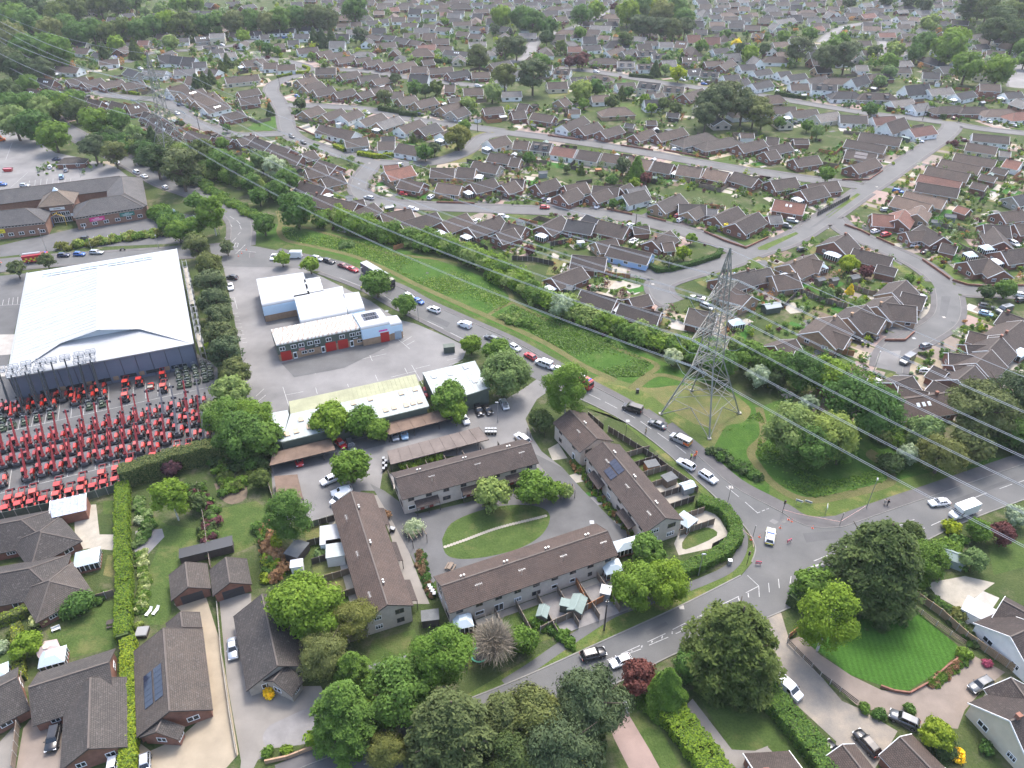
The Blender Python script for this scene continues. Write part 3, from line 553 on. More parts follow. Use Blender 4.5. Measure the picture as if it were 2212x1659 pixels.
row((3,0),'on the upper right hedge road','''80 622 190 612 wK; 160 652 320 632 wK; 330 682 500 652 wN; 540 672 740 672 cBh; 190 722 350 722 wB; 380 722 600 732 wKdt; 590 792 770 792 wKh; 720 682 850 642 wKe; 750 562 860 562 wG; 820 802 1060 802 gBhd; 1060 872 1250 852 wG; 1240 902 1420 882 wG; 1470 922 1670 912 rBh; 1690 922 1890 922 rBh; 1910 942 2110 942 wTh; 2120 972 2230 962 wRh; 1180 742 1390 722 wKe; 1380 772 1580 752 wG; 1620 812 1770 782 wKc; 1830 722 2010 732 rBt; 2040 802 2190 792 wKc; 1340 622 1490 632 cK; 1480 582 1590 572 gK; 1100 582 1230 582 cN''')
row((3,0),'inside the right-hand road bend','''40 922 240 922 wBc; 190 962 420 942 wNc; 410 992 600 962 cG; 620 992 860 1002 wN; 900 1012 1100 1002 wR; 1020 1062 1180 1012 wBe; 1220 1112 1420 1082 wR; -10 1182 100 1192 wB; -10 1272 180 1232 rB; 220 1202 350 1202 rB5g; 220 1372 430 1342 rB; 680 1202 1030 1262 bB; 800 1142 1160 1192 bB; 680 1292 950 1332 rBs; 720 1432 930 1362 rB; 20 1562 240 1532 rB; 330 1592 600 1562 rB''')
row((3,0),'in the parallel brown roofs at right','''1770 1152 2090 1182 wB; 1720 1232 1990 1272 cB; 1620 1322 1980 1382 bB; 1500 1372 1850 1442 bB; 1380 1432 1750 1502 bB; 1310 1502 1680 1572 bR; 1290 1572 1660 1632 bB; 1950 1442 2080 1472 bB5g; 1840 1502 1980 1532 rB5g; 1770 1572 1900 1602 rB5g; 2060 1372 2200 1402 wR; 2000 1302 2100 1312 gG5g''')
row((1,1),'backing onto the shrub belt','''440 0 880 100 rB9; 800 82 930 62 rB5; 830 182 1020 92 rBc; 1070 192 1340 142 rB; 1240 262 1560 172 rB; 1600 262 1820 182 rBc; 1830 302 2110 202 rBc; 2070 362 2230 312 rB''')
row((2,1),'above the main estate road','''410 20 560 -40 rB; 680 20 830 -30 rB; 950 30 1150 -20 wN; 1250 102 1450 12 bN
+ 1240 110 1330 80 6; 1440 102 1680 112 bN
+ 1520 172 1640 112 7; 1750 212 1950 122 rB; 1930 272 2130 172 rB; 1680 142 1780 152 gG5g''')
row((2,1),'below the main estate road','''-60 262 120 302 rB; 260 292 430 202 rBc; 480 232 720 272 rK; 640 192 760 242 rK6; 750 242 1010 302 rB; 1040 302 1180 292 rB5g; 1210 422 1370 332 rB
+ 1290 440 1390 430 6; 720 432 900 402 bB; 850 452 1210 532 uB8; 520 542 820 572 rB; 340 742 600 642 rBc''')
row((2,1),'round the cul-de-sac near the pylon','''600 842 910 922 rB8c; 1010 922 1180 882 rB6g; 930 962 1290 1042 rB8; 1530 1002 1780 1052 rN9; 1820 782 2070 902 bT9; 1780 752 2100 662 rN; 2000 702 2230 652 rN''')
row((3,1),'inside the curved cul-de-sac road','''570 432 690 357 rB11c; 740 484 1085 568 rB8; 945 625 1120 665 rB5g; 185 625 400 535 bB10c
+ 300 560 480 600 8; 35 725 250 700 bB9; 1070 868 1195 760 bB9
+ 1160 860 1370 910 8; 945 990 1080 900 bB10
+ 1010 960 1285 990 9; 690 1088 850 975 bB10
+ 780 1020 1020 1100 9; 440 1205 600 1068 bB11
+ 560 1200 715 1255 7; 60 1330 240 1270 rB10
+ 240 1370 480 1440 8; 480 1530 700 1600 rB9; 690 1560 860 1610 rB6''')
row((3,1),'right of the main estate road','''1100 30 1420 110 bT9; 1190 -10 1545 70 bT8; 900 187 1090 202 rR9
+ 1180 150 1125 235 9; 1330 115 1290 190 bT8; 1640 115 1750 150 rR5g; 1330 280 1520 390 rB9
+ 1190 345 1360 330 7; 1500 440 1640 470 rB6g; 1860 280 2090 292 rB9
+ 1950 300 2040 430 8; 1720 602 1900 572 rB8
+ 1910 572 2040 682 8; 2010 512 2230 482 rB9c; 2130 280 2260 270 rB8''')
row((3,1),'in the linked chain at right edge','''1640 1620 1790 1500 rB10
+ 1560 1390 1850 1425 6; 1800 1480 1930 1360 rB10
+ 1600 1500 1780 1490 7; 1900 1370 2040 1230 rB10
+ 1710 1320 1890 1325 7; 2020 1250 2200 1110 rB10
+ 1740 1200 1900 1240 6; 2030 1030 2230 1100 rB8; 1090 1650 1250 1590 rB9; 1430 1500 1560 1560 rB6g''')
row((3,1),'beside the sloping estate road','''60 62 330 105 rR9v; 0 205 115 200 rG6; 280 -15 480 -60 rBc; 2110 40 2260 10 gK8; 2000 180 2200 150 rB8''')
row((3,2),'behind the big right-hand bushes','''1030 150 1560 75 rP9v; 1130 20 1390 70 rB8; 1430 -30 1620 60 rB9''')
row((2,3),'at the very bottom right edge','''2230 1700 2400 1690 rB8''')
def far_fill():
 """the packed streets right up to the top of the view"""
 rng=random.Random(3);C=[f[0] for f in FOOT];n=0
 for y0,y1,gap,tries in ((-18,60,15,3000),(60,150,17,1500),(150,300,19,700)):
  for k in range(tries):
   x,y=rng.uniform(-30,2240),rng.uniform(y0,y1)
   if (x<700 and y<120-x*.12) or (1330<x<1500 and y<75) or (x>2080 and y<85) or (x<420 and y>130) or (x<620 and y>250):continue
   p=G(x,y).to_2d()
   if near_road(p,-1,8.5) or any((p-c).length<gap for c in C):continue
   a=rng.choice((.1,.1,.15,1.6,-.2))+(x-1106)*.0002;d=Vector((math.cos(a),math.sin(a)))*rng.uniform(4.5,6.5)
   code=rng.choice('wwwcrbg')+rng.choice('KKNNBGGT');far_block(p-d,p+d,code,rng.choice((7.5,8.5,9.0)),2.5,math.radians(rng.choice((30,34,42))),rng.random()<.25);C.append(p);n+=1
 print('far houses',n)
far_fill()
_o=stuff(ob('far_houses',FARB.mesh('far_houses',FARM+[GLASS])));_o['label']='packed small bungalows of the farthest streets';_o['category']='houses'
# ------------------------------------------------------------------ terraces round the oval green
def f4(c,r,a):return [Z(c,r)(a[i],a[i+1]) for i in range(0,len(a),2)]
def terrace(pa,pb,label,w=8.2,porch=0,**kw):
 h=house(pa,pb,'sP','',w=w,he=4.8,pitch=27,label=label,noun='house',dark=True,group='stone terraces round the oval green',flags='n',**kw)
 root,c,rz,L,w,row=HOUSES[-1]
 hr=4.8+w/2*math.tan(math.radians(27));M=Matrix.Translation((0,0,0));R=[o for o in root.children if o.name.startswith('roof')][0]
 n=int(L/8)
 for i in range(n):  # paired flue vents on the ridge and an aerial
  x=-L/2+L*(i+.5)/n;mb=MB()
  for k in (-.3,.3):mb.cyl((x+k,.5,hr+.1),(0,0,1),.12,.3,8,0).cyl((x+k,.5,hr+.42),(0,0,1),.2,.06,8,0)
  ob('flue_vent',mb.mesh('flue_vent',STEEL),R)
  mb=MB();ya=-w*.3;za=hr-w*.3*math.tan(math.radians(27));mb.beam((x+2,ya,za),(x+2,ya,za+1.6),.05).beam((x+1.3,ya,za+1.5),(x+2.7,ya,za+1.55),.05)
  for k in range(5):mb.beam((x+1.4+k*.3,ya-.3,za+1.52),(x+1.4+k*.3,ya+.3,za+1.52),.025)
  ob('aerial',mb.mesh('aerial',STEEL),R)
 if porch:
  W=[o for o in root.children if o.name.startswith('wall')][0];m=max(1,int(L/9))
  for i in range(m):
   x=-L/2+L*(i+.5)/m;y0=porch*w/2;y1=porch*(w/2+1.7);mb=MB()
   p=[(x-2.6,y0,3.1),(x+2.6,y0,3.1),(x+2.6,y1,2.4),(x-2.6,y1,2.4)]
   if porch>0:p=p[::-1]
   mb.quad(p,0,[(0,0),(5.2,0),(5.2,1.8),(0,1.8)]);mb.quad([(a,b,z-.12) for a,b,z in p[::-1]],1)
   for k in range(4):
    a,b=p[k],p[(k+1)%4];mb.quad([a,(a[0],a[1],a[2]-.12),(b[0],b[1],b[2]-.12),b],1)
   for k in (-2.5,0,2.5):mb.beam((x+k,y1-porch*.1,0),(x+k,y1-porch*.1,2.35),.12,1)
   ob('porch',mb.mesh('porch',[ROOF['P'],WOODD]),W)
   mb=MB().box(x-.45-1,min(y0,y0+porch*.06),.05,x+.45-1,max(y0,y0+porch*.06),2.05,0).box(x+.55,min(y0,y0+porch*.06),.05,x+1.45,max(y0,y0+porch*.06),2.05,0)
   ob('door',mb.mesh('door',plain('red_door',(.25,.03,.02),.5)),W)
 return root
terrace((855,1033),(1146,957),'stone terrace with brown roof between the carports and oval green',porch=-1)
terrace((1231,886),(1290,948),'shorter stone terrace block with plain roof nearest the tall bushes')
t2=terrace((1303,955),(1438,1119),'long stone terrace with solar panels beside the side road',porch=-1)
R=[o for o in t2.children if o.name.startswith('roof')][0];L2=HOUSES[-1][3]
for i in range(4):
 for j in range(2 if i else 1):
  t=math.radians(27);y=-1.0-j*1.75;mb=MB().box(-.5,-.82,.06,.5,.82,.13).xf(Matrix.Translation((-L2/2+6.4+i*1.05,y,4.8+4.1*math.tan(t)+y*math.tan(t)+.05)) @ Matrix.Rotation(t,4,'X'))
  ob('solar_panel',mb.mesh('solar_panel',PV),R)
terrace((759,1062),(837,1306),'stone terrace pointing towards camera left of the oval green',porch=1)
t4=terrace((953,1266),(1312,1147),'stone terrace with back gardens along the main road')
# ------------------------------------------------------------------ generic pieces from a photo quad: far-left, far-right, near-right, near-left
def quad_at(q,h):return [G(*p,h).to_2d() for p in q]
def rounded_unit(name,q,h,label,wall,top,low=None,edge=1.2,group='white curved-roof industrial units'):
 """box with a flat top whose near and far eaves are rounded"""
 a,b,c,d=quad_at(q,h);cen=(a+b+c+d)/4;rel=Vector((cen.x,cen.y,0));root=thing(name,label,'industrial unit',rel,0,group)
 a,b,c,d=[p-cen for p in (a,b,c,d)]
 prof=[]
 n=5;D=(d-a).length
 for k in range(n+1):t=math.pi/2*k/n;prof.append((edge/D*(1-math.sin(math.pi/2-t)) if 0 else edge/D*(1-math.cos(t)),h-edge+edge*math.sin(t)))
 full=[(0,2.2 if low else 0)]+prof+[(1-x,z) for x,z in prof[::-1]]+[(1,2.2 if low else 0)]
 rings=[[(*(l+(m-l)*t),z) for t,z in full] for l,m in ((a,d),(b,c))]
 mb=MB();k=len(full)
 for i in range(k-1):mb.quad([rings[0][i],rings[0][i+1],rings[1][i+1],rings[1][i]][::-1],1 if (2<=i<k-3) else 0)
 mb.quad(rings[0][::-1],0).quad(rings[1],0)
 ob('shell',mb.mesh('shell',[wall,top]),root)
 if low:
  mb=MB();P=[p*.985 for p in (a,b,c,d)]
  for i in range(4):x,y=P[i],P[(i+1)%4];mb.quad([(*x,0),(*y,0),(*y,2.25),(*x,2.25)][::-1],0)
  ob('base_wall',mb.mesh('base_wall',low),root)
 return root,a,b,c,d
UWHITE=surf('white_roof_sheet',(.34,.353,.366),.5,.08,.08,1.2);UBLUE=surf('pale_blue_cladding',(.55,.68,.78),.5,.04);GREENC=surf('green_cladding',(.085,.105,.085),.6,.15,.6,4);GREYC=surf('blue_grey_cladding',(.15,.17,.22),.45,.08,.15,2)
def rustmat():
 m,t,b=newmat('rusting_roof_sheet');p=_pos(t);w=t.nodes.new('ShaderNodeTexWave');w.inputs['Scale'].default_value=.28;w.inputs['Distortion'].default_value=9;w.inputs['Detail'].default_value=4
 t.links.new(p,w.inputs[0]);n=_noise(t,p,.5,6,.75)
 f=_mix(t,.5,w.outputs[0],n.outputs[0]);r=_ramp(t,f,[(.35,(.4,.41,.39)),(.55,(.35,.335,.31)),(.7,(.26,.21,.175))]);t.links.new(r.outputs[0],b.inputs['Base Color']);b.inputs['Roughness'].default_value=.7;return m
RUST=rustmat()
BUFF=WALL['b']
for q,lab in (((0,740,405,683,470,895,50,975),'largest white curved-roof unit, left end of the stepped pair'),((408,742,545,722,590,868,452,893),'narrow white unit stepped forward beside the largest white unit'),
((320,880,745,800,790,1037,385,1115),'wide white curved-roof unit behind the rusty-roofed unit'),((748,868,885,850,940,1000,795,1030),'narrow white unit nearest the roadside trees')):
 r_,a,b,c,d=rounded_unit('industrial_unit',f4(1,1,q),6.0,lab,UBLUE,UWHITE,BUFF)
 for i in range(3):
  p=a+(b-a)*(.2+.3*i);
  for k in (.3,.68):s_=p+(d-a)*k;ob('rooflight',MB().box(s_.x-.7,s_.y-1,6.0,s_.x+.7,s_.y+1,6.05).mesh('rooflight',POLYC),r_)
def on_front(root,d,c,t0,t1,z0,z1,mat,name,out=.05,th=.06):
 """a panel standing on the near wall between fractions t0..t1"""
 e=(c-d);n=Vector((e.y,-e.x)).normalized();p,q=d+e*t0+n*out,d+e*t1+n*out;p2,q2=d+e*t0-n*th,d+e*t1-n*th
 return ob(name,MB().faces([(*p,z0),(*q,z0),(*q2,z0),(*p2,z0),(*p,z1),(*q,z1),(*q2,z1),(*p2,z1)],[(0,1,5,4),(1,2,6,5),(2,3,7,6),(3,0,4,7),(4,5,6,7),(0,3,2,1)]).mesh(name,mat),root)
def front_win(root,d,c,t,z,ww,hh,kind='w2',out=.03,name=None):
 e=c-d;n=Vector((e.y,-e.x)).normalized();p=d+e*t+n*out
 o=ob(name or ('door' if kind in 'dp' else 'window'),WIN[kind],root,(p.x,p.y,z),math.atan2(e.y,e.x),(ww,1,hh));return o
REDDOOR=surf('red_roller_door',(.42,.025,.02),.5,.08);GREYDOOR=surf('grey_roller_door',(.3,.36,.42),.5,.08);SIGNPINK=plain('pink_sign_letters',(.62,.03,.3),.6);SIGNK=plain('black_sign_board',(.02,.02,.022),.5)
r_,a,b,c,d=rounded_unit('workshop_unit',f4(1,1,(125,1180,828,1042,908,1172,172,1318)),5.6,'long workshop with rust-streaked roof, green cladding and red doors',GREENC,RUST,BUFF,.7,'industrial units')
for t0,t1 in ((.03,.15),(.555,.675),(.70,.82)):on_front(r_,d,c,t0,t1,.02,2.9,REDDOOR,'roller_door')
for t in (.06,.19,.28,.38,.465,.6,.76,.885,.965):front_win(r_,d,c,t,3.3,1.5,1.2)
for t in (.3,.38,.965):front_win(r_,d,c,t,1.0,1.5,.9)
for t in (.19,.52,.865):front_win(r_,d,c,t,.05,1.0,2.1,'d')
on_front(r_,d,c,.24,.31,2.3,2.9,plain('red_white_sign',(.5,.2,.2),.6),'sign',.1);on_front(r_,d,c,.41,.49,2.55,2.95,SIGNK,'sign',.1);on_front(r_,d,c,.86,.955,2.4,2.9,SIGNK,'sign',.1)
on_front(r_,d,c,.43,.47,2.68,2.82,WHITE,'sign_lettering',.13);on_front(r_,d,c,.885,.945,2.56,2.74,WHITE,'sign_lettering',.13)
r_,a,b,c,d=rounded_unit('workshop_unit',f4(1,1,(828,1040,1060,995,1158,1122,908,1172)),6.2,'pale blue workshop with roof solar panels and red roller door',UBLUE,UWHITE,BUFF,1.2,'industrial units')
on_front(r_,d,c,.62,.92,.02,3.2,REDDOOR,'roller_door');on_front(r_,d,c,.58,.88,3.7,4.1,SIGNPINK,'sign_lettering',.1);on_front(r_,d,c,.6,.86,3.35,3.5,WHITE,'sign_lettering',.1)
for i in range(6):
 for k in (.34,.56):
  p=a+(b-a)*(.3+.085*i)+(d-a)*k;ob('solar_panel',MB().box(-.5,-.85,6.25,.5,.85,6.32).xf(Matrix.Translation((p.x,p.y,0)) @ Matrix.Rotation(math.atan2((b-a).y,(b-a).x),4,'Z')).mesh('solar_panel',PV),r_)
r_,a,b,c,d=rounded_unit('workshop_unit',f4(1,1,(1110,1068,1210,1053,1262,1125,1158,1145)),5.2,'small pale blue end unit with grey roller door',UBLUE,UWHITE,BUFF,1.0,'industrial units')
on_front(r_,d,c,.3,.85,.02,2.6,GREYDOOR,'roller_door')
# long shallow-pitched sheds behind the carports
SHEETG=surf('grey_roof_sheet',(.33,.365,.36),.6,.12,.3,3);SHEETY=surf('mossy_roof_sheet',(.26,.265,.17),.8,.14,.3,3);TANL=surf('tan_rooflight',(.45,.34,.24),.7,.15,2)
def shed_long(name,far,ridge,near,he,hr,label,mats,lights=(),tile=(1,2),rl=TANL):
 f=Z(*tile);A=[G(*f(*p),h) for p,h in ((far[0],he),(far[1],he),(ridge[0],hr),(ridge[1],hr),(near[0],he),(near[1],he))]
 rel=Vector((A[2].x,A[2].y,0));root=thing(name,label,'industrial unit',rel,0,'industrial units');A=[p-rel for p in A]
 mb=MB().quad([A[0],A[2],A[3],A[1]],0).quad([A[2],A[4],A[5],A[3]],1)
 m=max(1,int((A[5]-A[4]).length/1.2))
 for i in range(m+1):
  t=i/m
  for u,v_,k in ((A[2],A[4],1),(A[0],A[2],0)):
   w_=A[3] if u is A[2] else A[1];x_=A[5] if v_ is A[4] else A[3]
   mb.beam(u+(w_-u)*t+Vector((0,0,.03)),v_+(x_-v_)*t+Vector((0,0,.03)),.1,k,.08)
 ob('roof',mb.mesh('roof',mats[:2]),root);mb=MB();lo=lambda p:Vector((p.x,p.y,0));dn=Vector((0,0,.02))
 S=[p*.985 for p in A]
 for p,q in ((S[4],S[5]),(S[1],S[0])):mb.quad([lo(p),lo(q),q-dn,p-dn],0)
 mb.quad([lo(S[0]),lo(S[4]),S[4]-dn,S[2]-dn,S[0]-dn],0).quad([lo(S[5]),lo(S[1]),S[1]-dn,S[3]-dn,S[5]-dn],0)
 ob('wall',mb.mesh('wall',mats[2]),root)
 ob('gutter',MB().beam(A[4]-Vector((0,0,.3)),A[5]-Vector((0,0,.3)),.5,0,.6).mesh('gutter',GREENC),root)
 for t,k in lights:
  p=A[2]+(A[3]-A[2])*t+((A[4]+(A[5]-A[4])*t)-(A[2]+(A[3]-A[2])*t))*k if k>=0 else A[0]+(A[1]-A[0])*t+((A[2]+(A[3]-A[2])*t)-(A[0]+(A[1]-A[0])*t))*(-k)
  ob('rooflight',MB().box(-.6,-.9,-.02,.6,.9,.14).xf(Matrix.Translation(p) @ Matrix.Rotation(math.atan2((A[5]-A[4]).y,(A[5]-A[4]).x),4,'Z')).mesh('rooflight',rl),root)
 return root
shed_long('industrial_shed',((285,150),(1375,-85)),((300,258),(1415,12)),((222,500),(1495,190)),4.4,5.4,'long shed with mossy far slope and grey near slope',(SHEETY,SHEETG,GREENC),[(.09,.3),(.02,.75),(.08,.72),(.165,.68),(.22,.66),(.47,.12),(.6,.1),(.84,.15),(.95,.12),(.7,.72),(.76,.7),(.85,.72),(.9,.7),(.95,.7)])
shed_long('industrial_shed',((62,262),(270,225)),((70,300),(285,262)),((130,480),(222,498)),4.4,5.0,'grey roof end section at the left of the long shed',(SHEETG,SHEETG,GREENC))
shed_long('industrial_shed',((1440,1562),(1890,1458)),((1462,1600),(1905,1490)),((1570,1830),(2020,1690)),5.0,5.5,'grey ribbed roof unit with white rooflights beside road',(SHEETG,SHEETG,GREENC),[(.15,.05),(.45,.1),(.78,.0),(.8,.6)],(1,1),UWHITE)
# open carports on posts
ROOFFELT=surf('weathered_brown_felt',(.15,.105,.078),.95,.22,.4,3);ROOFGREY=surf('weathered_grey_sheet',(.15,.125,.11),.95,.2,.4,3)
def carport(q,h,label,mat):
 P=[G(*p,h) for p in q];rel=Vector((P[3].x,P[3].y,0));P=[p-rel for p in P];root=thing('carport',label,'carport',rel,0,'open carports')
 mb=MB().quad([P[3],P[2],P[1],P[0]],0)
 D=[p-Vector((0,0,.25)) for p in P];mb.quad([D[0],D[1],D[2],D[3]],1)
 for i in range(4):mb.quad([P[i],D[i],D[(i+1)%4],P[(i+1)%4]][::-1],1)
 n=max(2,int((P[2]-P[3]).length/2.6))
 for i in range(n+1):
  t=i/n;mb.beam(P[3]+(P[2]-P[3])*t+Vector((0,0,.03)),P[0]+(P[1]-P[0])*t+Vector((0,0,.03)),.12,0,.08)
 ob('roof',mb.mesh('roof',[mat,WOODD]),root)
 for i in range(0,n+1,2):
  t=i/n;p=P[3]+(P[2]-P[3])*t;p=p+(P[0]-P[3])*.08;ob('post',MB().beam((p.x,p.y,0),(p.x,p.y,h-.2),.16).mesh('post',WOODD),root)
 b0,b1=P[0]+(P[3]-P[0])*.03,P[1]+(P[2]-P[1])*.03;ob('back_wall',MB().quad([(b0.x,b0.y,0),(b1.x,b1.y,0),(b1.x,b1.y,h-.2),(b0.x,b0.y,h-.2)]).quad([(b1.x,b1.y,0),(b0.x,b0.y,0),(b0.x,b0.y,h-.2),(b1.x,b1.y,h-.2)]).mesh('back_wall',WOODD),root)
carport(f4(1,2,(150,590,640,470,685,568,120,705)),2.6,'brown open-fronted carport with red car inside, left of courtyard trees',ROOFFELT)
carport(f4(1,2,(1090,345,1640,215,1690,298,1150,437)),2.6,'brown open-fronted carport below the long shed, two pale cars inside',ROOFFELT)
carport(f4(1,2,(1135,578,1925,370,2012,478,1165,695)),2.5,'long grey-brown carport backing onto the upper terrace gardens',ROOFGREY)
carport(f4(1,2,(160,795,355,780,405,990,190,1030)),2.5,'small square brown carport left of the white van',ROOFFELT)
# ------------------------------------------------------------------ great white warehouse
def warehouse():
 he=7.5;c0=[G(*Z(0,1)(*p),he).to_2d() for p in ((235,700),(1525,490),(1670,1312),(62,1612))]
 hr=12.0;RB,RF=G(*Z(0,1)(865,650),hr).to_2d(),G(*Z(0,1)(860,1188),hr).to_2d()
 cen=sum(c0,Vector((0,0)))/4;rel=Vector((cen.x,cen.y,0));root=thing('warehouse','huge warehouse with white gablet roof and blue-grey walls','warehouse',rel)
 BL,BR,FR,FL=[p-cen for p in c0];RB-=cen;RF-=cen
 U=lambda x,y:(FL+(FR-FL)*x)*(1-y)+(BL+(BR-BL)*x)*y
 ax=(BL+BR-FL-FR)/2;yf=(RF-(FL+FR)/2).dot(ax)/ax.length_squared;yb=(RB-(FL+FR)/2).dot(ax)/ax.length_squared
 k=.5;P3=lambda x,y,z:(*U(x,y),z);mb=MB()
 hz=lambda x:hr-abs(x-.5)/.5*(hr-he)
 xl,xr=.5-.5*k*.88,.5+.5*k*.88
 mb.quad([P3(0,0,he),P3(xl,yf,hz(xl)),P3(.5,yf,hr),P3(.5,yb,hr),P3(xl,yb,hz(xl)),P3(0,1,he)][::-1],0)
 mb.quad([P3(1,0,he),P3(1,1,he),P3(xr,yb,hz(xr)),P3(.5,yb,hr),P3(.5,yf,hr),P3(xr,yf,hz(xr))][::-1][::-1],0)
 yg=yf+.02;yh=yb-.02;dz=.35
 mb.quad([P3(0,0,he),P3(1,0,he),P3(xr,yg,hz(xr)-dz),P3(xl,yg,hz(xl)-dz)],0).quad([P3(1,1,he),P3(0,1,he),P3(xl,yh,hz(xl)-dz),P3(xr,yh,hz(xr)-dz)],0)
 mb.quad([P3(xl,yg,hz(xl)-dz),P3(xr,yg,hz(xr)-dz),P3(.5,yg,hr-.05)],1).quad([P3(xr,yh,hz(xr)-dz),P3(xl,yh,hz(xl)-dz),P3(.5,yh,hr-.05)],1)
 ob('roof',mb.mesh('roof',[UWHITE,plain('gablet_grey',(.5,.54,.58),.6)]),root)
 rf=root.children[-1]
 V=Vector
 ob('ridge_cap',MB().beam(V(P3(.5,yf,hr+.05)),V(P3(.5,yb,hr+.05)),.8,0,.14).mesh('ridge_cap',WHITE_PVC),rf)
 for s in (-1,1):
  for i in range(7):
   y=yf+.05+(yb-yf-.1)*i/6;x0,x1=.5+s*.07,.5+s*(.42-.04*(i%2));ob('roof_seam',MB().beam(V(P3(x0,y,hz(x0)+.05)),V(P3(x1,y,hz(x1)+.05)),.22,0,.12).mesh('roof_seam',WHITE_PVC),rf)
 for s in (-1,1):  # standing seams of the sheeting
  mb=MB()
  for i in range(34):
   y=.03+.94*i/33
   if yf<y<yb:mb.beam(V(P3(.5+s*.012,y,hz(.5+s*.012)+.03)),V(P3(.5+s*.495,y,hz(.5+s*.495)+.02)),.05,0,.035)
  ob('sheet_ribs',mb.mesh('sheet_ribs',UWHITE),rf)
 for i in range(12):
  for j in range(2):  # solar panels on the far hip
   if (i,j) in ((3,0),(6,1),(9,0)):continue
   x=.14+.06*i;y=.93-.035*j;t=(1-y)/(1-yh);z=he+(hz(xl)-dz-he)*t;p=V(P3(x,y,z+.12))
   ob('solar_panel',MB().box(-1.2,-.85,0,1.2,.85,.06).xf(Matrix.Translation(p) @ Matrix.Rotation(math.atan2((FR-FL).y,(FR-FL).x),4,'Z') @ Matrix.Rotation(-math.atan2(hz(xl)-he,ax.length*(1-yh)),4,'X')).mesh('solar_panel',plain('pale_solar',(.3,.36,.4),.1,0,.8) if 'pale_solar' not in MATS else MATS['pale_solar']),rf)
 q=[(FL,FR),(FR,BR),(BR,BL),(BL,FL)];inn=.988
 for i,(p,r) in enumerate(q):
  ob('wall',MB().quad([(*(p*inn),0),(*(r*inn),0),(*(r*inn),he-.02),(*(p*inn),he-.02)]).mesh('wall',GREYC),root)
  n=12 if i%2==0 else 16;mb=MB()
  for j in range(n+1):
   s_=p*.99+(r-p)*.99*(j/n);mb.beam((s_.x,s_.y,0),(s_.x,s_.y,he-.1),.12)
  ob('cladding_joints',mb.mesh('cladding_joints',plain('joint_grey%d'%i,(.07,.08,.1),.5)),root)
 e=(FR-FL)*.99;st=FL*.99
 for i in range(6):on_front(root,st,st+e,.12+.145*i,.21+.145*i,1.0,1.9,GLASS,'window',.12)
 for i in range(5):on_front(root,st,st+e,.225+.145*i,.255+.145*i,.9,2.0,BUFF,'brick_panel',.10)
 ob('gutter',MB().beam(V((*FL,he+.02)),V((*FR,he+.02)),.35,0,.3).beam(V((*FR,he+.02)),V((*BR,he+.02)),.35,0,.3).beam(V((*FL,he+.02)),V((*BL,he+.02)),.35,0,.3).mesh('gutter',STEEL),root)
 # scaffold along the right wall
 sc=thing('scaffolding','steel scaffold with timber boards along warehouse right wall','scaffolding',rel+V((*FR,0)));d=(BR-FR);nn=V((d.y,-d.x)).normalized();mb=MB();bd=MB()
 for i in range(14):
  for off in (1.0,2.2):
   p=d*(i/16)+nn*off;mb.beam((p.x,p.y,0),(p.x,p.y,8.6),.1)
  p,r=d*(i/16)+nn*1.0,d*(i/16)+nn*2.2
  for z in (2,4,6,8):mb.beam((*p,z),(*r,z),.08)
 for z in (2,4,6,8.4):
  for off in (1.0,2.2):p=nn*off;r=d*(13/16)+nn*off;mb.beam((*p,z),(*r,z),.08)
 for t0,t1 in ((0,.12),(.4,.8)):
  a,b=d*t0+nn*1.0,d*t1+nn*1.0;bd.quad([(*a,6.1),(*b,6.1),(*(b+nn*1.2),6.1),(*(a+nn*1.2),6.1)][::-1]).quad([(*a,6.05),(*b,6.05),(*(b+nn*1.2),6.05),(*(a+nn*1.2),6.05)])
 ob('poles',mb.mesh('poles',STEEL),sc);ob('boards',bd.mesh('boards',SLABS),sc)
warehouse()
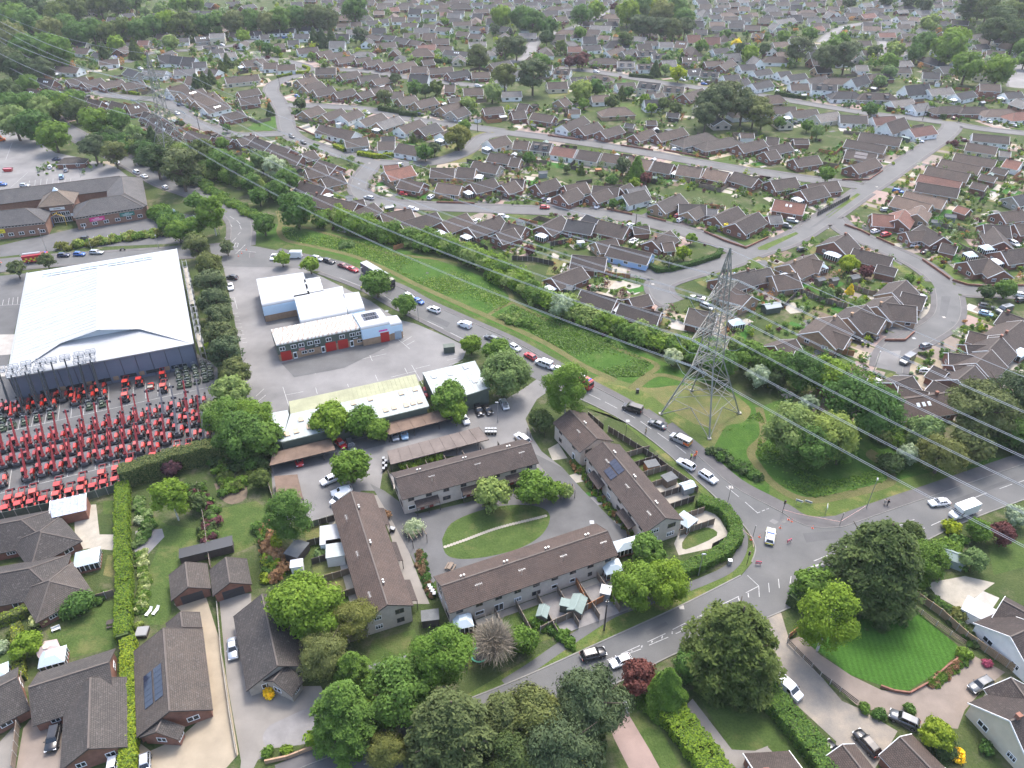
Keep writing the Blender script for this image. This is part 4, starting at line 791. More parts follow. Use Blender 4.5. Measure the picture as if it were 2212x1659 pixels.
# ------------------------------------------------------------------ brick office block with hipped grey roofs
def office():
 f=Z(0,1);g=Z(0,0);t=math.radians(28);he=5.0;W0=13.0;hr=he+W0/2*math.tan(t)
 pts=[(f(-300,190),f(250,135)),(f(745,70),f(1075,20)),(f(1075,20),g(1055,1515)),(g(-100,1650),g(1030,1515))]
 c=G(*f(450,100),hr);rel=Vector((c.x,c.y,0));root=thing('office_building','two-storey brick office block with grey hipped roofs and coloured banners','office building',rel)
 WALL['o']=surf('office_brick',(.25,.14,.1),.9,.14,1.2,8);ROOF['O']=tiles('office_slate',(.088,.087,.088),(.108,.106,.105),.4,.3)
 WNAME['o']='brick';RNAME['O']='grey'
 for i,(a,b) in enumerate(pts):
  p,q=G(*a,hr).to_2d(),G(*b,hr).to_2d();block(root,root,p,q,'oO',W0 if i<3 else 12.0,he,t,i in (0,1,2),False,rel,dark=True)
  if i<2:
   W=[o for o in root.children if o.name.startswith('wall')][-1];L=(q-p).length+W0*.8
   n=int(L/3.4)
   for k in range(n):
    x=-L/2+L*(k+.5)/n
    put_win(W,'w2',x,-W0/2,.9,1.7,1.2,0)
   for k in range(int(L/1.1)):
    put_win(W,'w1',-L/2+.8+k*1.1,-W0/2,4.1,.95,.6,0,False)
   bans=((-.02,'yellow_banner',(.75,.6,.03)),(-.44,'orange_banner',(.75,.16,.03))) if i==0 else ((-.2,'pink_banner',(.62,.03,.2)),(.24,'green_banner',(.03,.16,.13)))
   for x,nm,col in bans:
    bn=ob('banner',MB().box(L*x-2.6,-W0/2-.12,2.3,L*x+2.6,-W0/2-.03,3.8).mesh('banner',plain(nm,col,.6)),W)
    bn['label']=nm.replace('_',' ')+' with rows of small lettering'
    mb=MB()
    for zz,hw in ((3.4,.7),(3.0,1.9),(2.6,1.5)):
     k=-hw
     while k<hw:mb.box(L*x+k,-W0/2-.14,zz-.1,L*x+k+.16,-W0/2-.125,zz+.1);k+=.25
    ob('lettering',mb.mesh('lettering',WHITE if nm != 'yellow_banner' else BLACK),bn)
    # entrance tower with a rusty pyramid roof
 A,B=G(*f(315,125),7.2).to_2d(),G(*f(640,92),7.2).to_2d();ce=(A+B)/2;d=(B-A).normalized();n=Vector((-d.y,d.x));S=(B-A).length;m=ce+n*S/2*.9
 loc=Vector((m.x,m.y,0))-rel;rz=math.atan2(d.y,d.x)
 tw=ob('tower',box_walls(S*.86,S*.86,7.2).mesh('tower',WALL['o']),root,loc,rz)
 ob('tower_roof',hip_roof(S*.9,S*.9,7.2,7.2+S*.3,.5).mesh('tower_roof',[tiles('rusty_slate',(.11,.095,.08),(.135,.115,.095),.4,.3,(.2,.125,.075)),WOODD,RIDGE]),root,loc,rz)
 ob('roof_lantern',MB().frustum((-.9,-.9,.9,.9),(-.1,-.1,.1,.1),7.2+S*.27,7.2+S*.27+1.2).mesh('roof_lantern',GLASSB),root,loc,rz)
 y=-S*.43;sg=ob('sign_board',MB().box(-2.6,y-.1,5.0,2.6,y-.02,6.0).mesh('sign_board',WHITE),tw);mb=MB()
 for k in range(9):mb.box(-1.2+k*.27,y-.13,5.35,-1.02+k*.27,y-.11,5.65)
 ob('lettering',mb.mesh('lettering',DKMET),sg)
 for k in range(5):put_win(tw,'w2',-3+k*1.5,y,.1,1.4,2.2,0);put_win(tw,'w2',-3+k*1.5,y,2.6,1.4,1.6,0)
 cn=thing('entrance_canopy','gabled frame porch with one blue and one yellow leg','canopy',rel+loc,rz);BLU=plain('blue_paint',(.08,.2,.4),.5);YEL=plain('yellow_paint',(.65,.42,.04),.5)
 ob('leg',MB().beam((-2.2,y-3.5,0),(-2.2,y-3.2,3.4),.16).beam((-2.2,y-3.2,3.4),(0,y-3.2,4.6),.16).mesh('leg',BLU),cn);ob('leg',MB().beam((2.2,y-3.5,0),(2.2,y-3.2,3.4),.16).mesh('leg',YEL),cn)
 ob('canopy_roof',MB().beam((0,y-3.2,4.6),(2.2,y-3.2,3.4),.16).faces([(-2.2,y-3.2,3.42),(0,y-3.2,4.62),(0,y,4.62),(-2.2,y,3.42)],[(0,1,2,3),(3,2,1,0)]).mesh('canopy_roof',YEL),cn)
 for s in (-1,1):ob('square_sign',MB().box(s*4.6-.6,y-.55,2.2,s*4.6+.6,y-.45,3.3).mesh('square_sign',WHITE),tw)
office()
# gatehouse hut beside the upper car park
house(Z(0,0)(590,1362),Z(0,0)(640,1360),'rN','',w=5.5,hip=True,label='small square brick gatehouse with hipped roof in office car park',noun='hut',flags='n',group='office car park buildings')
# ------------------------------------------------------------------ large houses in the foreground
f=Z(0,2);k=Z(0,3);e=Z(1,3);b3=Z(3,3)
NEARG='large foreground houses'
house(f(-300,1265),f(230,1165),'rL','',w=9.5,hip=True,label='brown-tiled hipped house with tarpaulin extension below the tractor yard',noun='house',wings=[(f(330,1250),f(372,1300),9.0)],group=NEARG)
house(k(-300,30),k(300,-75),'rL','',w=9.5,hip=True,label='brown-tiled house with blue-glazed conservatory beside the yellow hedge',noun='house',wings=[(k(410,15),k(445,70),9.0)],group=NEARG)
house(k(250,962),k(938,745),'rL','',w=9.5,label='L-shaped brown-tiled house with black car on its drive',noun='house',wings=[(k(782,880),k(762,1490),8.5)],group=NEARG)
house(k(1412,452),k(1465,1165),'rL','',w=10.5,label='long mottled-tile house with dark solar panels beside gravel drive',noun='house',wings=[(k(1560,312),k(1577,440),5.0),(k(1350,1345),k(1400,1240),5.5)],group=NEARG)
R4=[o for o in HOUSES[-1][0].children if o.name.startswith('roof')][0];_,_,rz4,L4,w4,_=HOUSES[-1];t=math.radians(31);h4=2.45+w4/2*math.tan(t)
s4=-1 if math.cos(rz4-math.pi/2)<0 else 1  # slope that faces photo left
s4=1 if (Vector((-math.sin(rz4),math.cos(rz4))).x<0) else-1
for i in range(6):
 for j in range(2):
  y=1.5+j*1.75;mb=MB().box(-.5,-.82,.03,.5,.82,.1).xf(Matrix.Translation(((i-2.5)*1.06*(1 if math.sin(rz4)<0 else-1)+(1.6 if math.sin(rz4)<0 else-1.6),s4*y,h4-y*math.tan(t)+.06)) @ Matrix.Rotation(-s4*t,4,'X'));ob('solar_panel',mb.mesh('solar_panel',PV),R4)
house(e(52,158),e(187,776),'gL','',w=10.5,label='brown-tiled house with arched porch beside the bright maple tree',noun='house',wings=[(e(150,905),e(255,775),6.0)],group=NEARG)
house(f(1602,1540),k(1627,95),'rL','',w=6.2,label='brick double garage with black door at the top of gravel drive',noun='garage',flags='n',group='detached garages')
house(f(1952,1498),k(1987,55),'rL','',w=6.2,label='open-fronted brick carport garage with white chair inside',noun='garage',flags='n',group='detached garages')
house(k(-120,1010),k(-20,960),'rL','',w=9,label='brick house cut off by the lower left photo edge',noun='house',group=NEARG)
house(b3(2092,1252),b3(2400,1120),'cB','',w=11,he=3.2,pitch=36,label='cream house with red-brown dormered roof, bottom right corner',noun='house',wings=[(b3(2100,880),b3(2230,1060),6.5)],group=NEARG)
house(b3(2095,525),b3(2330,420),'wB','',w=11,he=2.8,label='white gabled house with chimney beside the striped lawn fence',noun='house',wings=[(b3(2030,210),b3(2250,330),7.0)],flags='n',group=NEARG)
house(b3(1140,1392),b3(1430,1690),'rB','',w=6.5,label='brown-tiled outbuilding beside two parked black cars',noun='garage',flags='n',group='detached garages')
house(b3(745,1590),b3(830,1700),'rB','',w=5,label='small tiled outbuilding at the bottom photo edge',noun='garage',flags='n',group='detached garages')
# ------------------------------------------------------------------ trees and shrubs
def unit(v):return v/np.maximum(np.linalg.norm(v,axis=1,keepdims=True),1e-6)
def leaf_quads(pos,nrm,size,rng,aspect=1.0,hang=False):
 n=len(pos);nrm=unit(nrm+rng.normal(0,.45,(n,3)));a=rng.normal(0,1,(n,3))
 if hang:a=a*.35+np.array([0,0,1.0])
 t=unit(np.cross(nrm,a));b=np.cross(nrm,t)
 if hang:t,b=b,t
 s=(size*rng.uniform(.6,1.4,n))[:,None];t=t*s*aspect;b=b*s/aspect
 return np.stack([pos-t-b*.6,pos+t*.9-b,pos+t*1.0+b*.8,pos-t*.8+b],1)
def lobes_crown(n,rng,nl,rz,lr,size,core=.62,hang=False,flat=1.0,aspect=1.15):
 d=unit(rng.normal(0,1,(nl,3)));d[:,2]=np.abs(d[:,2])*rng.choice([1,1,-.8],nl);rad=rng.uniform(core*.75,core*1.1,(nl,1))
 c=d*rad*np.array([1,1,rz]);c=np.vstack([c,[[0,0,0]],[[0,0,rz*.45]]]);L=np.concatenate([rng.uniform(lr*.75,lr*1.2,nl),[core*.9,core*.7]])
 k=rng.integers(0,len(c),n);u=unit(rng.normal(0,1,(n,3)));u[:,2]=np.where(rng.random(n)<.72,np.abs(u[:,2]),u[:,2])
 p=c[k]+u*(L[k]*np.where(rng.random(n)<.12,rng.uniform(1.05,1.4,n),rng.uniform(.62,1.08,n)))[:,None]*np.array([1,1,flat])
 return leaf_quads(p,u+p*.5,size,rng,aspect,hang)
def cone_crown(n,rng,h,size,lump=.12):
 t=rng.random(n)**.6;t=1-t;a=rng.random(n)*2*np.pi;r=(1-t)**.75*(1+lump*np.sin(a*5+t*14)+rng.normal(0,.06,n))
 p=np.stack([r*np.cos(a),r*np.sin(a),(t-.5)*h],1);nn=np.stack([np.cos(a),np.sin(a),np.full(n,.7)],1);return leaf_quads(p,nn,size,rng,.8)
def tier_crown(n,rng,h,nb,size,droop=.18):
 t=np.sort(rng.random(nb))**.9;a=np.arange(nb)*2.4+rng.normal(0,.3,nb);L=np.maximum(1-((t-.3)/.74)**2,.06)**.6*rng.uniform(.72,1.08,nb)
 k=rng.integers(0,nb,n);s=rng.random(n)**.55;wid=rng.normal(0,.11,n)*(1-s*.4)*(L[k]+.35)
 x=L[k]*s;p=np.stack([x*np.cos(a[k])-wid*np.sin(a[k]),x*np.sin(a[k])+wid*np.cos(a[k]),(t[k]-.5)*h-droop*s**2+rng.normal(0,.045,n)],1)
 nn=np.stack([np.cos(a[k])*.5,np.sin(a[k])*.5,np.full(n,1.0)],1);return leaf_quads(p,nn,size,rng,1.5)
def quads_mesh(name,Q,mat,mi=None):
 Q=np.asarray(Q,np.float32);n=len(Q);me=bpy.data.meshes.new(name)
 me.vertices.add(n*4);me.vertices.foreach_set('co',Q.reshape(-1));me.loops.add(n*4);me.loops.foreach_set('vertex_index',np.arange(n*4,dtype=np.int32))
 me.polygons.add(n);me.polygons.foreach_set('loop_start',np.arange(0,n*4,4,dtype=np.int32))
 for m in (mat if isinstance(mat,list) else [mat]):me.materials.append(m)
 if mi is not None:me.polygons.foreach_set('material_index',np.asarray(mi,np.int32))
 me.update(calc_edges=True);return me
def twig_crown(n,rng):
 out=[];
 for i in range(n):
  d=unit(rng.normal(0,1,(1,3)))[0];d[2]=abs(d[2])*.9+.05;s=rng.uniform(.25,.8);p=d*s*.95+np.array([0,0,-.3]);q=p+(d+rng.normal(0,.45,3))*rng.uniform(.15,.4)
  w=np.cross(q-p,rng.normal(0,1,3));w=w/np.linalg.norm(w)*rng.uniform(.004,.012);out.append([p-w,p+w,q+w*.4,q-w*.4])
 return np.array(out)
 # kind: crown centre height, trunk reach, crown builder(level) ; everything in crown radii
KIND={'R':(.98,.9),'B':(1.5,1.5),'P':(1.2,2.2),'C':(1.4,1.2),'D':(1.02,2.0),'U':(.45,.3),'W':(1.1,.9),'L':(1.28,2.2)}
CROWN={}
def crown(kind,lvl,var):
 key=(kind,lvl,var)
 if key in CROWN:return CROWN[key]
 rng=np.random.default_rng(hash((ord(kind),lvl,var))%9999);n=(1200,5000,17000)[lvl];s=(.1,.052,.028)[lvl]
 if kind=='R':Q=lobes_crown(n,rng,34,.92,.28,s,.72)
 elif kind=='B':Q=lobes_crown(n,rng,34,1.5,.28,s*.85,.7,hang=True,aspect=.75)
 elif kind=='P':Q=lobes_crown(n,rng,26,1.0,.3,s*.8,.72,flat=.6,aspect=1.5)
 elif kind=='C':Q=cone_crown(n,rng,2.7,s*1.0)
 elif kind=='D':Q=tier_crown(int(n*1.3),rng,2.0,130,s*.95)
 elif kind=='L':Q=tier_crown(int(n*1.2),rng,2.5,90,s*.85,.3)
 elif kind=='U':Q=lobes_crown(n,rng,12,.62,.45,s,.52)
 else:Q=twig_crown(int(n*.34),rng)
 CROWN[key]=quads_mesh('crown',Q,LEAF['mid']);return CROWN[key]
TRUNK={}
def trunk(kind):
 if kind in TRUNK:return TRUNK[kind]
 rng=random.Random(ord(kind));hc,reach=KIND[kind];mb=MB();w={'P':.055,'D':.06,'C':.05,'U':.03,'B':.035}.get(kind,.06)
 top=hc+{'B':1.0,'P':.3,'D':1.1,'L':1.3,'C':.9}.get(kind,.25);pts=[(0,0,-.05),(.01,0,hc*.4),(.03,.02,hc*.8),(.02,.03,top)];mb.tube(pts,[w*1.3,w,w*.75,w*.25],8)
 for i in range(9 if kind in 'RPW' else 5):
  a=i*2.4+rng.random();z=hc*rng.uniform(.55,1.0);l=rng.uniform(.5,.85);mb.tube([(0,0,z),(math.cos(a)*l*.5,math.sin(a)*l*.5,z+.25),(math.cos(a)*l,math.sin(a)*l,z+rng.uniform(.3,.6))],[w*.5,w*.35,w*.12],6)
 TRUNK[kind]=mb.mesh('trunk',BARKP if kind=='B' else BARK);return TRUNK[kind]
LNAME={'mid':'green','bright':'bright green','dark':'dark green','pine':'dark needled','olive':'olive green','pale':'pale green','white':'white-flowering','purple':'purple-leaved','yellow':'golden yellow','lime':'lime green','bare':'bare grey','pink':'pink-flowering','rust':'russet'}
KNAME={'R':'broadleaf tree','B':'birch tree','P':'pine tree','C':'conifer','D':'spreading conifer','L':'larch tree','U':'shrub','W':'tree'}
TREES=[]
def tree(x,y,r,kind='R',leaf='mid',phrase='',label=None,name=None,group=None,zs=1.0):
 """x, y: crown centre in the photo; r: crown half-width in photo units"""
 hc,reach=KIND[kind];rad=r/SCALE(y)
 for _ in range(3):p=G(x,y,min(hc*rad,60));rad=r/(FX/(p.y*CP-(p.z-CAMH)*SP))
 rad=min(rad,12);rad*=1.1;p=G(x,y,hc*rad*zs)
 lvl=0 if r<22 else (1 if r<44 else 2);lab=label or f"{LNAME[leaf]} {KNAME[kind]} {phrase}"
 root=thing(name or ('shrub' if kind=='U' else {'P':'pine_tree','B':'birch_tree','C':'conifer','D':'conifer','L':'larch_tree'}.get(kind,'tree')),lab,'shrub' if kind=='U' else 'tree',(p.x,p.y,0),0,group or 'trees and shrubs '+phrase)
 a=random.random()*6.28;ob('trunk',trunk(kind),root,(0,0,0),a,(rad,rad,rad*zs));k=random.uniform(.93,1.07)
 ob('crown',crown(kind,lvl,len(TREES)%2),root,(0,0,hc*rad*zs),a,(rad*k,rad/k,rad*zs),LEAF[leaf]);TREES.append((p.x,p.y,rad));return root
def grove(phrase,spec,dk='R',dl='mid'):
 for it in spec.split(';'):
  a=it.split()
  if len(a)<3:continue
  tree(float(a[0]),float(a[1]),float(a[2]),a[3] if len(a)>3 else dk,a[4] if len(a)>4 else dl,phrase)
grove('in the upper left woods','''30 40 35; 80 25 30 R dark; 20 85 40 R olive; 70 60 35; 112 70 32 R olive; 60 112 35; 126 36 30 R dark; 100 105 30; 15 132 35 P pine; 42 150 30 R dark; 126 112 35 R bright; 30 10 30 R dark; 152 20 30 R dark; 175 5 26 R dark; 140 60 28; 215 12 24 R dark; 250 8 24 R dark; 290 6 20; 90 150 26 P pine; 60 185 22; 385 12 20 R bright; 420 8 20 R bright; 345 22 14 R pale; 312 25 10 R pale''')
grove('in the tall far tree belt','''165 75 26; 200 68 26; 235 72 24 R dark; 265 66 24 R dark; 300 66 24; 330 60 24; 365 52 27 R bright; 400 55 28 R dark; 435 55 25; 470 52 25; 505 50 26 R olive; 540 48 26; 575 50 24 R olive; 605 45 26; 640 40 26; 675 38 26 R olive; 705 42 25 R olive; 765 22 28 R mid; 250 95 18 R bright; 225 112 14 C dark; 290 104 14 C dark; 368 92 16 R pale; 525 80 15 R bright''')
grove('beside the hill road woods','''25 232 30; 62 228 28; 95 238 28 R pale; 132 226 28; 30 266 35 R pale; 72 272 35; 115 295 32 R bright; 108 226 30 R mid; 160 240 25 R dark; 202 262 30 R bright; 255 262 26 R mid; 238 288 14 R bright; 160 220 24 R mid; 285 285 16 R pale; 20 200 26 R dark; 200 318 28 P pine; 245 330 26 P pine; 335 345 34 P dark; 388 360 42 P pine; 330 300 18 C dark; 440 330 28 R dark; 475 352 30; 520 368 28; 565 350 24 R pale; 592 362 24 R white; 620 388 26; 600 412 24; 640 455 40 R mid; 570 485 24 R mid; 545 395 22 R mid; 480 310 14 R bright; 560 425 20 R mid; 35 580 18 P pine; 100 563 18 P pine; 352 487 14 B bright; 456 462 30 B mid; 385 500 24 R bright; 415 492 24 R bright; 420 520 20 R dark; 420 436 20 R mid; 350 455 16 R bright; 489 535 15 P pine''')
grove('in the pine row between warehouse and yard','''425 532 26; 452 572 30; 455 612 32; 465 652 34; 475 688 33; 475 728 36; 490 762 38; 508 804 34''','P','pine')
tree(447,632,12,'R','bright','','small bright green tree poking out of the pine row');tree(447,752,12,'R','bright','','second small bright tree lower in the pine row')
grove('above the hedge by the machine yard','''500 850 38 R pale; 485 905 46 R mid; 545 905 44 R bright; 520 945 52 R mid; 570 950 40 R mid; 460 890 26 R pale''')
grove('beside the long shed and carports','''715 912 42 R bright; 778 912 36 R bright; 815 930 26 R bright; 973 862 40 R mid; 983 890 28 R bright; 757 1010 40 R bright; 623 1118 50 B mid; 910 890 18 U olive; 948 984 14 U bright''')
grove('along the side road frontage','''609 560 17 R bright; 670 573 19 R bright; 813 613 31 R mid; 875 660 24 R mid; 1018 745 22 R bright; 1075 763 31 R mid; 1090 812 50 R pale; 1223 845 50 B bright; 1168 909 27 R dark''')
grove('in the terrace courtyard','''1062 1068 38 R pale; 1150 1056 40 R bright; 1192 1062 24 R bright; 1221 1062 18 R pale; 895 1142 22 U white; 833 1115 14 U rust''')
grove('in the back gardens at lower left','''370 1079 38 B bright; 425 1087 20 R dark; 370 1012 20 R purple; 457 1125 14 U mid; 505 1012 16 U dark; 560 1035 22 R dark; 598 1200 20 U rust; 693 1197 16 U pale; 590 1165 18 U lime; 85 1340 20 U white; 60 1395 30 R bright; 170 1310 34 U mid; 583 1497 14 U yellow; 578 1624 15 U bright; 618 1622 14 U bright; 300 1125 12 U white; 480 1065 12 U mid; 440 1160 14 U dark; 28 1370 14 U dark; 300 1350 10 U pale; 2 1398 16 U white''')
tree(665,1314,76,'R','bright','','huge lime green maple above the arched-porch house',group='foreground trees')
for a in ((698,1414,58,'P','olive','olive pine crowded under the lime green maple'),(765,1342,46,'P','olive','slim olive pine beside the terrace end wall'),(742,1545,74,'L','mid','feathery bright larch beside the turning drive'),(762,1450,44,'L','mid','smaller feathery larch between pine and shed'),(865,1500,74,'R','mid','broad-leaved laurel tree in front of garden shed'),(953,1425,66,'B','bright','tall bright birch beside the terrace garden fence'),
(1065,1381,46,'W','bare','leafless grey tree beside the round trampoline'),(978,1580,98,'D','olive','great olive spreading conifer at the bottom centre'),(835,1619,46,'P','olive','brownish pine overhanging the main road'),(1085,1560,66,'D','olive','second olive conifer right of the great one'),(1278,1514,80,'P','pine','flat-topped pine below the black car on main road'),(1160,1550,68,'P','pine','pine between olive conifer and flat-topped pine'),
(1215,1610,84,'P','pine','lowest big pine at the bottom edge'),(1110,1640,60,'P','dark','dark pine in the bottom shadow'),(1381,1464,38,'R','purple','purple-leaved tree beside the main road'),(1441,1482,44,'C','bright','rounded clipped conifer above the long hedge'),(1588,1390,98,'D','dark','giant dark cedar beside the parked white pickup'),(1612,1450,58,'D','dark','lower dark cedar joined under the giant cedar'),(1490,1440,34,'R','mid','round green tree squeezed beside giant cedar'),
(1131,1384,32,'R','bright','bright garden tree beside the leafless tree'),(1375,1268,52,'R','bright','bright lush tree at terrace corner, left half'),(1436,1262,50,'R','bright','bright lush tree at terrace corner, right half'),(1400,1192,38,'R','mid','green tree behind the terrace corner trees'),(1334,1288,18,'U','lime','lime shrub at the timber fence corner'),(1243,1646,28,'U','yellow','bright yellow shrub under the lowest pines'),
(1900,1215,96,'D','dark','broad dark yew at the road junction corner'),(1996,1212,45,'R','mid','green tree against the right side of the yew'),(1971,1152,25,'R','dark','small dark tree behind the yew by road'),(1790,1340,64,'B','bright','weeping bright birch over the striped lawn'),(1760,1268,42,'R','mid','leafy green tree at the driveway gate'),(2054,1140,20,'U','lime','lime shrub beside the white lorry'),(2114,1147,26,'R','bright','rounded bright tree by the right-hand verge'),
(2164,1155,26,'R','purple','red-purple tree by the right-hand verge'),(2196,1114,24,'R','white','white-flowering tree at right edge near lorry'),(2104,1212,26,'R','pale','greyish tree beside the green shed'),(2084,1412,17,'U','bright','green shrub at corner of the striped lawn'),(2132,1432,11,'U','pink','bright pink rhododendron by the timber fence'),(2069,1327,18,'U','olive','olive shrub beside the white flat roof'),(2024,1590,34,'R','lime','lime green tree beside the tiled outbuilding'),
(2068,1632,17,'U','yellow','vivid yellow shrub below the lime tree'),(2129,1615,17,'U','mid','green shrub against the cream wall'),(1966,1532,14,'U','mid','shrub beside the silver estate car'),(1900,1545,16,'U','mid','first shrub at the end of rail fence'),(1868,1530,14,'U','mid','second shrub at the end of rail fence'),(2040,1612,30,'U','dark','dark shrub under the lime tree')):
 tree(*a[:5],'',a[5],group='foreground trees')
grove('in the thicket by the pylon','''1560 788 36; 1622 772 34; 1682 792 38; 1736 806 44; 1792 812 42 R bright; 1640 815 26 R white; 1674 818 24 R dark; 1453 772 20 R white; 1211 662 26 R white; 1510 770 26; 1590 745 20 R pale''')
grove('on the right-hand green','''1862 885 72 R mid; 1712 935 58 R pale; 1790 945 56 R pale; 1745 970 50 R mid; 1815 975 34 R mid; 1749 872 20 R white; 1924 1004 27 U dark; 1964 982 24 R white; 2034 985 45 R olive; 2096 965 42 R olive; 1996 935 38 R pale; 2121 888 68 P pine; 2178 852 55 P pine; 2200 940 36 R mid; 1934 935 22 U mid; 2205 880 30 R bright''')
grove('in the mid estate gardens','''678 80 13 C dark; 695 80 13 C dark; 715 80 13 C dark; 778 75 17 P pine; 738 88 9; 908 62 7 C dark; 873 70 8 R dark; 923 80 7 U rust; 960 47 9 R bright; 1083 37 24 R bright; 1070 62 11 P pine; 1035 122 27 P pine; 1090 100 20 P pine; 1090 165 28 P pine; 1063 200 21 R pale; 898 192 18; 918 195 14 R dark; 943 190 16 R dark; 853 170 12 P pine; 830 210 17 P pine; 1010 225 16 R pale; 1003 272 14; 990 298 26 R olive; 918 330 18; 938 320 14 P pine; 893 297 7 C dark; 648 225 14 R dark; 583 235 9 C dark; 680 320 10; 673 122 9 R bright; 758 345 9 R pale; 578 105 12; 560 97 11; 598 110 10; 618 357 10 C dark; 490 130 10 C dark; 478 142 9 C dark; 440 172 12 C dark; 425 180 14 C dark; 455 165 10 C dark; 392 268 7 R dark; 489 277 9 R mid''')
grove('around the far copse','''1116 100 22 P pine; 1128 40 26; 1151 50 26; 1186 60 20; 1181 82 16 R dark; 1211 100 13 P dark; 1256 35 22; 1288 22 18 R bright; 1253 72 14; 1328 17 10 R purple; 1258 130 17 R purple; 1231 135 13 R purple; 1356 30 26 R lime; 1381 18 28 R pale; 1408 12 28 R lime; 1430 30 27 R olive; 1460 20 24; 1476 40 22; 1381 55 22 P pine; 1406 58 22 P pine; 1430 60 22 P pine; 1455 62 22 P pine; 1480 58 20 P pine; 1351 85 16 P dark; 1151 160 33 P pine; 1166 138 22 R bright; 1473 125 8 C dark; 1416 147 11 C dark; 1438 150 12 R pale; 1466 160 17 R lime; 1443 127 13 R pale; 1516 100 14; 1568 77 13; 1591 95 11 R yellow; 1601 107 14 P dark; 1621 117 18 R bright; 1651 107 14 P dark''')
grove('behind the long middle street','''1256 197 24 R pale; 1286 190 19 R mid; 1261 225 12 R bright; 1323 220 17 R dark; 1343 200 10 C dark; 1358 200 13 R mid; 1393 215 12 R bright; 1408 235 12 R bright; 1543 222 38 P pine; 1568 210 36 P pine; 1606 225 34 P pine; 1631 237 30 P pine; 1526 248 28 P pine; 1648 250 28 P pine; 1346 357 18 P pine; 1376 363 18 C mid; 1396 385 13 R purple; 1371 395 12 R lime; 1321 390 13; 1256 365 8 C dark; 1143 342 14; 1298 378 8 R dark; 1225 365 9 R dark; 1434 225 14 R dark; 1460 235 14 R dark''')
grove('in the upper right gardens','''1726 105 26 P pine; 1749 75 16; 1799 107 22; 1784 125 28 P pine; 1829 120 30 P pine; 1819 90 18 R bright; 1889 112 14 R dark; 1936 110 18 R pale; 1996 95 24; 1979 115 20; 2049 107 34 R bright; 2064 85 26 R bright; 2089 147 32 R bright; 2159 152 33 R bright; 2011 52 20 R pale; 1919 135 20; 1921 157 16 R pale; 1901 177 14 R pale; 1691 80 14 R bright; 1879 237 16; 2009 230 11 R bright; 1766 285 15 R pale; 1684 265 13; 1744 272 13 R bright; 1786 377 17 R bright; 2061 310 8 R purple; 1834 570 20 R lime; 1871 587 15 R purple; 1964 602 11 R bright; 1786 635 16 R pale; 2131 632 18 R dark; 2174 625 22 R mid; 1493 515 12 R bright; 1478 547 16 R lime; 1445 565 14 R olive; 1343 510 11 R dark; 1143 540 12 R purple; 1326 440 11; 1346 437 11 R dark; 1566 492 13 U yellow; 1838 623 8 C yellow; 1812 630 10 R dark''')
grove('in the dark wood, top right corner','''2096 15 28; 2134 22 30; 2159 45 33; 2146 66 28; 2184 37 34; 2196 75 30; 2206 14 30; 2179 60 28; 2121 8 26; 2212 105 22 R mid; 2215 130 18 R mid; 1834 6 14 R dark; 1912 5 14 R dark; 1997 8 20 R dark; 1960 4 16 R dark''','P','dark')
# ------------------------------------------------------------------ thickets, hedges and garden planting
def bush_quads(p,r,rz,n,rng,size):
 Q=lobes_crown(n,rng,7,rz,.45,size/r,.55);return Q*r+np.array([p[0],p[1],r*rz*.6])
def thicket(name,line,rpx,hgt,leafs,label,step=.6,dens=130,depth=3):
 rng=np.random.default_rng(len(line)*7+int(line[0][0]));w=smooth_line([G(*p).to_2d() for p in line],6);Q=[];mi=[];acc=0
 for a,b in zip(w[:-1],w[1:]):
  L=(b-a).length;acc+=L;r0=rpx/SCALE(PX((a.x,a.y,0))[1])
  while acc>r0*step:
   acc-=r0*step
   for k in range(depth):
    r=r0*rng.uniform(.6,1.15);p=np.array(a)+rng.normal(0,r0*.45,2);q=bush_quads(p,r,hgt*rng.uniform(.7,1.2),int(dens*max(1,r*r*.5)),rng,.26);Q.append(q);mi+=[int(rng.integers(0,len(leafs)))]*len(q)
 o=stuff(ob(name,quads_mesh(name,np.concatenate(Q),[LEAF[l] for l in leafs],mi)));o['label']=label;o['category']='undergrowth';return o
thicket('undergrowth',[(705,478),(750,492),(800,507),(860,522),(920,532),(980,550),(1040,572),(1090,600),(1130,630),(1190,662),(1260,692),(1330,718),(1400,742),(1470,765),(1540,790)],24,.95,['mid','bright','mid','pale'],'long green shrub belt between field and bungalow gardens')
thicket('undergrowth',[(260,330),(330,318),(400,345),(470,380),(540,405),(590,430)],22,.8,['mid','pale','dark'],'tangled scrub beside the hill road',.9)
thicket('undergrowth',[(430,390),(480,430),(530,455),(570,480)],12,.35,['mid','bright'],'low bramble strip along the hill road',.8)
thicket('undergrowth',[(130,538),(180,532),(230,525),(290,515),(350,508),(410,505)],12,.7,['pale','olive','mid'],'grey-green shrub bank in front of the office',.8)
thicket('undergrowth',[(0,215),(60,255),(110,275)],20,.9,['mid','dark'],'dense scrub by the upper car park',.9)
thicket('undergrowth',[(1085,690),(1130,700),(1160,712)],14,.3,['pale','mid'],'low bramble patch in the field',.8)
thicket('undergrowth',[(735,530),(765,533)],12,.3,['pale','mid'],'small bramble mound at field edge',.8)
thicket('undergrowth',[(1540,975),(1580,1000),(1600,1015),(1640,1035)],14,.6,['mid','dark'],'green scrub along the footway beside pylon',.7)
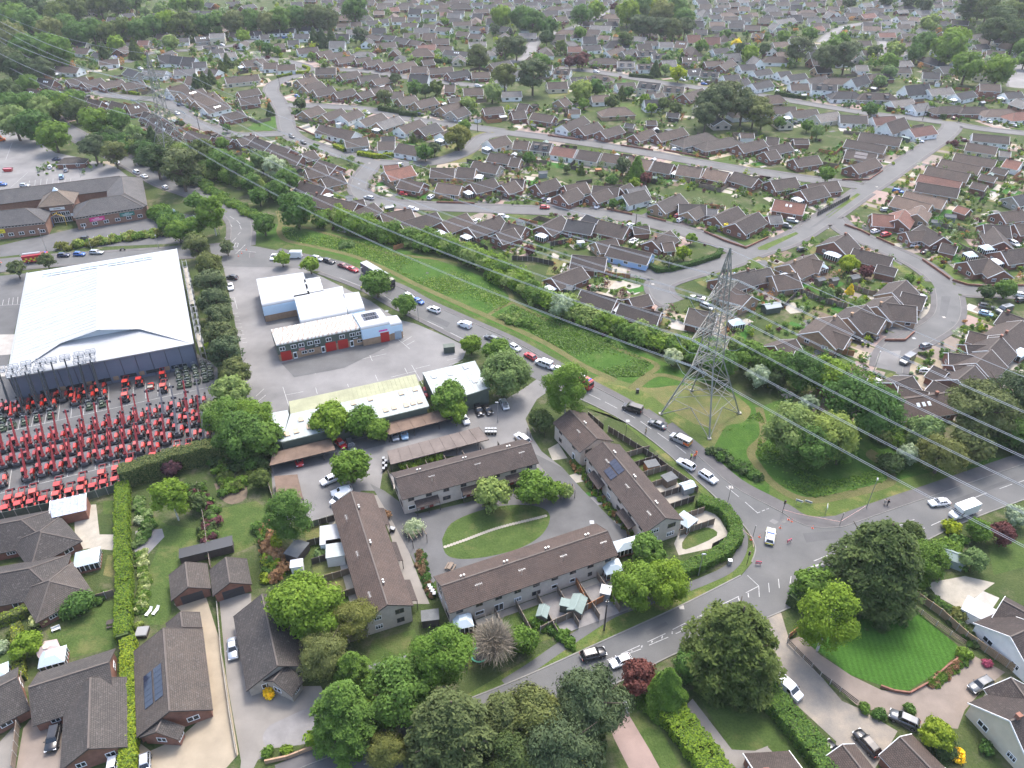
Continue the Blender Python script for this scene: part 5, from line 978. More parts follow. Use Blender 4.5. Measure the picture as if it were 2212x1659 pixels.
for ln,rp,hg,lf,lb in (([(455,1002),(520,998),(575,1012)],16,.8,['dark','mid'],'dark shrubs below the conifer hedge'),([(566,1140),(590,1200),(588,1262)],18,.8,['mid','lime','rust'],'mixed shrubs along the court garden edge'),([(300,1085),(318,1140),(300,1180)],10,.7,['mid','pale'],'border plants beside the yellow hedge'),([(130,1322),(180,1308),(215,1295)],16,.7,['mid','bright'],'shrubs along the lower left lawn'),([(1725,1305),(1765,1270),(1800,1245)],26,.9,['mid','bright'],'leafy bank beside the block drive entrance'),([(700,1610),(790,1565),(880,1530),(940,1505)],26,.9,['mid','bright'],'roadside greenery below the laurel tree'),([(905,1640),(1000,1640),(1100,1630),(1200,1640),(1290,1600)],34,.8,['dark','pine','olive'],'dark undergrowth beneath the bottom pines'),([(1640,1480),(1600,1470),(1530,1450)],28,.8,['dark','mid'],'dark growth under the giant cedar'),([(1985,1255),(2040,1200),(2075,1175)],20,.9,['mid','bright'],'hedgerow greenery behind the yew'),([(2080,880),(2150,940),(2212,980)],34,.8,['dark','mid','pine'],'woodland undergrowth at right edge'),([(1880,940),(1940,960),(1990,985)],20,.8,['dark','mid'],'shrubs behind the right-hand green'),([(230,300),(300,330),(380,375),(430,400)],20,.9,['mid','dark'],'roadside trees and brush left of hill road'),([(330,470),(380,485),(430,490)],18,.8,['bright','mid'],'leafy growth beside the office end')):thicket('undergrowth',ln,rp,hg,lf,lb)
def hedge(line,w,h,leaf,label,name='hedge',dens=42,leaf2=None,size=.11,world=False):
 """clipped hedge: a solid body dressed with leaves"""
 rng=np.random.default_rng(int(line[0][0]*3+line[0][1]));P=[G(*p).to_2d() for p in line];rel=Vector((P[0].x,P[0].y,0));mb=MB();Q=[];M=[]
 root=thing(name,label,'hedge',rel,0,'clipped hedges')
 for a,b in zip(P[:-1],P[1:]):
  a,b=a-rel.to_2d(),b-rel.to_2d();d=(b-a);L=d.length
  if L<.05:continue
  d.normalize();n=Vector((-d.y,d.x));e=d*w*.25;hw=w/2*.9
  c=[a-e-n*hw,b+e-n*hw,b+e+n*hw,a-e+n*hw];ci=[a-e-n*hw*.85,b+e-n*hw*.85,b+e+n*hw*.85,a-e+n*hw*.85]
  mb.faces([(*p,0) for p in c]+[(*p,h*.93) for p in ci],[(4,5,6,7),(0,1,5,4),(1,2,6,5),(2,3,7,6),(3,0,4,7)])
  m=int(L*(w+2*h)*dens);t=rng.random(m)*(L+.5)-.25;s=rng.random(m)*(w+2*h);y=np.where(s<h,-w/2,np.where(s>h+w,w/2,s-h-w/2));z=np.where(s<h,s,np.where(s>h+w,w+2*h-s,h))+rng.normal(0,.05,m)
  lump=1+.06*np.sin(t*2.1)+.05*np.sin(t*5.3+1);y=y*lump+rng.normal(0,.04,m);z=z*(1+.04*np.sin(t*1.3+2))
  p=np.stack([a.x+d.x*t+n.x*y,a.y+d.y*t+n.y*y,z],1);nr=np.stack([n.x*np.sign(y)*(s<h)+n.x*(s>h+w),n.y*(s>h+w)-n.y*(s<h),np.where((s>h) & (s<h+w),1.0,.25)],1)
  Q.append(leaf_quads(p,nr,size,rng,1.1));M+=list((rng.random(m)<.3).astype(int))
 ob('body',mb.mesh('body',LEAF['dark']),root);ob('leaves',quads_mesh('leaves',np.concatenate(Q),[LEAF[leaf],LEAF[leaf2 or leaf]],M),root);return root
hedge([(270,1060),(268,1130),(270,1210),(274,1270),(272,1330),(272,1385)],2.6,2.6,'lime','tall yellow-green hedge strip between two gardens, upper length',leaf2='bright')
hedge([(282,1395),(284,1450),(282,1530),(284,1600),(282,1680)],2.4,2.2,'lime','lower length of the yellow-green hedge beside solar house',leaf2='bright')
hedge([(275,1048),(330,1030),(390,1010),(450,995),(545,988)],3.2,5.0,'olive','high dark conifer hedge below the machine yard',leaf2='dark')
hedge([(1510,1090),(1560,1105),(1585,1140),(1588,1170),(1560,1200),(1510,1225),(1470,1240)],2.6,2.0,'mid','curved green hedge round the corner garden',leaf2='bright')
hedge([(1420,1510),(1470,1575),(1520,1640),(1560,1700)],4.5,2.4,'bright','wide bright hedge between two driveways at bottom',leaf2='mid')
hedge([(1640,1490),(1700,1560),(1750,1620),(1790,1680)],3.6,2.6,'mid','dark to mid green hedge beside the rough drive',leaf2='bright')
hedge([(1400,575),(1420,588),(1450,585),(1500,572),(1550,556),(1556,545)],1.6,1.5,'mid','curved clipped hedge opposite the cul-de-sac',leaf2='dark')
hedge([(0,1350),(65,1325)],1.6,2.0,'olive','olive hedge on lower left garden edge',leaf2='lime');hedge([(40,1360),(45,1440),(48,1470)],1.6,1.6,'olive','short olive hedge beside the fabric gazebo',leaf2='lime')
hedge([(1715,1310),(1740,1290),(1770,1262)],3.0,3.0,'mid','rounded hedge bank at the driveway entrance',leaf2='bright')
for ln,w,h,lf,lab in (([(655,145),(668,150),(664,158),(640,160)],1.4,1.6,'lime','yellow hedge on the tight road bend'),([(600,168),(630,162)],1.4,1.4,'lime','short yellow hedge left of the road bend'),([(723,318),(745,328)],1.5,1.6,'lime','yellow hedge beside white gate pillars'),([(775,335),(815,342),(850,338)],1.8,1.8,'lime','long yellow-green hedge on the road corner'),([(820,238),(865,245)],2,2.2,'dark','dark hedge above the middle street, left'),([(865,248),(900,252)],2,2.2,'dark','dark hedge above the middle street, right'),
([(938,135),(1010,140),(1050,145)],2,2.4,'dark','long dark hedge among upper bungalows'),([(1360,165),(1410,170)],1.6,1.8,'dark','dark roadside hedge below dormer bungalows'),([(1675,205),(1740,215)],1.8,2.0,'dark','hedge along upper right road'),([(2005,250),(2040,258)],1.8,2.4,'dark','tall hedge by parked caravan'),([(1915,240),(1950,242)],1.8,2.0,'purple','purple hedge beside the caravan'),([(268,200),(300,206)],1.5,1.5,'lime','curled yellow hedge in the brick close'),([(288,290),(330,300)],2.5,2.4,'mid','clipped hedge block beside brick houses'),([(2131,322),(2180,335)],1.6,1.6,'mid','hedge by the right estate corner'),
([(1705,430),(1730,440)],1.5,1.6,'dark','short dark hedge beside two silver cars'),([(985,325),(1000,320)],1.6,1.4,'dark','dark hedge at edge of small green'),([(1110,585),(1090,575)],1.4,1.6,'dark','dark shrub hedge behind garden huts')):
 hedge(ln,w,h,lf,lab,dens=16,size=.2)
def meadow(name,outline,n,leafs,label,seed,sz=.2,keep=None):
 """rough tufts standing in the long grass"""
 rng=np.random.default_rng(seed);P=np.array([G(*p).to_2d()[:] for p in outline]);lo,hi=P.min(0),P.max(0);q=rng.uniform(lo,hi,(n*4,2));x,y=q.T;ins=np.zeros(len(q),bool);j=len(P)-1
 for i in range(len(P)):
  c=(P[i,1]>y) != (P[j,1]>y);ins ^= c & (x<(P[j,0]-P[i,0])*(y-P[i,1])/(P[j,1]-P[i,1]+1e-9)+P[i,0]);j=i
 q=q[ins];w=np.sin(q[:,0]*.21+np.sin(q[:,1]*.13)*2)+np.sin(q[:,1]*.34+q[:,0]*.11)+rng.normal(0,.7,len(q));q=q[w>.1][:n]
 p=np.column_stack([q,rng.uniform(.04,.22,len(q))]);Q=leaf_quads(p,np.tile([0,0,1.0],(len(q),1))+rng.normal(0,.5,(len(q),3)),sz,rng,1.0,True)
 o=stuff(ob(name,quads_mesh(name,Q,[LEAF[l] for l in leafs],rng.integers(0,len(leafs),len(Q)))));o['label']=label;o['category']='grass'
meadow('long_grass',[(612,492),(700,505),(800,525),(900,560),(1000,590),(1060,615),(1100,655),(1060,680),(1000,655),(900,608),(830,572),(740,543),(650,525),(612,510)],14000,['bright','mid','bright','pale'],'rough long grass in the upper field beside road',1)
meadow('long_grass',[(1075,680),(1110,660),(1220,700),(1330,740),(1405,785),(1390,812),(1330,815),(1250,775),(1160,725)],11000,['bright','mid','bright','pale'],'rough long grass in the lower field beside road',2)
meadow('long_grass',[(1560,930),(1640,890),(1700,1010),(1800,1040),(1900,1015),(1915,1040),(1850,1060),(1760,1075),(1690,1050),(1650,1015),(1635,980),(1640,930)],9000,['bright','mid','bright'],'rough long grass on the right-hand green',3)
for ln,rp,hg,lf,lb in (([(303,1195),(314,1260),(302,1330)],9,.7,['mid','pale','white'],'border plants in the sun lounger garden'),([(392,1062),(440,1085),(455,1140),(456,1200)],14,.9,['dark','mid','purple'],'shrubs round the tall garden birch'),([(480,1005),(498,1060),(545,1030)],12,.8,['mid','dark'],'shrubs round the garden pond'),([(640,1262),(606,1295),(612,1320)],12,.7,['mid','bright'],'shrubs between maple and garages'),([(1995,1280),(2060,1340),(2110,1395)],10,.6,['mid','dark'],'low plants along the timber fence'),([(2010,1480),(2060,1445),(2085,1425)],7,.6,['mid','rust','bright'],'plants in the curved wall bed'),([(1150,1345),(1200,1365),(1240,1400)],10,.8,['mid','bright'],'bushes outside the weathered garden fence'),([(870,1010),(905,1000),(940,985)],10,.8,['mid','bright'],'shrubs behind the upper terrace'),([(905,1195),(920,1250),(935,1290)],7,.6,['mid','rust'],'pots and plants along the end-on terrace path'),([(1240,1000),(1300,1080),(1370,1160)],6,.6,['mid','bright','rust'],'front garden plants of the long terrace')):thicket('undergrowth',ln,rp,hg,lf,lb)
def gardens():
 """front and back plots, drives and planting round every estate house"""
 rng=np.random.default_rng(5);F=[(np.array(c),np.array(u),a,b) for c,u,a,b in FOOT];C=np.array([f[0] for f in F])
 def inside(p,m=.6):
  near=np.where(((C-p)**2).sum(1)<400)[0]
  for i in near:
   c,u,a,b=F[i];d=p-c
   if abs(d @ u)<a+m and abs(d @ np.array([-u[1],u[0]]))<b+m:return True
  return False
 mats=[BLOCK,PINKB,GRAVEL,YARDD,SLABS,CONC,LAWN,DRYG,TURF,EARTH];drv=MB();plot=MB();Q={l:[] for l in ('mid','dark','pale','lime','purple','white','bright','rust')};names=list(Q);k=0
 pw=np.array([.3,.2,.14,.08,.05,.06,.12,.05])
 RP=np.concatenate([c for c,w in RPTS])
 def quad(mb,c,u,hl,hw,z,m):
  v=np.array([-u[1],u[0]]);mb.quad([(*(c-u*hl-v*hw),z),(*(c+u*hl-v*hw),z),(*(c+u*hl+v*hw),z),(*(c-u*hl+v*hw),z)],m)
 for root,c,rz,L,w,row in HOUSES:
  if row>840 or root.get('group','').startswith('stone'):continue
  c=np.array(c);u=np.array([math.cos(rz),math.sin(rz)]);v=np.array([-u[1],u[0]]);d=RP-c;j=np.argmin((d**2).sum(1));to=d[j];dist=np.linalg.norm(to);to=to/dist
  k+=1;z=.004+(k%11)*.0013
  ax=max((u,v,-u,-v),key=lambda q:q @ to);side=np.array([-ax[1],ax[0]])
  if dist<26:
   o=c+side*rng.choice([-1,1])*(4.0 if ax @ u<.9 and ax @ u>-.9 else 3.0);hl=max((dist-2.8)/2,2);quad(drv,o+ax*hl,ax,hl,1.6,z+.001,int(rng.choice([0,0,1,1,2,3,3,4])))
   quad(plot,c+ax*(dist*.62),side,L*.5,max(dist*.3,2),z-.002,int(rng.choice([6,6,7,2,1,0,4])))
  b=-ax;bw=5.5;quad(plot,c+b*8.5,side,6.5,5,z-.001,int(rng.choice([6,6,6,7,7,8])));quad(drv,c+b*5.6,side,4.2,1.8,z+.0005,int(rng.choice([4,4,0,5])))
  for i in range(7 if row>120 else 3):  # beds, patios, paths
   o=c+side*rng.normal(0,5.5)+ax*rng.choice([-1,1])*rng.uniform(4.5,13)
   if not near_road(o,-1,3.2):quad(drv if i%2 else plot,o,ax if i%3 else side,rng.uniform(1,3.6),rng.uniform(.7,2.6),z+.0012+i*.0002,int(rng.choice([0,1,2,4,4,4,5,3,6,6,7,8,9,9,9])))
  nb=34 if row>150 else 16
  for i in range(nb):
   p=c+side*rng.normal(0,6.5)+ax*rng.choice([-1,1])*rng.uniform(5,15)
   if inside(p) or near_road(p,-1,1.9):continue
   r=rng.uniform(.5,1.25)*(1.0 if rng.random()>.16 else 2.0);l=names[rng.choice(8,p=pw)];Q[l].append(bush_quads(p,r,rng.uniform(.7,1.3),70 if row>250 else 34,rng,.17 if row>250 else .28))
 for p_ in range(2600):  # hedgerow planting of the farthest streets
  x,y=rng.uniform(0,2212),rng.uniform(2,150);q=G(x,y);q=np.array((q.x,q.y))
  if inside(q) or near_road(q,-1,2):continue
  r=rng.uniform(1.0,3.6);l=names[rng.choice(8,p=pw)];Q[l].append(bush_quads(q,r,rng.uniform(.8,1.3),45,rng,.5))
 struct(ob('driveways',drv.mesh('driveways',mats)));struct(ob('garden_plots',plot.mesh('garden_plots',mats)))
 for l,q in Q.items():
  if q:
   o=stuff(ob('garden_shrubbery',quads_mesh('garden_shrubbery',np.concatenate(q),LEAF[l])));o['label']=f'{LNAME[l]} garden shrubs scattered round the estate bungalows';o['category']='shrubbery'
gardens()
# ------------------------------------------------------------------ vehicles
PAINTS={n:plain('paint_'+n,c,.3,m,.5,.6) for n,c,m in (('white',(.72,.73,.74),0),('black',(.012,.012,.014),0),('silver',(.42,.44,.46),.6),('grey',(.11,.12,.13),.4),('red',(.4,.012,.02),0),('maroon',(.12,.015,.02),.2),('blue',(.02,.1,.36),.2),('pale blue',(.3,.46,.6),.2),('navy',(.012,.02,.06),.2),('green',(.02,.06,.035),0),('orange',(.65,.13,.02),0),('yellow',(.6,.55,.03),0),('beige',(.4,.35,.26),0))}
CARGL=plain('car_glass',(.012,.014,.017),.05,0,.8);TYRE=plain('tyre',(.015,.015,.016),.85);RIM=plain('wheel_rim',(.3,.3,.31),.35,.7);LAMPW=plain('headlight_glass',(.7,.72,.74),.1);LAMPR=plain('tail_light',(.4,.01,.01),.2);TRIM=plain('black_trim',(.02,.02,.022),.6)
# type: length, width, height, bonnet x, screen top x, roof end x, tail-glass x (fractions from the front), belt height, bonnet height, ground gap
CARS={'hatchback':(4.0,1.74,1.48,.26,.42,.86,.97,.92,.9,.22),'saloon':(4.6,1.8,1.44,.27,.44,.72,.84,.9,.86,.2),'estate car':(4.65,1.8,1.5,.27,.43,.9,.98,.92,.88,.2),'suv':(4.55,1.88,1.68,.25,.38,.88,.98,1.05,1.02,.28),'mpv':(4.5,1.84,1.7,.2,.36,.92,.99,1.0,.96,.24)}
CARM={}
def ring(x,hw,z0,z1,top=.9):
 return [(x,-hw*.9,z0),(x,-hw,z0+(z1-z0)*.35),(x,-hw,z1-(z1-z0)*.22),(x,-hw*top,z1),(x,hw*top,z1),(x,hw,z1-(z1-z0)*.22),(x,hw,z0+(z1-z0)*.35),(x,hw*.9,z0)]
def car_parts(kind):
 if kind in CARM:return CARM[kind]
 L,W,H,xb,xs,xr,xt,belt,bon,gap=CARS[kind];X=lambda f:L/2-f*L;hw=W/2
 body=MB().loft([ring(X(0),hw*.72,gap+.12,bon-.22),ring(X(.02),hw*.86,gap+.04,bon-.12),ring(X(.09),hw*.97,gap,bon-.04),ring(X(xb),hw,gap,bon+.03),ring(X(xb+.08),hw,gap,belt),ring(X(.8),hw,gap,belt+.03),ring(X(.95),hw*.97,gap+.03,belt+(.02 if xt>.9 else-.02)),ring(X(.99),hw*.88,gap+.12,belt-.1),ring(X(1),hw*.78,gap+.2,belt-.25)][::-1])
 gl=MB().faces([(X(xb+.01),-hw*.86,belt-.06),(X(xb+.01),hw*.86,belt-.06),(X(xt),hw*.84,belt-.04),(X(xt),-hw*.84,belt-.04),(X(xs),-hw*.68,H-.07),(X(xs),hw*.68,H-.07),(X(xr),hw*.67,H-.07),(X(xr),-hw*.67,H-.07)],[(0,1,5,4),(1,2,6,5),(2,3,7,6),(3,0,4,7),(4,5,6,7)])
 rf=MB().loft([[(X(xs)+.04,-hw*.66,H-.08),(X(xs)+.04,hw*.66,H-.08),(X(xs)-.12,hw*.6,H-.02),(X(xs)-.12,-hw*.6,H-.02)],[(X((xs+xr)/2),-hw*.72,H-.08),(X((xs+xr)/2),hw*.72,H-.08),(X((xs+xr)/2),hw*.62,H),(X((xs+xr)/2),-hw*.62,H)],[(X(xr)-.03,-hw*.68,H-.09),(X(xr)-.03,hw*.68,H-.09),(X(xr)+.12,hw*.6,H-.03),(X(xr)+.12,-hw*.6,H-.03)]])
 xm=(xs+xr)/2
 for s in (-1,1):
  for a,b in ((xb+.015,xs),(xm-.01,xm-.01),(xt,xr),(xt-.12,xr-.06)):rf.beam((X(a),s*hw*.855,belt-.05),(X(b),s*hw*.68,H-.07),.08 if a != xt else .12)
  body.box(X(xb+.1)-.08,s*hw+(0 if s>0 else-.16),belt-.02,X(xb+.1)+.1,s*hw+(.16 if s>0 else 0),belt+.12)
 wh=MB().cyl((0,0,0),(0,1,0),.32,.1,16,0).cyl((0,0,0),(0,1,0),.2,.108,12,1)
 CARM[kind]=dict(body=body.mesh('body',PAINTS['white'],True),roof=rf.mesh('roof',PAINTS['white']),windows=gl.mesh('windows',CARGL),wheel=wh.mesh('wheel',[TYRE,RIM]),headlight=MB().box(-.14,-.2,-.07,.1,.2,.07).mesh('headlight',LAMPW),tail=MB().box(-.06,-.17,-.1,.08,.17,.1).mesh('tail_light',LAMPR),plate=MB().box(-.03,-.26,-.06,.03,.26,.06).mesh('number_plate',WHITE));return CARM[kind]
def car_at(loc,rz,kind,col,label,group,full=True,name=None):
 P=car_parts(kind);L,W,H,xb,xs,xr,xt,belt,bon,gap=CARS[kind]
 root=thing(name or {'suv':'suv','mpv':'people_carrier','saloon':'saloon_car','estate car':'estate_car'}.get(kind,kind),label,'car',loc,rz,group)
 ob('body',P['body'],root,mat=PAINTS[col]);ob('roof',P['roof'],root,mat=PAINTS[col]);ob('windows',P['windows'],root)
 for sx in (.19,.81):
  for sy in (-1,1):ob('wheel',P['wheel'],root,(L/2-sx*L,sy*(W/2-.07),.32))
 if full:
  for sy in (-1,1):ob('headlight',P['headlight'],root,(L/2-.1,sy*W*.34,bon-.22));ob('tail_light',P['tail'],root,(-L/2+.06,sy*W*.36,belt-.24))
  ob('number_plate',P['plate'],root,(-L/2-.01,0,gap+.32))
 return root
def heading(front,rear,h=.7):
 a,b=G(*front,h),G(*rear,h);return (a+b)/2,math.atan2(a.y-b.y,a.x-b.x)
def car(front,rear,kind,col,label,group='vehicles on the side road',name=None):
 c,rz=heading(front,rear);return car_at((c.x,c.y,.045),rz,kind,col,label,group,True,name)
 # vans: panel van with bonnet, cab glass, load box
VANM={}
def van(front,rear,col,label,L=5.4,W=1.95,H=2.1,windows=False,group='vehicles on the side road',name='van',luton=False,cab_only=False):
 c,rz=heading(front,rear,1.0);root=thing(name,label,'van',(c.x,c.y,.045),rz,group);hw=W/2;X=L/2;zt=H
 bd=MB().loft([ring(X,hw*.8,.35,.95),ring(X-.15,hw*.93,.28,1.08),ring(X-.9,hw,.26,1.22),ring(X-1.05,hw,.26,1.25)][::-1])
 if luton:bd.box(X-2.1,-hw*.97,.3,X-1.0,hw*.97,1.25).box(-X,-hw*1.08,.55,X-2.15,hw*1.08,2.95).box(X-2.2,-hw*1.08,2.05,X-1.2,hw*1.08,2.95)
 else:bd.loft([[(X-1.02,-hw,.3),(X-1.02,hw,.3),(X-1.02,hw,1.25),(X-1.02,-hw,1.25)],[(X-1.75,-hw,.3),(X-1.75,hw,.3),(X-1.75,hw*.86,zt-.04),(X-1.75,-hw*.86,zt-.04)],[(X-2.1,-hw,.3),(X-2.1,hw,.3),(X-2.1,hw*.88,zt),(X-2.1,-hw*.88,zt)],[(-X+.1,-hw,.3),(-X+.1,hw,.3),(-X+.1,hw*.88,zt),(-X+.1,-hw*.88,zt)],[(-X,-hw*.96,.4),(-X,hw*.96,.4),(-X,hw*.84,zt-.08),(-X,-hw*.84,zt-.08)]])
 ob('body',bd.mesh('body',PAINTS[col]),root);g=MB();zw=min(zt,2.2)-.12
 g.quad([(X-.98,-hw*.88,1.27),(X-.98,hw*.88,1.27),(X-1.68,hw*.78,zw),(X-1.68,-hw*.78,zw)])
 ob('windscreen',g.mesh('windscreen',CARGL),root)
 for s in (-1,1):
  m=MB();p=[(X-1.25,s*(hw+.01),1.25),(X-2.15,s*(hw+.01),1.25),(X-2.15,s*(hw*.9+.01),zw-.05),(X-1.7,s*(hw*.9+.01),zw-.05)];m.quad(p if s>0 else p[::-1])
  if windows:
   for k in (0,1):q=[(X-2.4-k*1.3,s*(hw+.012),1.25),(X-3.5-k*1.3,s*(hw+.012),1.25),(X-3.5-k*1.3,s*(hw*.9+.02),zt-.3),(X-2.4-k*1.3,s*(hw*.9+.02),zt-.3)];m.quad(q if s>0 else q[::-1])
  ob('side_window',m.mesh('side_window',CARGL),root)
  ob('headlight',MB().box(X-.18,s*hw*.7-.15,.8,X-.02,s*hw*.7+.15,1.0).mesh('headlight',LAMPW),root);ob('tail_light',MB().box(-X-.03,s*hw*.9-.08,.8,-X+.05,s*hw*.9+.08,1.3).mesh('tail_light',LAMPR),root)
  ob('mirror',MB().box(X-1.4,s*(hw+.13)-.12,1.25,X-1.25,s*(hw+.13)+.12,1.55).mesh('mirror',TRIM),root)
  for x in (X-.85,-X+1.1):ob('wheel',car_parts('suv')['wheel'],root,(x,s*(hw-.08),.34),0,1.06)
 if windows:ob('rear_window',MB().quad([(-X-.012,hw*.8,1.25),(-X-.012,-hw*.8,1.25),(-X-.012,-hw*.74,zt-.3),(-X-.012,hw*.74,zt-.3)]).mesh('rear_window',CARGL),root)
 return root
z=Z(1,1);z2=Z(2,1);y2=Z(2,2);y3=Z(3,2);x2=Z(2,3);x3=Z(3,3);x0=Z(0,3);w1=Z(1,2)
van(z(255,545),z(395,545),'white','white high-roof van leaving the top junction',5.8,2.0,2.5)
car(z(145,570),z(160,545),'saloon','white','white car half hidden by small tree at junction')
car(z(575,585),z(485,560),'estate car','silver','silver estate car first behind the white high-roof van');car(z(682,610),z(580,580),'estate car','black','black estate car queuing on the side road bend')
car(z(797,650),z(715,622),'saloon','maroon','dark red car queuing behind the black estate');car(z(878,682),z(795,648),'saloon','red','red saloon directly behind the lorry trailer')
car(z(1355,915),z(1290,880),'hatchback','white','white hatchback just past the lorry cab');car(z(1455,965),z(1355,920),'hatchback','blue','blue hatchback with white roof in the queue')
car(z(1493,1000),z(1580,1032),'suv','white','white suv following the blue hatchback');van(z(1745,1120),z(1862,1160),'white','small white van in the road queue',4.4,1.8,1.85)
car(z(1985,1240),z(2085,1280),'estate car','grey','grey estate car below the small white van');car(z2(60,1362),z2(-10,1320),'hatchback','white','white car half hidden by roadside tree')
car(z2(100,1385),z2(215,1450),'hatchback','red','bright red hatchback ahead of the windowed van');van(z2(210,1450),z2(342,1500),'white','white van with dark side windows on the side road',5.0,1.95,2.0,True);car(z2(340,1510),z2(435,1540),'saloon','white','white saloon partly under a tree behind windowed van')
van(y2(970,180),y2(1115,225),'black','black minibus with silver roof beside the pylon',5.1,1.95,2.0,True);car(y2(1187,315),y2(1328,375),'saloon','grey','dark blue-grey saloon between black minibus and pickup')
pk=van(y2(1380,435),y2(1537,510),'silver','silver pickup with orange and yellow striped tail',5.3,1.9,1.85,True,name='pickup_truck')
ob('rear_stripes',MB().box(-2.68,-.9,.5,-2.6,.9,1.5).mesh('rear_stripes',PAINTS['yellow']),pk);ob('orange_flank',MB().box(-2.6,-.965,.5,-1.2,.965,1.15).mesh('orange_flank',PAINTS['orange']),pk)
for i in range(4):ob('chevron',MB().box(-2.70,-.85+i*.45,.5,-2.68,-.65+i*.45,1.5).mesh('chevron',PAINTS['red']),pk)
car(y2(1433,655),y2(1577,735),'suv','white','white suv parked on the terrace verge side');car(y2(1765,850),y2(1622,755),'suv','white','white suv driving towards the junction')
# police car with light bar and checked sides
pc=car(Z(3,2)(30,1240),Z(3,2)(10,1385),'estate car','white','white police estate car parked across the junction mouth',name='police_car')
ob('light_bar',MB().box(-.25,-.6,1.48,.1,.6,1.62).mesh('light_bar',plain('blue_light',(.02,.08,.5),.2)),pc)
for s in (-1,1):
 for i in range(8):ob('check',MB().box(-2.0+i*.5,s*.905-.012,.5+(i%2)*.2,-1.5+i*.5,s*.905+.012,.7+(i%2)*.2).mesh('check',PAINTS['yellow'] if i%2 else PAINTS['blue']),pc)
ob('rear_stripe',MB().box(-2.36,-.75,.45,-2.3,.75,.78).mesh('rear_stripe',PAINTS['yellow']),pc)
car(y3(1405,1030),y3(1558,1010),'saloon','white','white saloon on the main road ahead of lorry','vehicles on the main road')
van(y3(1552,1150),y3(1822,1050),'white','white box-bodied lorry on the main road',6.4,2.05,2.2,group='vehicles on the main road',name='box_lorry',luton=True)
car(x2(800,650),x2(603,700),'suv','black','black suv on the main road below the terrace','vehicles on the main road');car(x2(870,760),x2(1015,705),'hatchback','white','white hatchback half behind the purple tree','vehicles on the main road')
# articulated lorry
def artic():
 c,rz=heading(z(1200,820),z(915,650),1.5);root=thing('articulated_lorry','dark articulated lorry with white-topped curtain trailer at the bend','lorry',(c.x,c.y,.045),rz,'vehicles on the side road');NAVY=PAINTS['navy'];X=8.2
 ob('trailer',MB().box(-X,-1.27,1.1,X-3.2,1.27,4.0,0).box(-X,-1.27,4.0,X-3.2,1.27,4.06,1).box(-X,-1.2,.7,X-4,1.2,1.1,2).mesh('trailer',[NAVY,UWHITE,DKMET]),root)
 ob('cab',MB().loft([ring(X,1.15,.5,2.4,.95),ring(X-.25,1.25,.4,3.2,.95),ring(X-2.3,1.25,.4,3.7,.92)][::-1]).mesh('cab',PAINTS['black']),root)
 ob('windscreen',MB().quad([(X+.03,-1.05,1.75),(X+.03,1.05,1.75),(X-.16,1.02,2.75),(X-.16,-1.02,2.75)]).mesh('windscreen',CARGL),root)
 ob('chassis',MB().box(-X+.5,-.5,.6,X-.5,.5,.95).mesh('chassis',DKMET),root);w=MB().cyl((0,0,0),(0,1,0),.5,.15,16,0).cyl((0,0,0),(0,1,0),.26,.16,12,1).mesh('wheel',[TYRE,RIM])
 for x in (X-1.0,X-3.6,-X+2.2,-X+3.6,-X+5.0):
  for s in (-1,1):ob('wheel',w,root,(x,s*1.1,.5))
 for s in (-1,1):ob('mirror',MB().box(X-.5,s*1.42-.1,2.0,X-.35,s*1.42+.1,2.8).mesh('mirror',TRIM),root)
artic()
# fire engine
def fire_engine(front,rear,label):
 c,rz=heading(front,rear,1.5);root=thing('fire_engine',label,'fire engine',(c.x,c.y,.045),rz,'fire engines');X=4.0
 ob('body',MB().box(-X,-1.2,.6,1.6,1.2,2.9,0).mesh('body',PAINTS['red']),root);ob('cab',MB().loft([ring(X,1.1,.5,2.3),ring(X-.3,1.2,.45,2.8),ring(1.65,1.2,.45,2.9)][::-1]).mesh('cab',PAINTS['red']),root)
 for s in (-1,1):
  for i in range(10):ob('check',MB().box(-X+.1+i*.75,s*1.21-.02,.9+(i%2)*.6,-X+.8+i*.75,s*1.21+.02,1.5+(i%2)*.6).mesh('check',PAINTS['yellow']),root)
  ob('side_window',MB().box(X-1.7,s*1.2-.03,1.7,X-.5,s*1.2+.03,2.5).mesh('side_window',CARGL),root)
 ob('windscreen',MB().box(X-.12,-1.0,1.6,X+.02,1.0,2.5).mesh('windscreen',CARGL),root);ld=MB()
 for s in (-.35,.35):ld.beam((-X-.4,s-.3,3.2),(2.0,s-.3,3.2),.1)
 for i in range(14):ld.beam((-X-.3+i*.42,-.65,3.2),(-X-.3+i*.42,.05,3.2),.05)
 ob('ladder',ld.mesh('ladder',STEEL),root);ob('roof_lockers',MB().box(-X+.1,.2,2.9,1.5,1.1,3.15).mesh('roof_lockers',STEEL),root)
 ob('light_bar',MB().box(X-1.0,-.9,2.85,X-.7,.9,3.05).mesh('light_bar',plain('blue_beacon',(.02,.08,.5),.2) if 'blue_beacon' not in MATS else MATS['blue_beacon']),root)
 for x in (X-1.2,-X+1.5):
  for s in (-1,1):ob('wheel',MB().cyl((0,0,0),(0,1,0),.48,.15,16,0).cyl((0,0,0),(0,1,0),.25,.16,12,1).mesh('wheel',[TYRE,RIM]),root,(x,s*1.08,.48))
fire_engine(Z(0,1)(415,555),Z(0,1)(210,580),'red and yellow fire engine with ladder beside the warehouse')
fire_engine(y2(690,20),y2(480,-90),'second fire engine mostly hidden by trees on the side road')
g0=Z(0,1)
car(g0(593,542),g0(502,545),'hatchback','navy','dark navy hatchback nearest the fire engine','cars parked by the office road');car(g0(735,535),g0(635,533),'hatchback','blue','bright blue hatchback between dark and silver cars','cars parked by the office road');car(g0(885,520),g0(780,518),'estate car','silver','silver estate car nearest the motorcycle','cars parked by the office road')
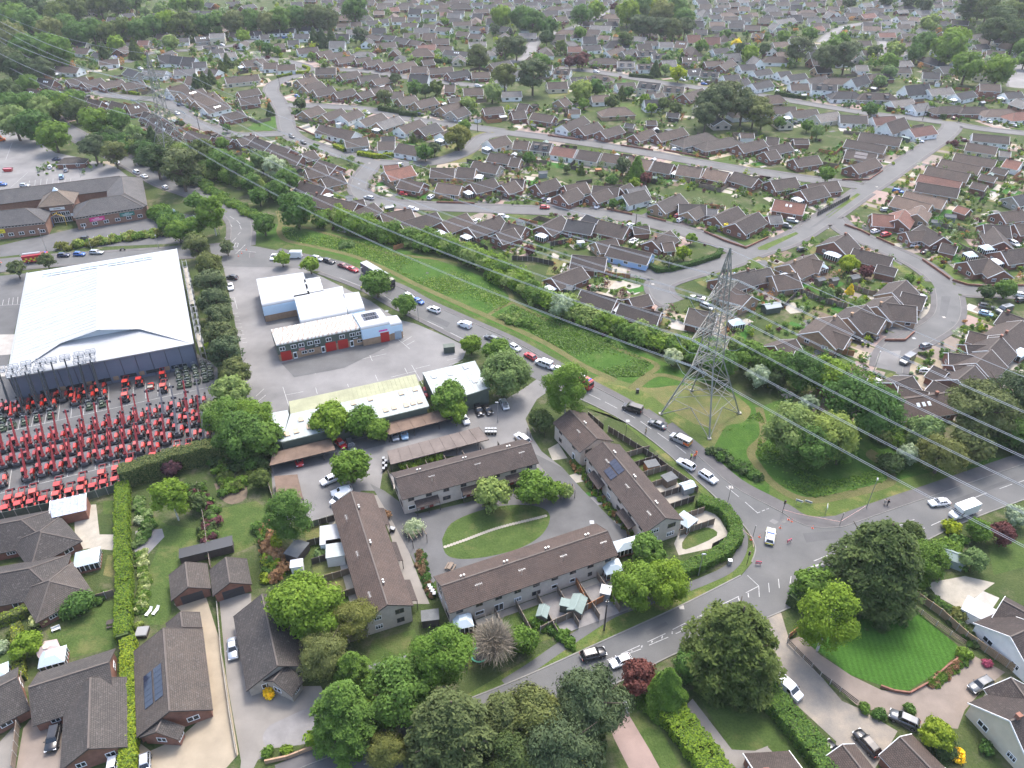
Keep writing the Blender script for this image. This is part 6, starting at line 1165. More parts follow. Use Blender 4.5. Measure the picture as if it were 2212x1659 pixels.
car(g0(690,405),g0(740,400),'hatchback','black','black car alone in the office forecourt','cars at the office');car(g0(1975,730),g0(2035,740),'hatchback','black','black car beside the grass island','cars in the industrial yard');car(g0(1995,850),g0(1985,780),'saloon','white','white car against the pine row','cars in the industrial yard')
mc=thing('motorcycle','black motorcycle standing on the office road','motorcycle',(*G(*g0(1062,508)).to_2d(),.04),.2);ob('body',MB().beam((-.6,0,.7),(.5,0,.85),.25).beam((.4,0,.6),(.65,0,1.05),.1).beam((.6,-.35,1.05),(.6,.35,1.05),.06).mesh('body',PAINTS['black']),mc)
for x in (-.7,.7):ob('wheel',MB().cyl((x,0,.32),(0,1,0),.32,.07,14).mesh('wheel',TYRE),mc)
ob('seat',MB().box(-.7,-.14,.78,0,.14,.9).mesh('seat',TRIM),mc)
h0=Z(0,0)
for f_,r_,kd,cl in (((540,1370),(450,1375),'saloon','navy'),((1150,1470),(1205,1500),'mpv','white'),((1210,1505),(1280,1535),'saloon','white'),((1405,1600),(1450,1630),'hatchback','white'),((990,1390),(1020,1410),'saloon','silver'),((530,1510),(530,1545),'mpv','pale blue'),((568,1450),(568,1485),'hatchback','silver'),((540,1410),(540,1440),'hatchback','pale blue'),((430,1430),(430,1450),'hatchback','white'),((40,1590),(-10,1590),'hatchback','blue'),((235,1600),(190,1600),'hatchback','silver')):
 car(h0(*f_),h0(*r_),kd,cl,f'{cl} {kd} by the upper office car park','cars by the upper office car park')
van(h0(20,1200),h0(-60,1210),'orange','orange lorry body at the left photo edge',6.5,2.4,3.0,group='vehicles by the upper office car park',name='lorry')
sk=thing('skip','red waste skip in the upper office car park','skip',G(*h0(75,1480)),.1);ob('shell',MB().frustum((-1.4,-.8,1.4,.8),(-2.0,-.95,2.0,.95),0,1.3).mesh('shell',PAINTS['red']),sk);ob('rim',MB().box(-2.05,-1.0,1.3,2.05,-.9,1.4).box(-2.05,.9,1.3,2.05,1.0,1.4).box(-2.05,-.9,1.3,-1.95,.9,1.4).box(1.95,-.9,1.3,2.05,.9,1.4).mesh('rim',DKMET),sk)
# courts, carports and drives near the camera
for f_,r_,kd,cl,lb,fn in (((585,850),(700,800),'suv','white','white suv beside the courtyard tree',w1),((660,945),(820,905),'estate car','white','white estate car beside the white van in court',w1),((835,560),(800,490),'estate car','grey','grey estate car parked under courtyard trees',w1),((745,525),(720,500),'hatchback','red','red car between the courtyard trees',w1),((375,680),(365,640),'hatchback','red','red car inside the left carport',w1),((1205,460),(1195,420),'hatchback','silver','silver car inside carport, left of pair',w1),((1285,450),(1275,410),'hatchback','pale blue','pale blue car inside carport, right of pair',w1),
((1945,265),(1905,180),'estate car','black','black estate car in the small parking bay',w1),((2025,250),(1975,190),'hatchback','black','black hatchback beside black estate in bay',w1),((2165,215),(2125,130),'saloon','silver','silver saloon at the end of parking bay',w1),((1815,325),(1790,280),'hatchback','white','white car under tree by parking bay',w1),((50,440),(130,500),'suv','white','white car by the pergola posts',y2),((1480,110),(1460,30),'hatchback','red','red car in gap between the sheds',w1),
((440,1490),(480,1310),'suv','black','black car on the L-shaped house drive',x0),((2015,700),(2005,545),'saloon','silver','silver car on the sloping house drive',x0),((1250,1700),(1250,1560),'hatchback','silver','silver car at bottom edge of gravel drive',x0),((960,1700),(975,1610),'hatchback','white','white car at bottom edge beside garage wing',x0),((1755,980),(1920,890),'estate car','grey','grey estate car beside the dormered house',x3),((1070,1190),(1290,1290),'suv','grey','silver-bonneted car behind yellow shrub',x3),((780,1360),(930,1530),'suv','black','black suv with silver roof on rough drive',x3),((520,1450),(670,1620),'estate car','black','black estate car against the hedge on rough drive',x3)):
 car(fn(*f_),fn(*r_),kd,cl,lb,'cars parked near the terraces and foreground drives')
van(w1(660,1030),w1(800,935),'white','white van parked in the court by terrace end',5.0,1.9,2.0,group='vans parked near the terraces')
pu=van(x3(230,1010),x3(90,890),'white','white flatbed pickup beside the giant dark cedar',5.6,2.0,2.0,group='vans parked near the terraces',name='pickup_truck')
ob('flatbed',MB().box(-4.4,-1.0,.8,-2.75,1.0,.95).box(-4.4,-1.05,.95,-2.75,-.98,1.3).box(-4.4,.98,.95,-2.75,1.05,1.3).box(-4.45,-1.05,.95,-4.38,1.05,1.3).mesh('flatbed',DKMET),pu)
# cars on the estate's drives and kerbs: front, rear, type, colour
def parked(fn,phrase,spec):
 for ln in spec.split(';'):
  a=ln.split()
  if not a:continue
  kd={'h':'hatchback','s':'saloon','e':'estate car','u':'suv','m':'mpv'}[a[4]];cl=' '.join(a[5:]);c,rz=heading(fn(float(a[0]),float(a[1])),fn(float(a[2]),float(a[3])))
  car_at((c.x,c.y,.05),rz,kd,cl,f'{cl} {kd} {phrase}','cars parked '+phrase,full=PX((c.x,c.y,0))[1]>420)
parked(z,'near the shrub belt bungalows','940 40 1010 55 e silver; 1545 20 1480 65 u white; 1390 150 1320 140 e white; 1340 180 1300 165 h maroon; 1940 235 1880 270 u white; 2180 215 2090 205 e white; 1310 20 1240 10 h red')
parked(z2,'along the main estate road','320 130 245 130 h red; 305 45 250 80 e navy; 350 50 305 90 e white; 605 65 565 95 h navy; 770 100 715 140 s white; 860 80 815 105 e white; 1235 80 1185 120 u white; 1460 190 1410 215 h red; 1480 225 1425 255 h white; 1715 235 1670 260 h maroon; 1045 270 995 300 h white; 1990 740 1905 715 h pale blue; 1720 1005 1650 975 m silver; 740 820 660 830 h maroon; 1085 400 1015 440 e white')
parked(Z(3,1),'round the curved cul-de-sac','955 330 900 345 h white; 1065 355 970 380 u red; 1305 455 1220 460 h white; 1425 510 1330 520 s black; 1070 150 975 155 e silver; 255 255 165 240 m silver; 205 300 105 280 m grey; 325 490 265 500 h black; 2165 465 2095 430 u white; 945 1265 830 1215 u black; 830 1295 720 1260 u black; 1955 995 1830 975 e grey; 1925 1060 1840 1040 h pale blue; 1405 1310 1325 1340 h grey; 680 1545 585 1550 h white; 1400 1545 1310 1540 h white; 1000 1659 945 1640 h white; 2212 890 2160 885 h white; 2212 930 2170 935 h black; 1290 900 1350 910 h silver')
parked(Z(2,0),'along the long middle street','395 1065 365 1080 h grey; 605 1170 545 1195 h grey; 725 1160 690 1175 h white; 770 1125 720 1140 e navy; 955 1170 900 1185 e white; 1420 1205 1370 1225 h red; 1430 1290 1395 1290 h white; 1560 1305 1520 1310 h grey; 1940 1275 1910 1280 h white; 770 590 680 580 s black; 750 620 705 615 h white; 950 610 900 605 h black; 1520 660 1460 650 h white; 1640 700 1590 690 u white; 1690 725 1630 720 h blue; 1490 690 1460 685 h white')
parked(Z(1,0),'on the winding estate streets','305 720 245 715 h maroon; 380 835 335 825 h blue; 515 850 470 845 h navy; 910 880 850 875 e white; 985 980 935 965 h white; 1440 985 1390 985 e navy; 1560 1000 1520 990 h black; 1780 1045 1725 1040 e white; 335 1190 285 1160 e black; 430 1240 390 1220 h black; 780 1225 725 1215 h white; 960 1295 895 1285 e white; 270 325 225 325 h blue; 345 325 300 320 h white; 70 340 40 330 h white; 700 250 660 250 h white; 1210 1430 1260 1420 h white; 1720 730 1680 730 u black; 1960 745 1880 740 m white; 1850 690 1800 680 h white')
parked(h0,'in the far left close','1600 905 1530 905 u navy; 1550 985 1510 970 h white; 1890 1045 1830 1040 h silver; 1050 445 990 430 e silver; 1110 440 1080 430 h grey; 1170 505 1140 495 h white; 1190 490 1160 480 h navy; 1240 600 1190 585 u white; 1300 580 1260 570 e grey; 1340 535 1310 525 h white; 1380 560 1350 545 h maroon; 1330 420 1305 405 h grey; 1400 420 1375 405 h white; 2005 430 1930 425 s black; 1015 495 975 485 h blue; 1410 840 1370 830 h black; 1940 390 1905 385 h white')
parked(Z(3,0),'in the upper right drives','1355 1220 1255 1215 e white; 1735 1215 1670 1210 h maroon; 980 1435 910 1440 e blue; 310 1455 240 1460 s black; 270 1300 230 1320 h white; 1855 1010 1815 990 h white; 1930 1055 1890 1040 h white; 2165 1090 2085 1075 e silver; 1070 905 1030 915 h black; 1000 885 960 890 h silver; 660 205 640 300 m white; 50 1260 0 1250 h pale blue; 1170 1659 1080 1640 e blue; 1630 1010 1590 1030 h maroon; 280 1050 225 1065 e grey; 100 770 60 800 e white')
for fn,a,b,lb in ((Z(3,0),(780,885),(870,880),'white touring caravan by the upper right road'),(Z(3,0),(1170,970),(1290,980),'white caravan beside the purple hedge'),(Z(3,1),(1150,1480),(1260,1410),'grey van parked in the cul-de-sac end'),(Z(3,1),(1980,1030),(2105,1000),'white van beside grey estate on drive'),(Z(3,2),(980,110),(975,20),'white van on drive behind right-hand trees'),(Z(3,0),(820,300),(885,300),'white motorhome in far upper right')):
 van(fn(*a),fn(*b),'grey' if 'grey' in lb else 'white',lb,5.2,2.0,2.3,group='vans and caravans in the estate',name='caravan' if 'caravan' in lb else 'van')
for fn,a,b,lb in ((z2,(1065,395),(1020,455),'white sailing boat stored beside brick garage'),(z2,(1555,905),(1660,925),'white speedboat on trailer near the pylon')):
 c,rz=heading(a and fn(*a),fn(*b),.8);bt=thing('boat',lb,'boat',(c.x,c.y,.3),rz,'boats on drives');ob('hull',MB().loft([[(2.6,0,.9),(2.6,0,.95),(2.6,0,1.0),(2.6,0,.95)],[(1.2,0,.2),(1.2,.8,.9),(1.2,0,.95),(1.2,-.8,.9)],[(-2.2,0,.25),(-2.2,.9,.9),(-2.2,0,.92),(-2.2,-.9,.9)]]).mesh('hull',WHITE_PVC),bt)
 ob('cockpit',MB().frustum((-1.2,-.55,.9,.55),(-.9,-.4,.4,.4),.9,1.35).mesh('cockpit',CARGL),bt);ob('trailer',MB().beam((-2,0,.1),(3.2,0,.1),.12).beam((-.8,-.9,.1),(-.8,.9,.1),.1).mesh('trailer',STEEL),bt)
 # ------------------------------------------------------------------ machines in the dealer's yard
MRED=plain('machine_red',(.5,.03,.018),.3,0,.5,.4);_t=MRED.node_tree;_b=_t.nodes['Principled BSDF'];_oi=_t.nodes.new('ShaderNodeObjectInfo');_t.links.new(_ramp(_t,_oi.outputs['Random'],[(0,(.3,.022,.014)),(.6,(.5,.035,.022)),(1,(.56,.09,.06))]).outputs[0],_b.inputs['Base Color'])
MDRED=plain('boom_dark_red',(.2,.018,.018),.4);MGRN=plain('mower_green',(.03,.05,.028),.5);MGREY=plain('machine_grey',(.09,.09,.1),.5);BASK=plain('basket_grey',(.27,.285,.3),.5,.2)
WHB=MB().cyl((0,0,0),(0,1,0),.62,.22,14,0).cyl((0,0,0),(0,1,0),.3,.23,10,1).mesh('wheel',[TYRE,MRED]);WHS=MB().cyl((0,0,0),(0,1,0),.34,.14,12,0).cyl((0,0,0),(0,1,0),.15,.15,8,1).mesh('wheel',[TYRE,MGREY])
def msh(name,mb,mat):return mb.mesh(name,mat)
TH=dict(chassis=msh('chassis',MB().box(-2.3,-.55,.5,2.2,.55,1.0).box(-2.5,-.75,.6,-1.9,.75,1.3),MGREY),
cab=msh('cab',MB().box(-.9,.3,.8,.9,1.15,1.3,1).frustum((-.9,.3,.9,1.15),(-.7,.38,.55,1.05),1.3,2.25,0).box(-.75,.34,2.25,.6,1.1,2.36,1),[CARGL,MRED]),
hood=msh('engine_hood',MB().frustum((-1.1,-1.15,1.0,-.4),(-.9,-1.05,.8,-.5),.8,1.55,0),MRED),
fender=msh('fender',MB().frustum((-.55,-.25,.55,.25),(-.4,-.2,.4,.2),0,.16),TRIM),
mirror=msh('mirror',MB().box(-.1,-.2,0,.1,.2,.45).beam((0,0,-.5),(0,0,0),.05),TRIM))
def boom_mesh(L,ang,m,platform):
 d=Vector((math.cos(ang),0,math.sin(ang)));p=Vector((-2.0,-.05,1.75));q=p+d*L;mb=MB().beam(p-d*.4,p+d*L*.55,.42,0,.46).beam(p+d*L*.5,q,.3,0,.34).beam(p+d*.2-Vector((0,0,.9)),p+d*1.8,.14,1).box(-2.35,-.4,1.0,-1.75,.4,1.75,0)
 tip=MB().beam(q,q+Vector((.35,0,-.7)),.26).box(q.x+.2,-.65,q.z-1.0,q.x+.36,.65,q.z-.35)
 if platform:
  tip=MB().beam(q,q+Vector((.6,0,-.4)),.25);x,zz=q.x+.4,q.z-.9
  tip.box(x,-1.1,zz,x+1.5,1.1,zz+.12)
  for z_ in (.6,1.1):
   for a,b in (((x,-1.1),(x+1.5,-1.1)),((x,1.1),(x+1.5,1.1)),((x,-1.1),(x,1.1)),((x+1.5,-1.1),(x+1.5,1.1))):tip.beam((*a,zz+z_),(*b,zz+z_),.1)
  for xx in (x,x+1.5):
   for yy in (-1.1,0,1.1):tip.beam((xx,yy,zz),(xx,yy,zz+1.1),.09)
 else:tip.box(q.x+.3,-.45,q.z-1.1,q.x+.6,-.33,q.z-1.0).box(q.x+.3,.33,q.z-1.1,q.x+.6,.45,q.z-1.0)
 return mb.mesh('boom',[m,STEEL]),tip.mesh('platform' if platform else 'carriage',BASK if platform else MGREY)
BOOMS={'red':boom_mesh(6.3,math.radians(50),MDRED,0),'grey':boom_mesh(6.0,math.radians(46),MGREY,0),'plat':boom_mesh(9.2,math.radians(68),DKMET,1)}
BOOMS['low']=boom_mesh(4.6,math.radians(8),MRED,0)
def yard_pose(fn,x,y):  # machines stand along the painted bay lines
 a,b=G(*fn(x+14,y-100),.8),G(*fn(x-14,y+100),.8);c=G(*fn(x,y),.8);return (c.x,c.y,.03),math.atan2(a.y-b.y,a.x-b.x)+random.uniform(-.08,.08)
def telehandler(fn,x,y,boom,phrase):
 loc,rz=yard_pose(fn,x,y);col={'red':'red','grey':'grey','plat':'tall black','low':'low'}[boom]
 root=thing('telehandler',f'{col}-boomed red telehandler in the {phrase}','telehandler',loc,rz,'telehandlers in the '+phrase)
 ob('chassis',TH['chassis'],root);ob('cab',TH['cab'],root);ob('engine_hood',TH['hood'],root);bm,tp=BOOMS[boom];o=ob('boom',bm,root);ob('platform' if boom=='plat' else 'carriage',tp,o);ob('mirror',TH['mirror'],root,(1.2,-1.2,1.9))
 for sx in (-1.5,1.5):
  for sy in (-1,1):ob('wheel',WHB,root,(sx,sy*.98,.62));ob('fender',TH['fender'],root,(sx,sy*.98,1.24))
f0=Z(0,2)
def trow(phrase,spec):
 for ln in spec.split(';'):
  a=ln.split()
  if len(a)>1:telehandler(f0,float(a[0]),float(a[1]),{'g':'grey','p':'plat','l':'low'}.get(a[2],'red') if len(a)>2 else 'red',phrase)
trow('upper telehandler row','-60 560; 45 535; 165 505; 285 485; 400 470; 515 450; 630 430; 750 395; 865 365; 975 345; 1090 315; 1200 285; 1315 250; 1425 230 g; 1520 200 g; 1625 170; 1735 145 g')
trow('middle telehandler row','-80 690; 35 670; 150 645; 270 615; 385 595; 505 575; 620 555; 740 510; 862 490; 978 465; 1092 440; 1205 405 ; 1318 355 g; 1430 345 g; 1530 300 g; 1640 260')
trow('third telehandler row','10 830; -100 830; 250 775; 375 735; 497 715; 617 685; 738 640; 862 615; 978 590; 1092 575; 1208 545; 1325 450; 1442 465; 1545 395 g; 1640 320')
trow('lowest right telehandler cluster','1335 550; 1660 440 g; 1775 440 g; 1740 300')
g3=lambda x,y:((x/7.9)/1.1573,(880+y/7.9)/1.1573)
for phrase,pts in (('platform row against the warehouse',((245,1050),(505,1000),(770,930),(1030,880),(1250,860),(1510,800),(1755,745),(1990,690),(-30,1100))),('second platform row',((240,1190),(490,1140),(765,1070),(1010,1020),(1500,930),(1770,870),(2010,830)))):
 for x,y in pts:telehandler(lambda a,b:g3(a*2,b*2),x/2,y/2,'plat' if 'against' in phrase or x%4 else 'low',phrase)
 # loader tractors
TR=dict(hood=msh('bonnet',MB().loft([ring(1.7,.32,.75,1.25),ring(1.5,.4,.65,1.4),ring(.1,.42,.65,1.5)][::-1]),MRED),cab=msh('cab',MB().frustum((-1.15,-.6,.2,.6),(-1.0,-.55,.05,.55),1.0,2.25,0).box(-1.2,-.66,2.25,.2,.66,2.38,1),[CARGL,MRED]),chassis=msh('chassis',MB().box(-1.4,-.35,.5,1.5,.35,.95),MGREY),
arms=msh('loader_arms',MB().beam((.3,-.6,1.3),(2.2,-.6,2.1),.16).beam((2.2,-.6,2.1),(3.3,-.6,1.3),.16).beam((.3,.6,1.3),(2.2,.6,2.1),.16).beam((2.2,.6,2.1),(3.3,.6,1.3),.16).beam((2.2,-.6,2.1),(2.2,.6,2.1),.14),MDRED),fork=msh('loader_head',MB().box(3.2,-.8,.9,3.35,.8,1.6).beam((3.3,-.5,.95),(4.0,-.5,.95),.1).beam((3.3,.5,.95),(4.0,.5,.95),.1),MGREY),fender=msh('fender',MB().box(-1.5,-.16,0,-.2,.16,.1),MRED))
def tractor(fn,x,y,phrase,loader=True):
 loc,rz=yard_pose(fn,x,y);root=thing('tractor',f'small red {"loader " if loader else ""}tractor in the {phrase}','tractor',loc,rz,'tractors in the '+phrase)
 for n in ('hood','cab','chassis'):ob({'hood':'bonnet'}.get(n,n),TR[n],root)
 if loader:o=ob('loader_arms',TR['arms'],root);ob('loader_head',TR['fork'],o)
 for s in (-1,1):ob('wheel',WHB,root,(-.85,s*.72,.62));ob('wheel',WHS,root,(1.15,s*.6,.34),0,(1.2,1.2,1.2));ob('fender',TR['fender'],root,(0,s*.72,1.28))
for x,y in ((60,1095),(170,1060),(280,1045),(385,1020),(500,975),(610,950),(712,925),(815,905),(905,875),(1003,850)):tractor(f0,x,y,'row along the yard fence')
for x,y in ((90,1010),(190,990),(300,955),(510,895),(720,855),(890,790),(1012,755),(1130,690),(1330,640),(1540,575),(1640,560)):tractor(f0,x,y,'line behind the fence row')
g4=lambda x,y:((260+x/7.9)/1.1573,(880+y/7.9)/1.1573);g4h=lambda a,b:g4(a*2,b*2)
for x,y,l in ((430,900,1),(440,640,1),(710,590,0),(1180,720,1),(1170,480,1)):tractor(g4h,x/2,y/2,'loose group by the warehouse doors',bool(l))
c,rz=yard_pose(g4h,460,330);bg_=thing('utility_buggy','low red utility buggy in the yard bays','buggy',c,rz);ob('body',MB().loft([ring(1.4,.5,.35,.8),ring(1.0,.7,.3,1.0),ring(-1.4,.7,.3,.95)][::-1]).mesh('body',MRED),bg_);ob('seat',MB().box(-.5,-.6,.9,.2,.6,1.2).mesh('seat',TRIM),bg_);ob('load_bed',MB().box(-1.5,-.65,.95,-.6,.65,1.2).mesh('load_bed',SLABS),bg_)
for sx in (-1,1):
 for sy in (-1,1):ob('wheel',WHS,bg_,(sx*.95,sy*.68,.34))
MW=dict(deck=msh('deck',MB().frustum((-.9,-.75,.9,.75),(-.8,-.65,.8,.65),.18,.5),MGRN),body=msh('body',MB().loft([ring(-1.1,.42,.45,.85),ring(-.9,.5,.4,1.0),ring(-.1,.5,.4,1.0)][::-1]),MGRN),seat=msh('seat',MB().box(-.2,-.3,.8,.3,.3,.92).box(-.3,-.3,.9,-.18,.3,1.35),plain('pale_green_panel',(.25,.27,.2),.6)),bar=msh('roll_bar',MB().beam((-.35,-.5,.7),(-.35,-.5,1.9),.07).beam((-.35,.5,.7),(-.35,.5,1.9),.07).beam((-.35,-.5,1.9),(-.35,.5,1.9),.07).box(-.45,-.1,1.9,-.25,.1,2.05),BASK))
def mower(fn,x,y,phrase):
 loc,rz=yard_pose(fn,x,y);root=thing('ride_on_mower',f'dark green ride-on mower in the {phrase}','mower',loc,rz+math.pi,'mowers in the '+phrase)
 for n in MW:ob({'bar':'roll_bar'}.get(n,n),MW[n],root,None,0,1.15)
 for sx,sc in ((-.7,1.1),(.75,.85)):
  for sy in (-1,1):ob('wheel',WHS,root,(sx,sy*.62,.36*sc),0,sc)
for x,y in ((230,1430),(480,1370),(730,1300),(1000,1240),(1760,1070),(2010,1020),(40,1500),(20,1330)):mower(lambda a,b:g3(a*2,b*2),x/2,y/2,'row below the platform machines')
for x,y in ((1450,380),(1480,500),(1500,650),(1610,330),(1640,470),(1660,620),(1780,300),(1810,420),(1830,560),(1950,240),(1970,380),(2000,520),(2090,330),(2100,470),(1420,260),(1580,220)):mower(g4h,x/2,y/2,'block beneath the pine row')
# bay lines of the yard
def line(fn,pts,w=.12,z=.045,mat=PAINT):  # painted lines: pairs of points
 mb=MB()
 for i in range(0,len(pts),4):
  a,b=G(*fn(pts[i],pts[i+1]),z),G(*fn(pts[i+2],pts[i+3]),z);d=(b-a).normalized();n=Vector((-d.y,d.x,0))*w/2
  mb.quad([a-n,b-n,b+n,a+n])
 return mb
def bays(name,fn,pts,w=.12,z=.045):struct(ob(name,line(fn,pts,w,z).mesh(name,PAINT)))
bays('yard_bay_lines',f0,(0,425,1810,25,0,945,1800,500,40,420,75,270,155,395,185,250,270,370,300,230,385,345,410,200,500,315,520,150,612,290,625,130,720,265,735,110,832,240,840,80,940,215,940,20,1155,160,1150,0,1260,125,1255,-10,1365,105,1360,0,1470,95,1465,-10,75,920,100,740,205,890,210,860,330,860,335,815,580,800,585,770,700,765,703,700,822,738,824,700,945,705,942,670,1180,645,1178,600,1410,585,1405,530,1520,560,1510,440,1635,530,1625,470,1745,500,1735,400,430,1060,445,930,820,880,822,820))
bays('unit_bay_lines',z,(310,1440,350,1565,460,1412,512,1570,330,1480,620,1425,340,1522,635,1462,350,1562,650,1500,700,1358,770,1515,940,1310,1005,1460,830,1380,1080,1325,840,1418,1105,1360,855,1455,1125,1398,1225,1270,1280,1237,1225,1270,1328,1355,1265,1298,1345,1247,1300,1325,1370,1285,1030,1580,1055,1635,1285,1520,1310,1570,1345,1495,1440,1659,1380,1525,1505,1495,1630,1425,1740,1400,1650,1455,1765,1428,1670,1490,1785,1465,1165,1600,1390,1545))
bays('unit_bay_lines',w1,(0,105,70,40,0,165,85,95,75,235,110,205,232,25,300,240,255,95,410,65,515,30,530,85,790,0,800,25))
bays('office_bay_lines',g0,(2212,1000,2212,1000,1965,915,2025,910,2025,910,2050,1010,2015,1050,2055,1045,2025,1080,2065,1075,2030,1110,2075,1105,2040,1140,2085,1137,2050,1170,2095,1166,2055,1203,2105,1198,2065,1235,2110,1232,2075,1268,2125,1265,2090,1302,2135,1298,805,380,805,415,870,378,868,410,930,372,928,405,1000,365,998,398,1080,355,1078,388,1150,350,1148,380,1220,340,1218,370,1290,332,1290,360,0,980,180,970,30,930,20,980,80,915,70,975,115,910,108,972,155,905,150,968))
bays('office_bay_lines',h0,(245,1620,255,1560,300,1605,305,1555,350,1600,355,1545,400,1595,408,1545,455,1590,460,1540,505,1585,510,1535,560,1580,562,1540,610,1570,612,1540,50,1380,105,1230,90,1620,240,1490,380,1500,390,1470,430,1490,436,1460,480,1480,486,1450))
# markings of the two main roads
bays('road_markings',y2,(2118,1115,2145,1105,2160,1098,2185,1088,2198,1082,2220,1075,2015,1020,2120,1112,1850,885,1960,975,1700,770,1790,840,1410,525,1505,600,1255,420,1355,490,1110,322,1205,388,960,235,1065,295,805,155,910,210,660,85,765,135),.14,.075)
bays('road_markings',z,(1105,895,1200,955,1480,1115,1620,1180,1680,1215,1790,1270,720,740,900,810),.14,.06)
bays('road_markings',y3,(1135,1222,1265,1170,970,1288,1085,1243,960,1288,1045,1358,1765,990,1890,940,2000,905,2110,865,2165,850,2250,820,1790,1110,1850,1085,1410,1222,1520,1172,1265,1282,1355,1243,580,1452,700,1397,395,1530,520,1478,485,1612,608,1557,670,1530,715,1512,350,1595,480,1553),.16,.078)
bays('turn_arrow',y3,(395,1575,482,1552,345,1592,408,1572),.42,.082)
bays('road_markings',x2,(940,675,1105,600,950,692,1115,630,1170,570,1325,497,1185,597,1350,528,1388,462,1535,388,1415,497,1572,430,1600,357,1765,275,1805,250,1960,175,2020,145,2130,88,2035,-5,2132,85,2132,85,2137,180,820,725,875,703,840,738,880,720),.13,.078)
bays('hatch_bars',x2,(940,690,955,683,1030,650,1042,645,1118,618,1126,600,1205,575,1215,560,1293,540,1302,515,1383,500,1385,477,1468,465,1470,435,1557,427,1553,388,1642,378,1635,345,1732,352,1718,308,1805,298,1795,262,1965,215,1955,185,2045,185,2040,145),.2,.079)
bays('road_markings',Z(1,3),(930,1628,970,1612,1290,1482,1365,1453),.14,.078)
bays('road_markings',x3,(5,60,12,140,90,25,98,105,200,0,190,65,285,35,350,5),.14,.078)
bays('junction_markings',g0,(1940,400,1990,345,2005,300,1985,265,2070,285,2085,320,2055,370,2080,345,2000,435,2040,395,2045,245,2075,275,1985,208,2025,235,2030,500,2130,510,2140,512,2212,520,2035,535,2120,455,2020,475,2035,440,2035,440,2060,442,2060,442,2050,475,2020,475,2050,475),.16,.07)
# ------------------------------------------------------------------ pylons and wires
PYL=plain('pylon_steel',(.23,.23,.205),.65,.2);WIRE=plain('conductor',(.42,.43,.44),.6,0);INSUL=plain('glass_insulator',(.3,.34,.36),.3)
LDIR=(G(1512,894)-G(375,335)).normalized();ARM=Vector((LDIR.y,-LDIR.x,0));LEVELS=((34.5,7.0),(26.5,10.5),(18.5,8.5))
def pylon(base,label,H=45.0):
 root=thing('pylon',label,'pylon',base,0,'electricity pylons');D=LDIR;A=ARM
 def half(h):  # half width of the shaft
  if h<16:return 7.0+(2.3-7.0)*h/16
  return 2.3+(.9-2.3)*(h-16)/(38-16) if h<38 else .9*(H-h)/(H-38)+.05
  # feet stand at the corners of a square turned with the line
 C=lambda h,i:Vector((0,0,h))+(A*((1,1,-1,-1)[i])+D*((1,-1,-1,1)[i]))*half(h)
 lv=[0,5,10,16,19,22,25,28,31,34,36.5,38,41.5,H]
 for i in range(4):
  m=MB()
  for a,b in zip(lv[:-1],lv[1:]):m.beam(C(a,i),C(b,i),.3 if a<16 else .2)
  m.box(C(0,i).x-.45,C(0,i).y-.45,0,C(0,i).x+.45,C(0,i).y+.45,.35);ob('leg',m.mesh('leg',PYL),root)
 m=MB()
 for k,(a,b) in enumerate(zip(lv[:-1],lv[1:])):
  for i in range(4):
   j=(i+1)%4
   if k==0:mid=(C(b,i)+C(b,j))/2;m.beam(C(a,i),mid,.16).beam(C(a,j),mid,.16).beam(C(2.5,i),(C(a,i)+mid)/2,.1)
   else:m.beam(C(a,i),C(b,j),.1).beam(C(a,j),C(b,i),.1)
   m.beam(C(b,i),C(b,j),.1)
 ob('bracing',m.mesh('bracing',PYL),root)
 for h,L in LEVELS:
  for s in (1,-1):
   m=MB();tip=A*(s*L)+Vector((0,0,h));ii=(0,1) if s>0 else (2,3);lo=[C(h,i) for i in ii];hi=[C(h+2.3,i) for i in ii]
   for p in lo+hi:m.beam(p,tip,.12)
   for t in (.3,.6):
    q=[p+(tip-p)*t for p in lo+hi];m.beam(q[0],q[1],.1).beam(q[0],q[2],.1).beam(q[1],q[3],.1).beam(q[2],q[3],.1);r=[p+(tip-p)*(t-.3) for p in lo+hi];m.beam(r[0],q[1],.09).beam(r[0],q[2],.09).beam(r[1],q[3],.09)
   ob('crossarm',m.mesh('crossarm',PYL),root);n=MB()
   for e in (1,-1):
    for k in (-.25,.25):
     d=D*e+Vector((0,0,-.1));n.tube([tip+A*k,tip+A*k+d*4.2],.06,6)
     for q in range(9):n.cyl(tip+A*k+d*(.5+q*.42),d,.15,.05,8)
   n.tube([tip+D*4.2+Vector((0,0,-.4)),tip+D*2+Vector((0,0,-2.8)),tip+Vector((0,0,-3.4)),tip-D*2+Vector((0,0,-2.8)),tip-D*4.2+Vector((0,0,-.4))],.05,4)
   ob('insulators',n.mesh('insulators',INSUL),root)
 return root
PB=[G(375,335),G(1512,894)];PB.append(PB[1]+LDIR*250);PB.insert(0,PB[0]-LDIR*300)
pylon(PB[2],'tall lattice electricity pylon standing on the roadside green');pylon(PB[1],'distant lattice pylon among the far left houses');pylon(PB[0],'farthest pylon hidden in the upper left woods');
SPANN=('left-hand','middle','right-hand')
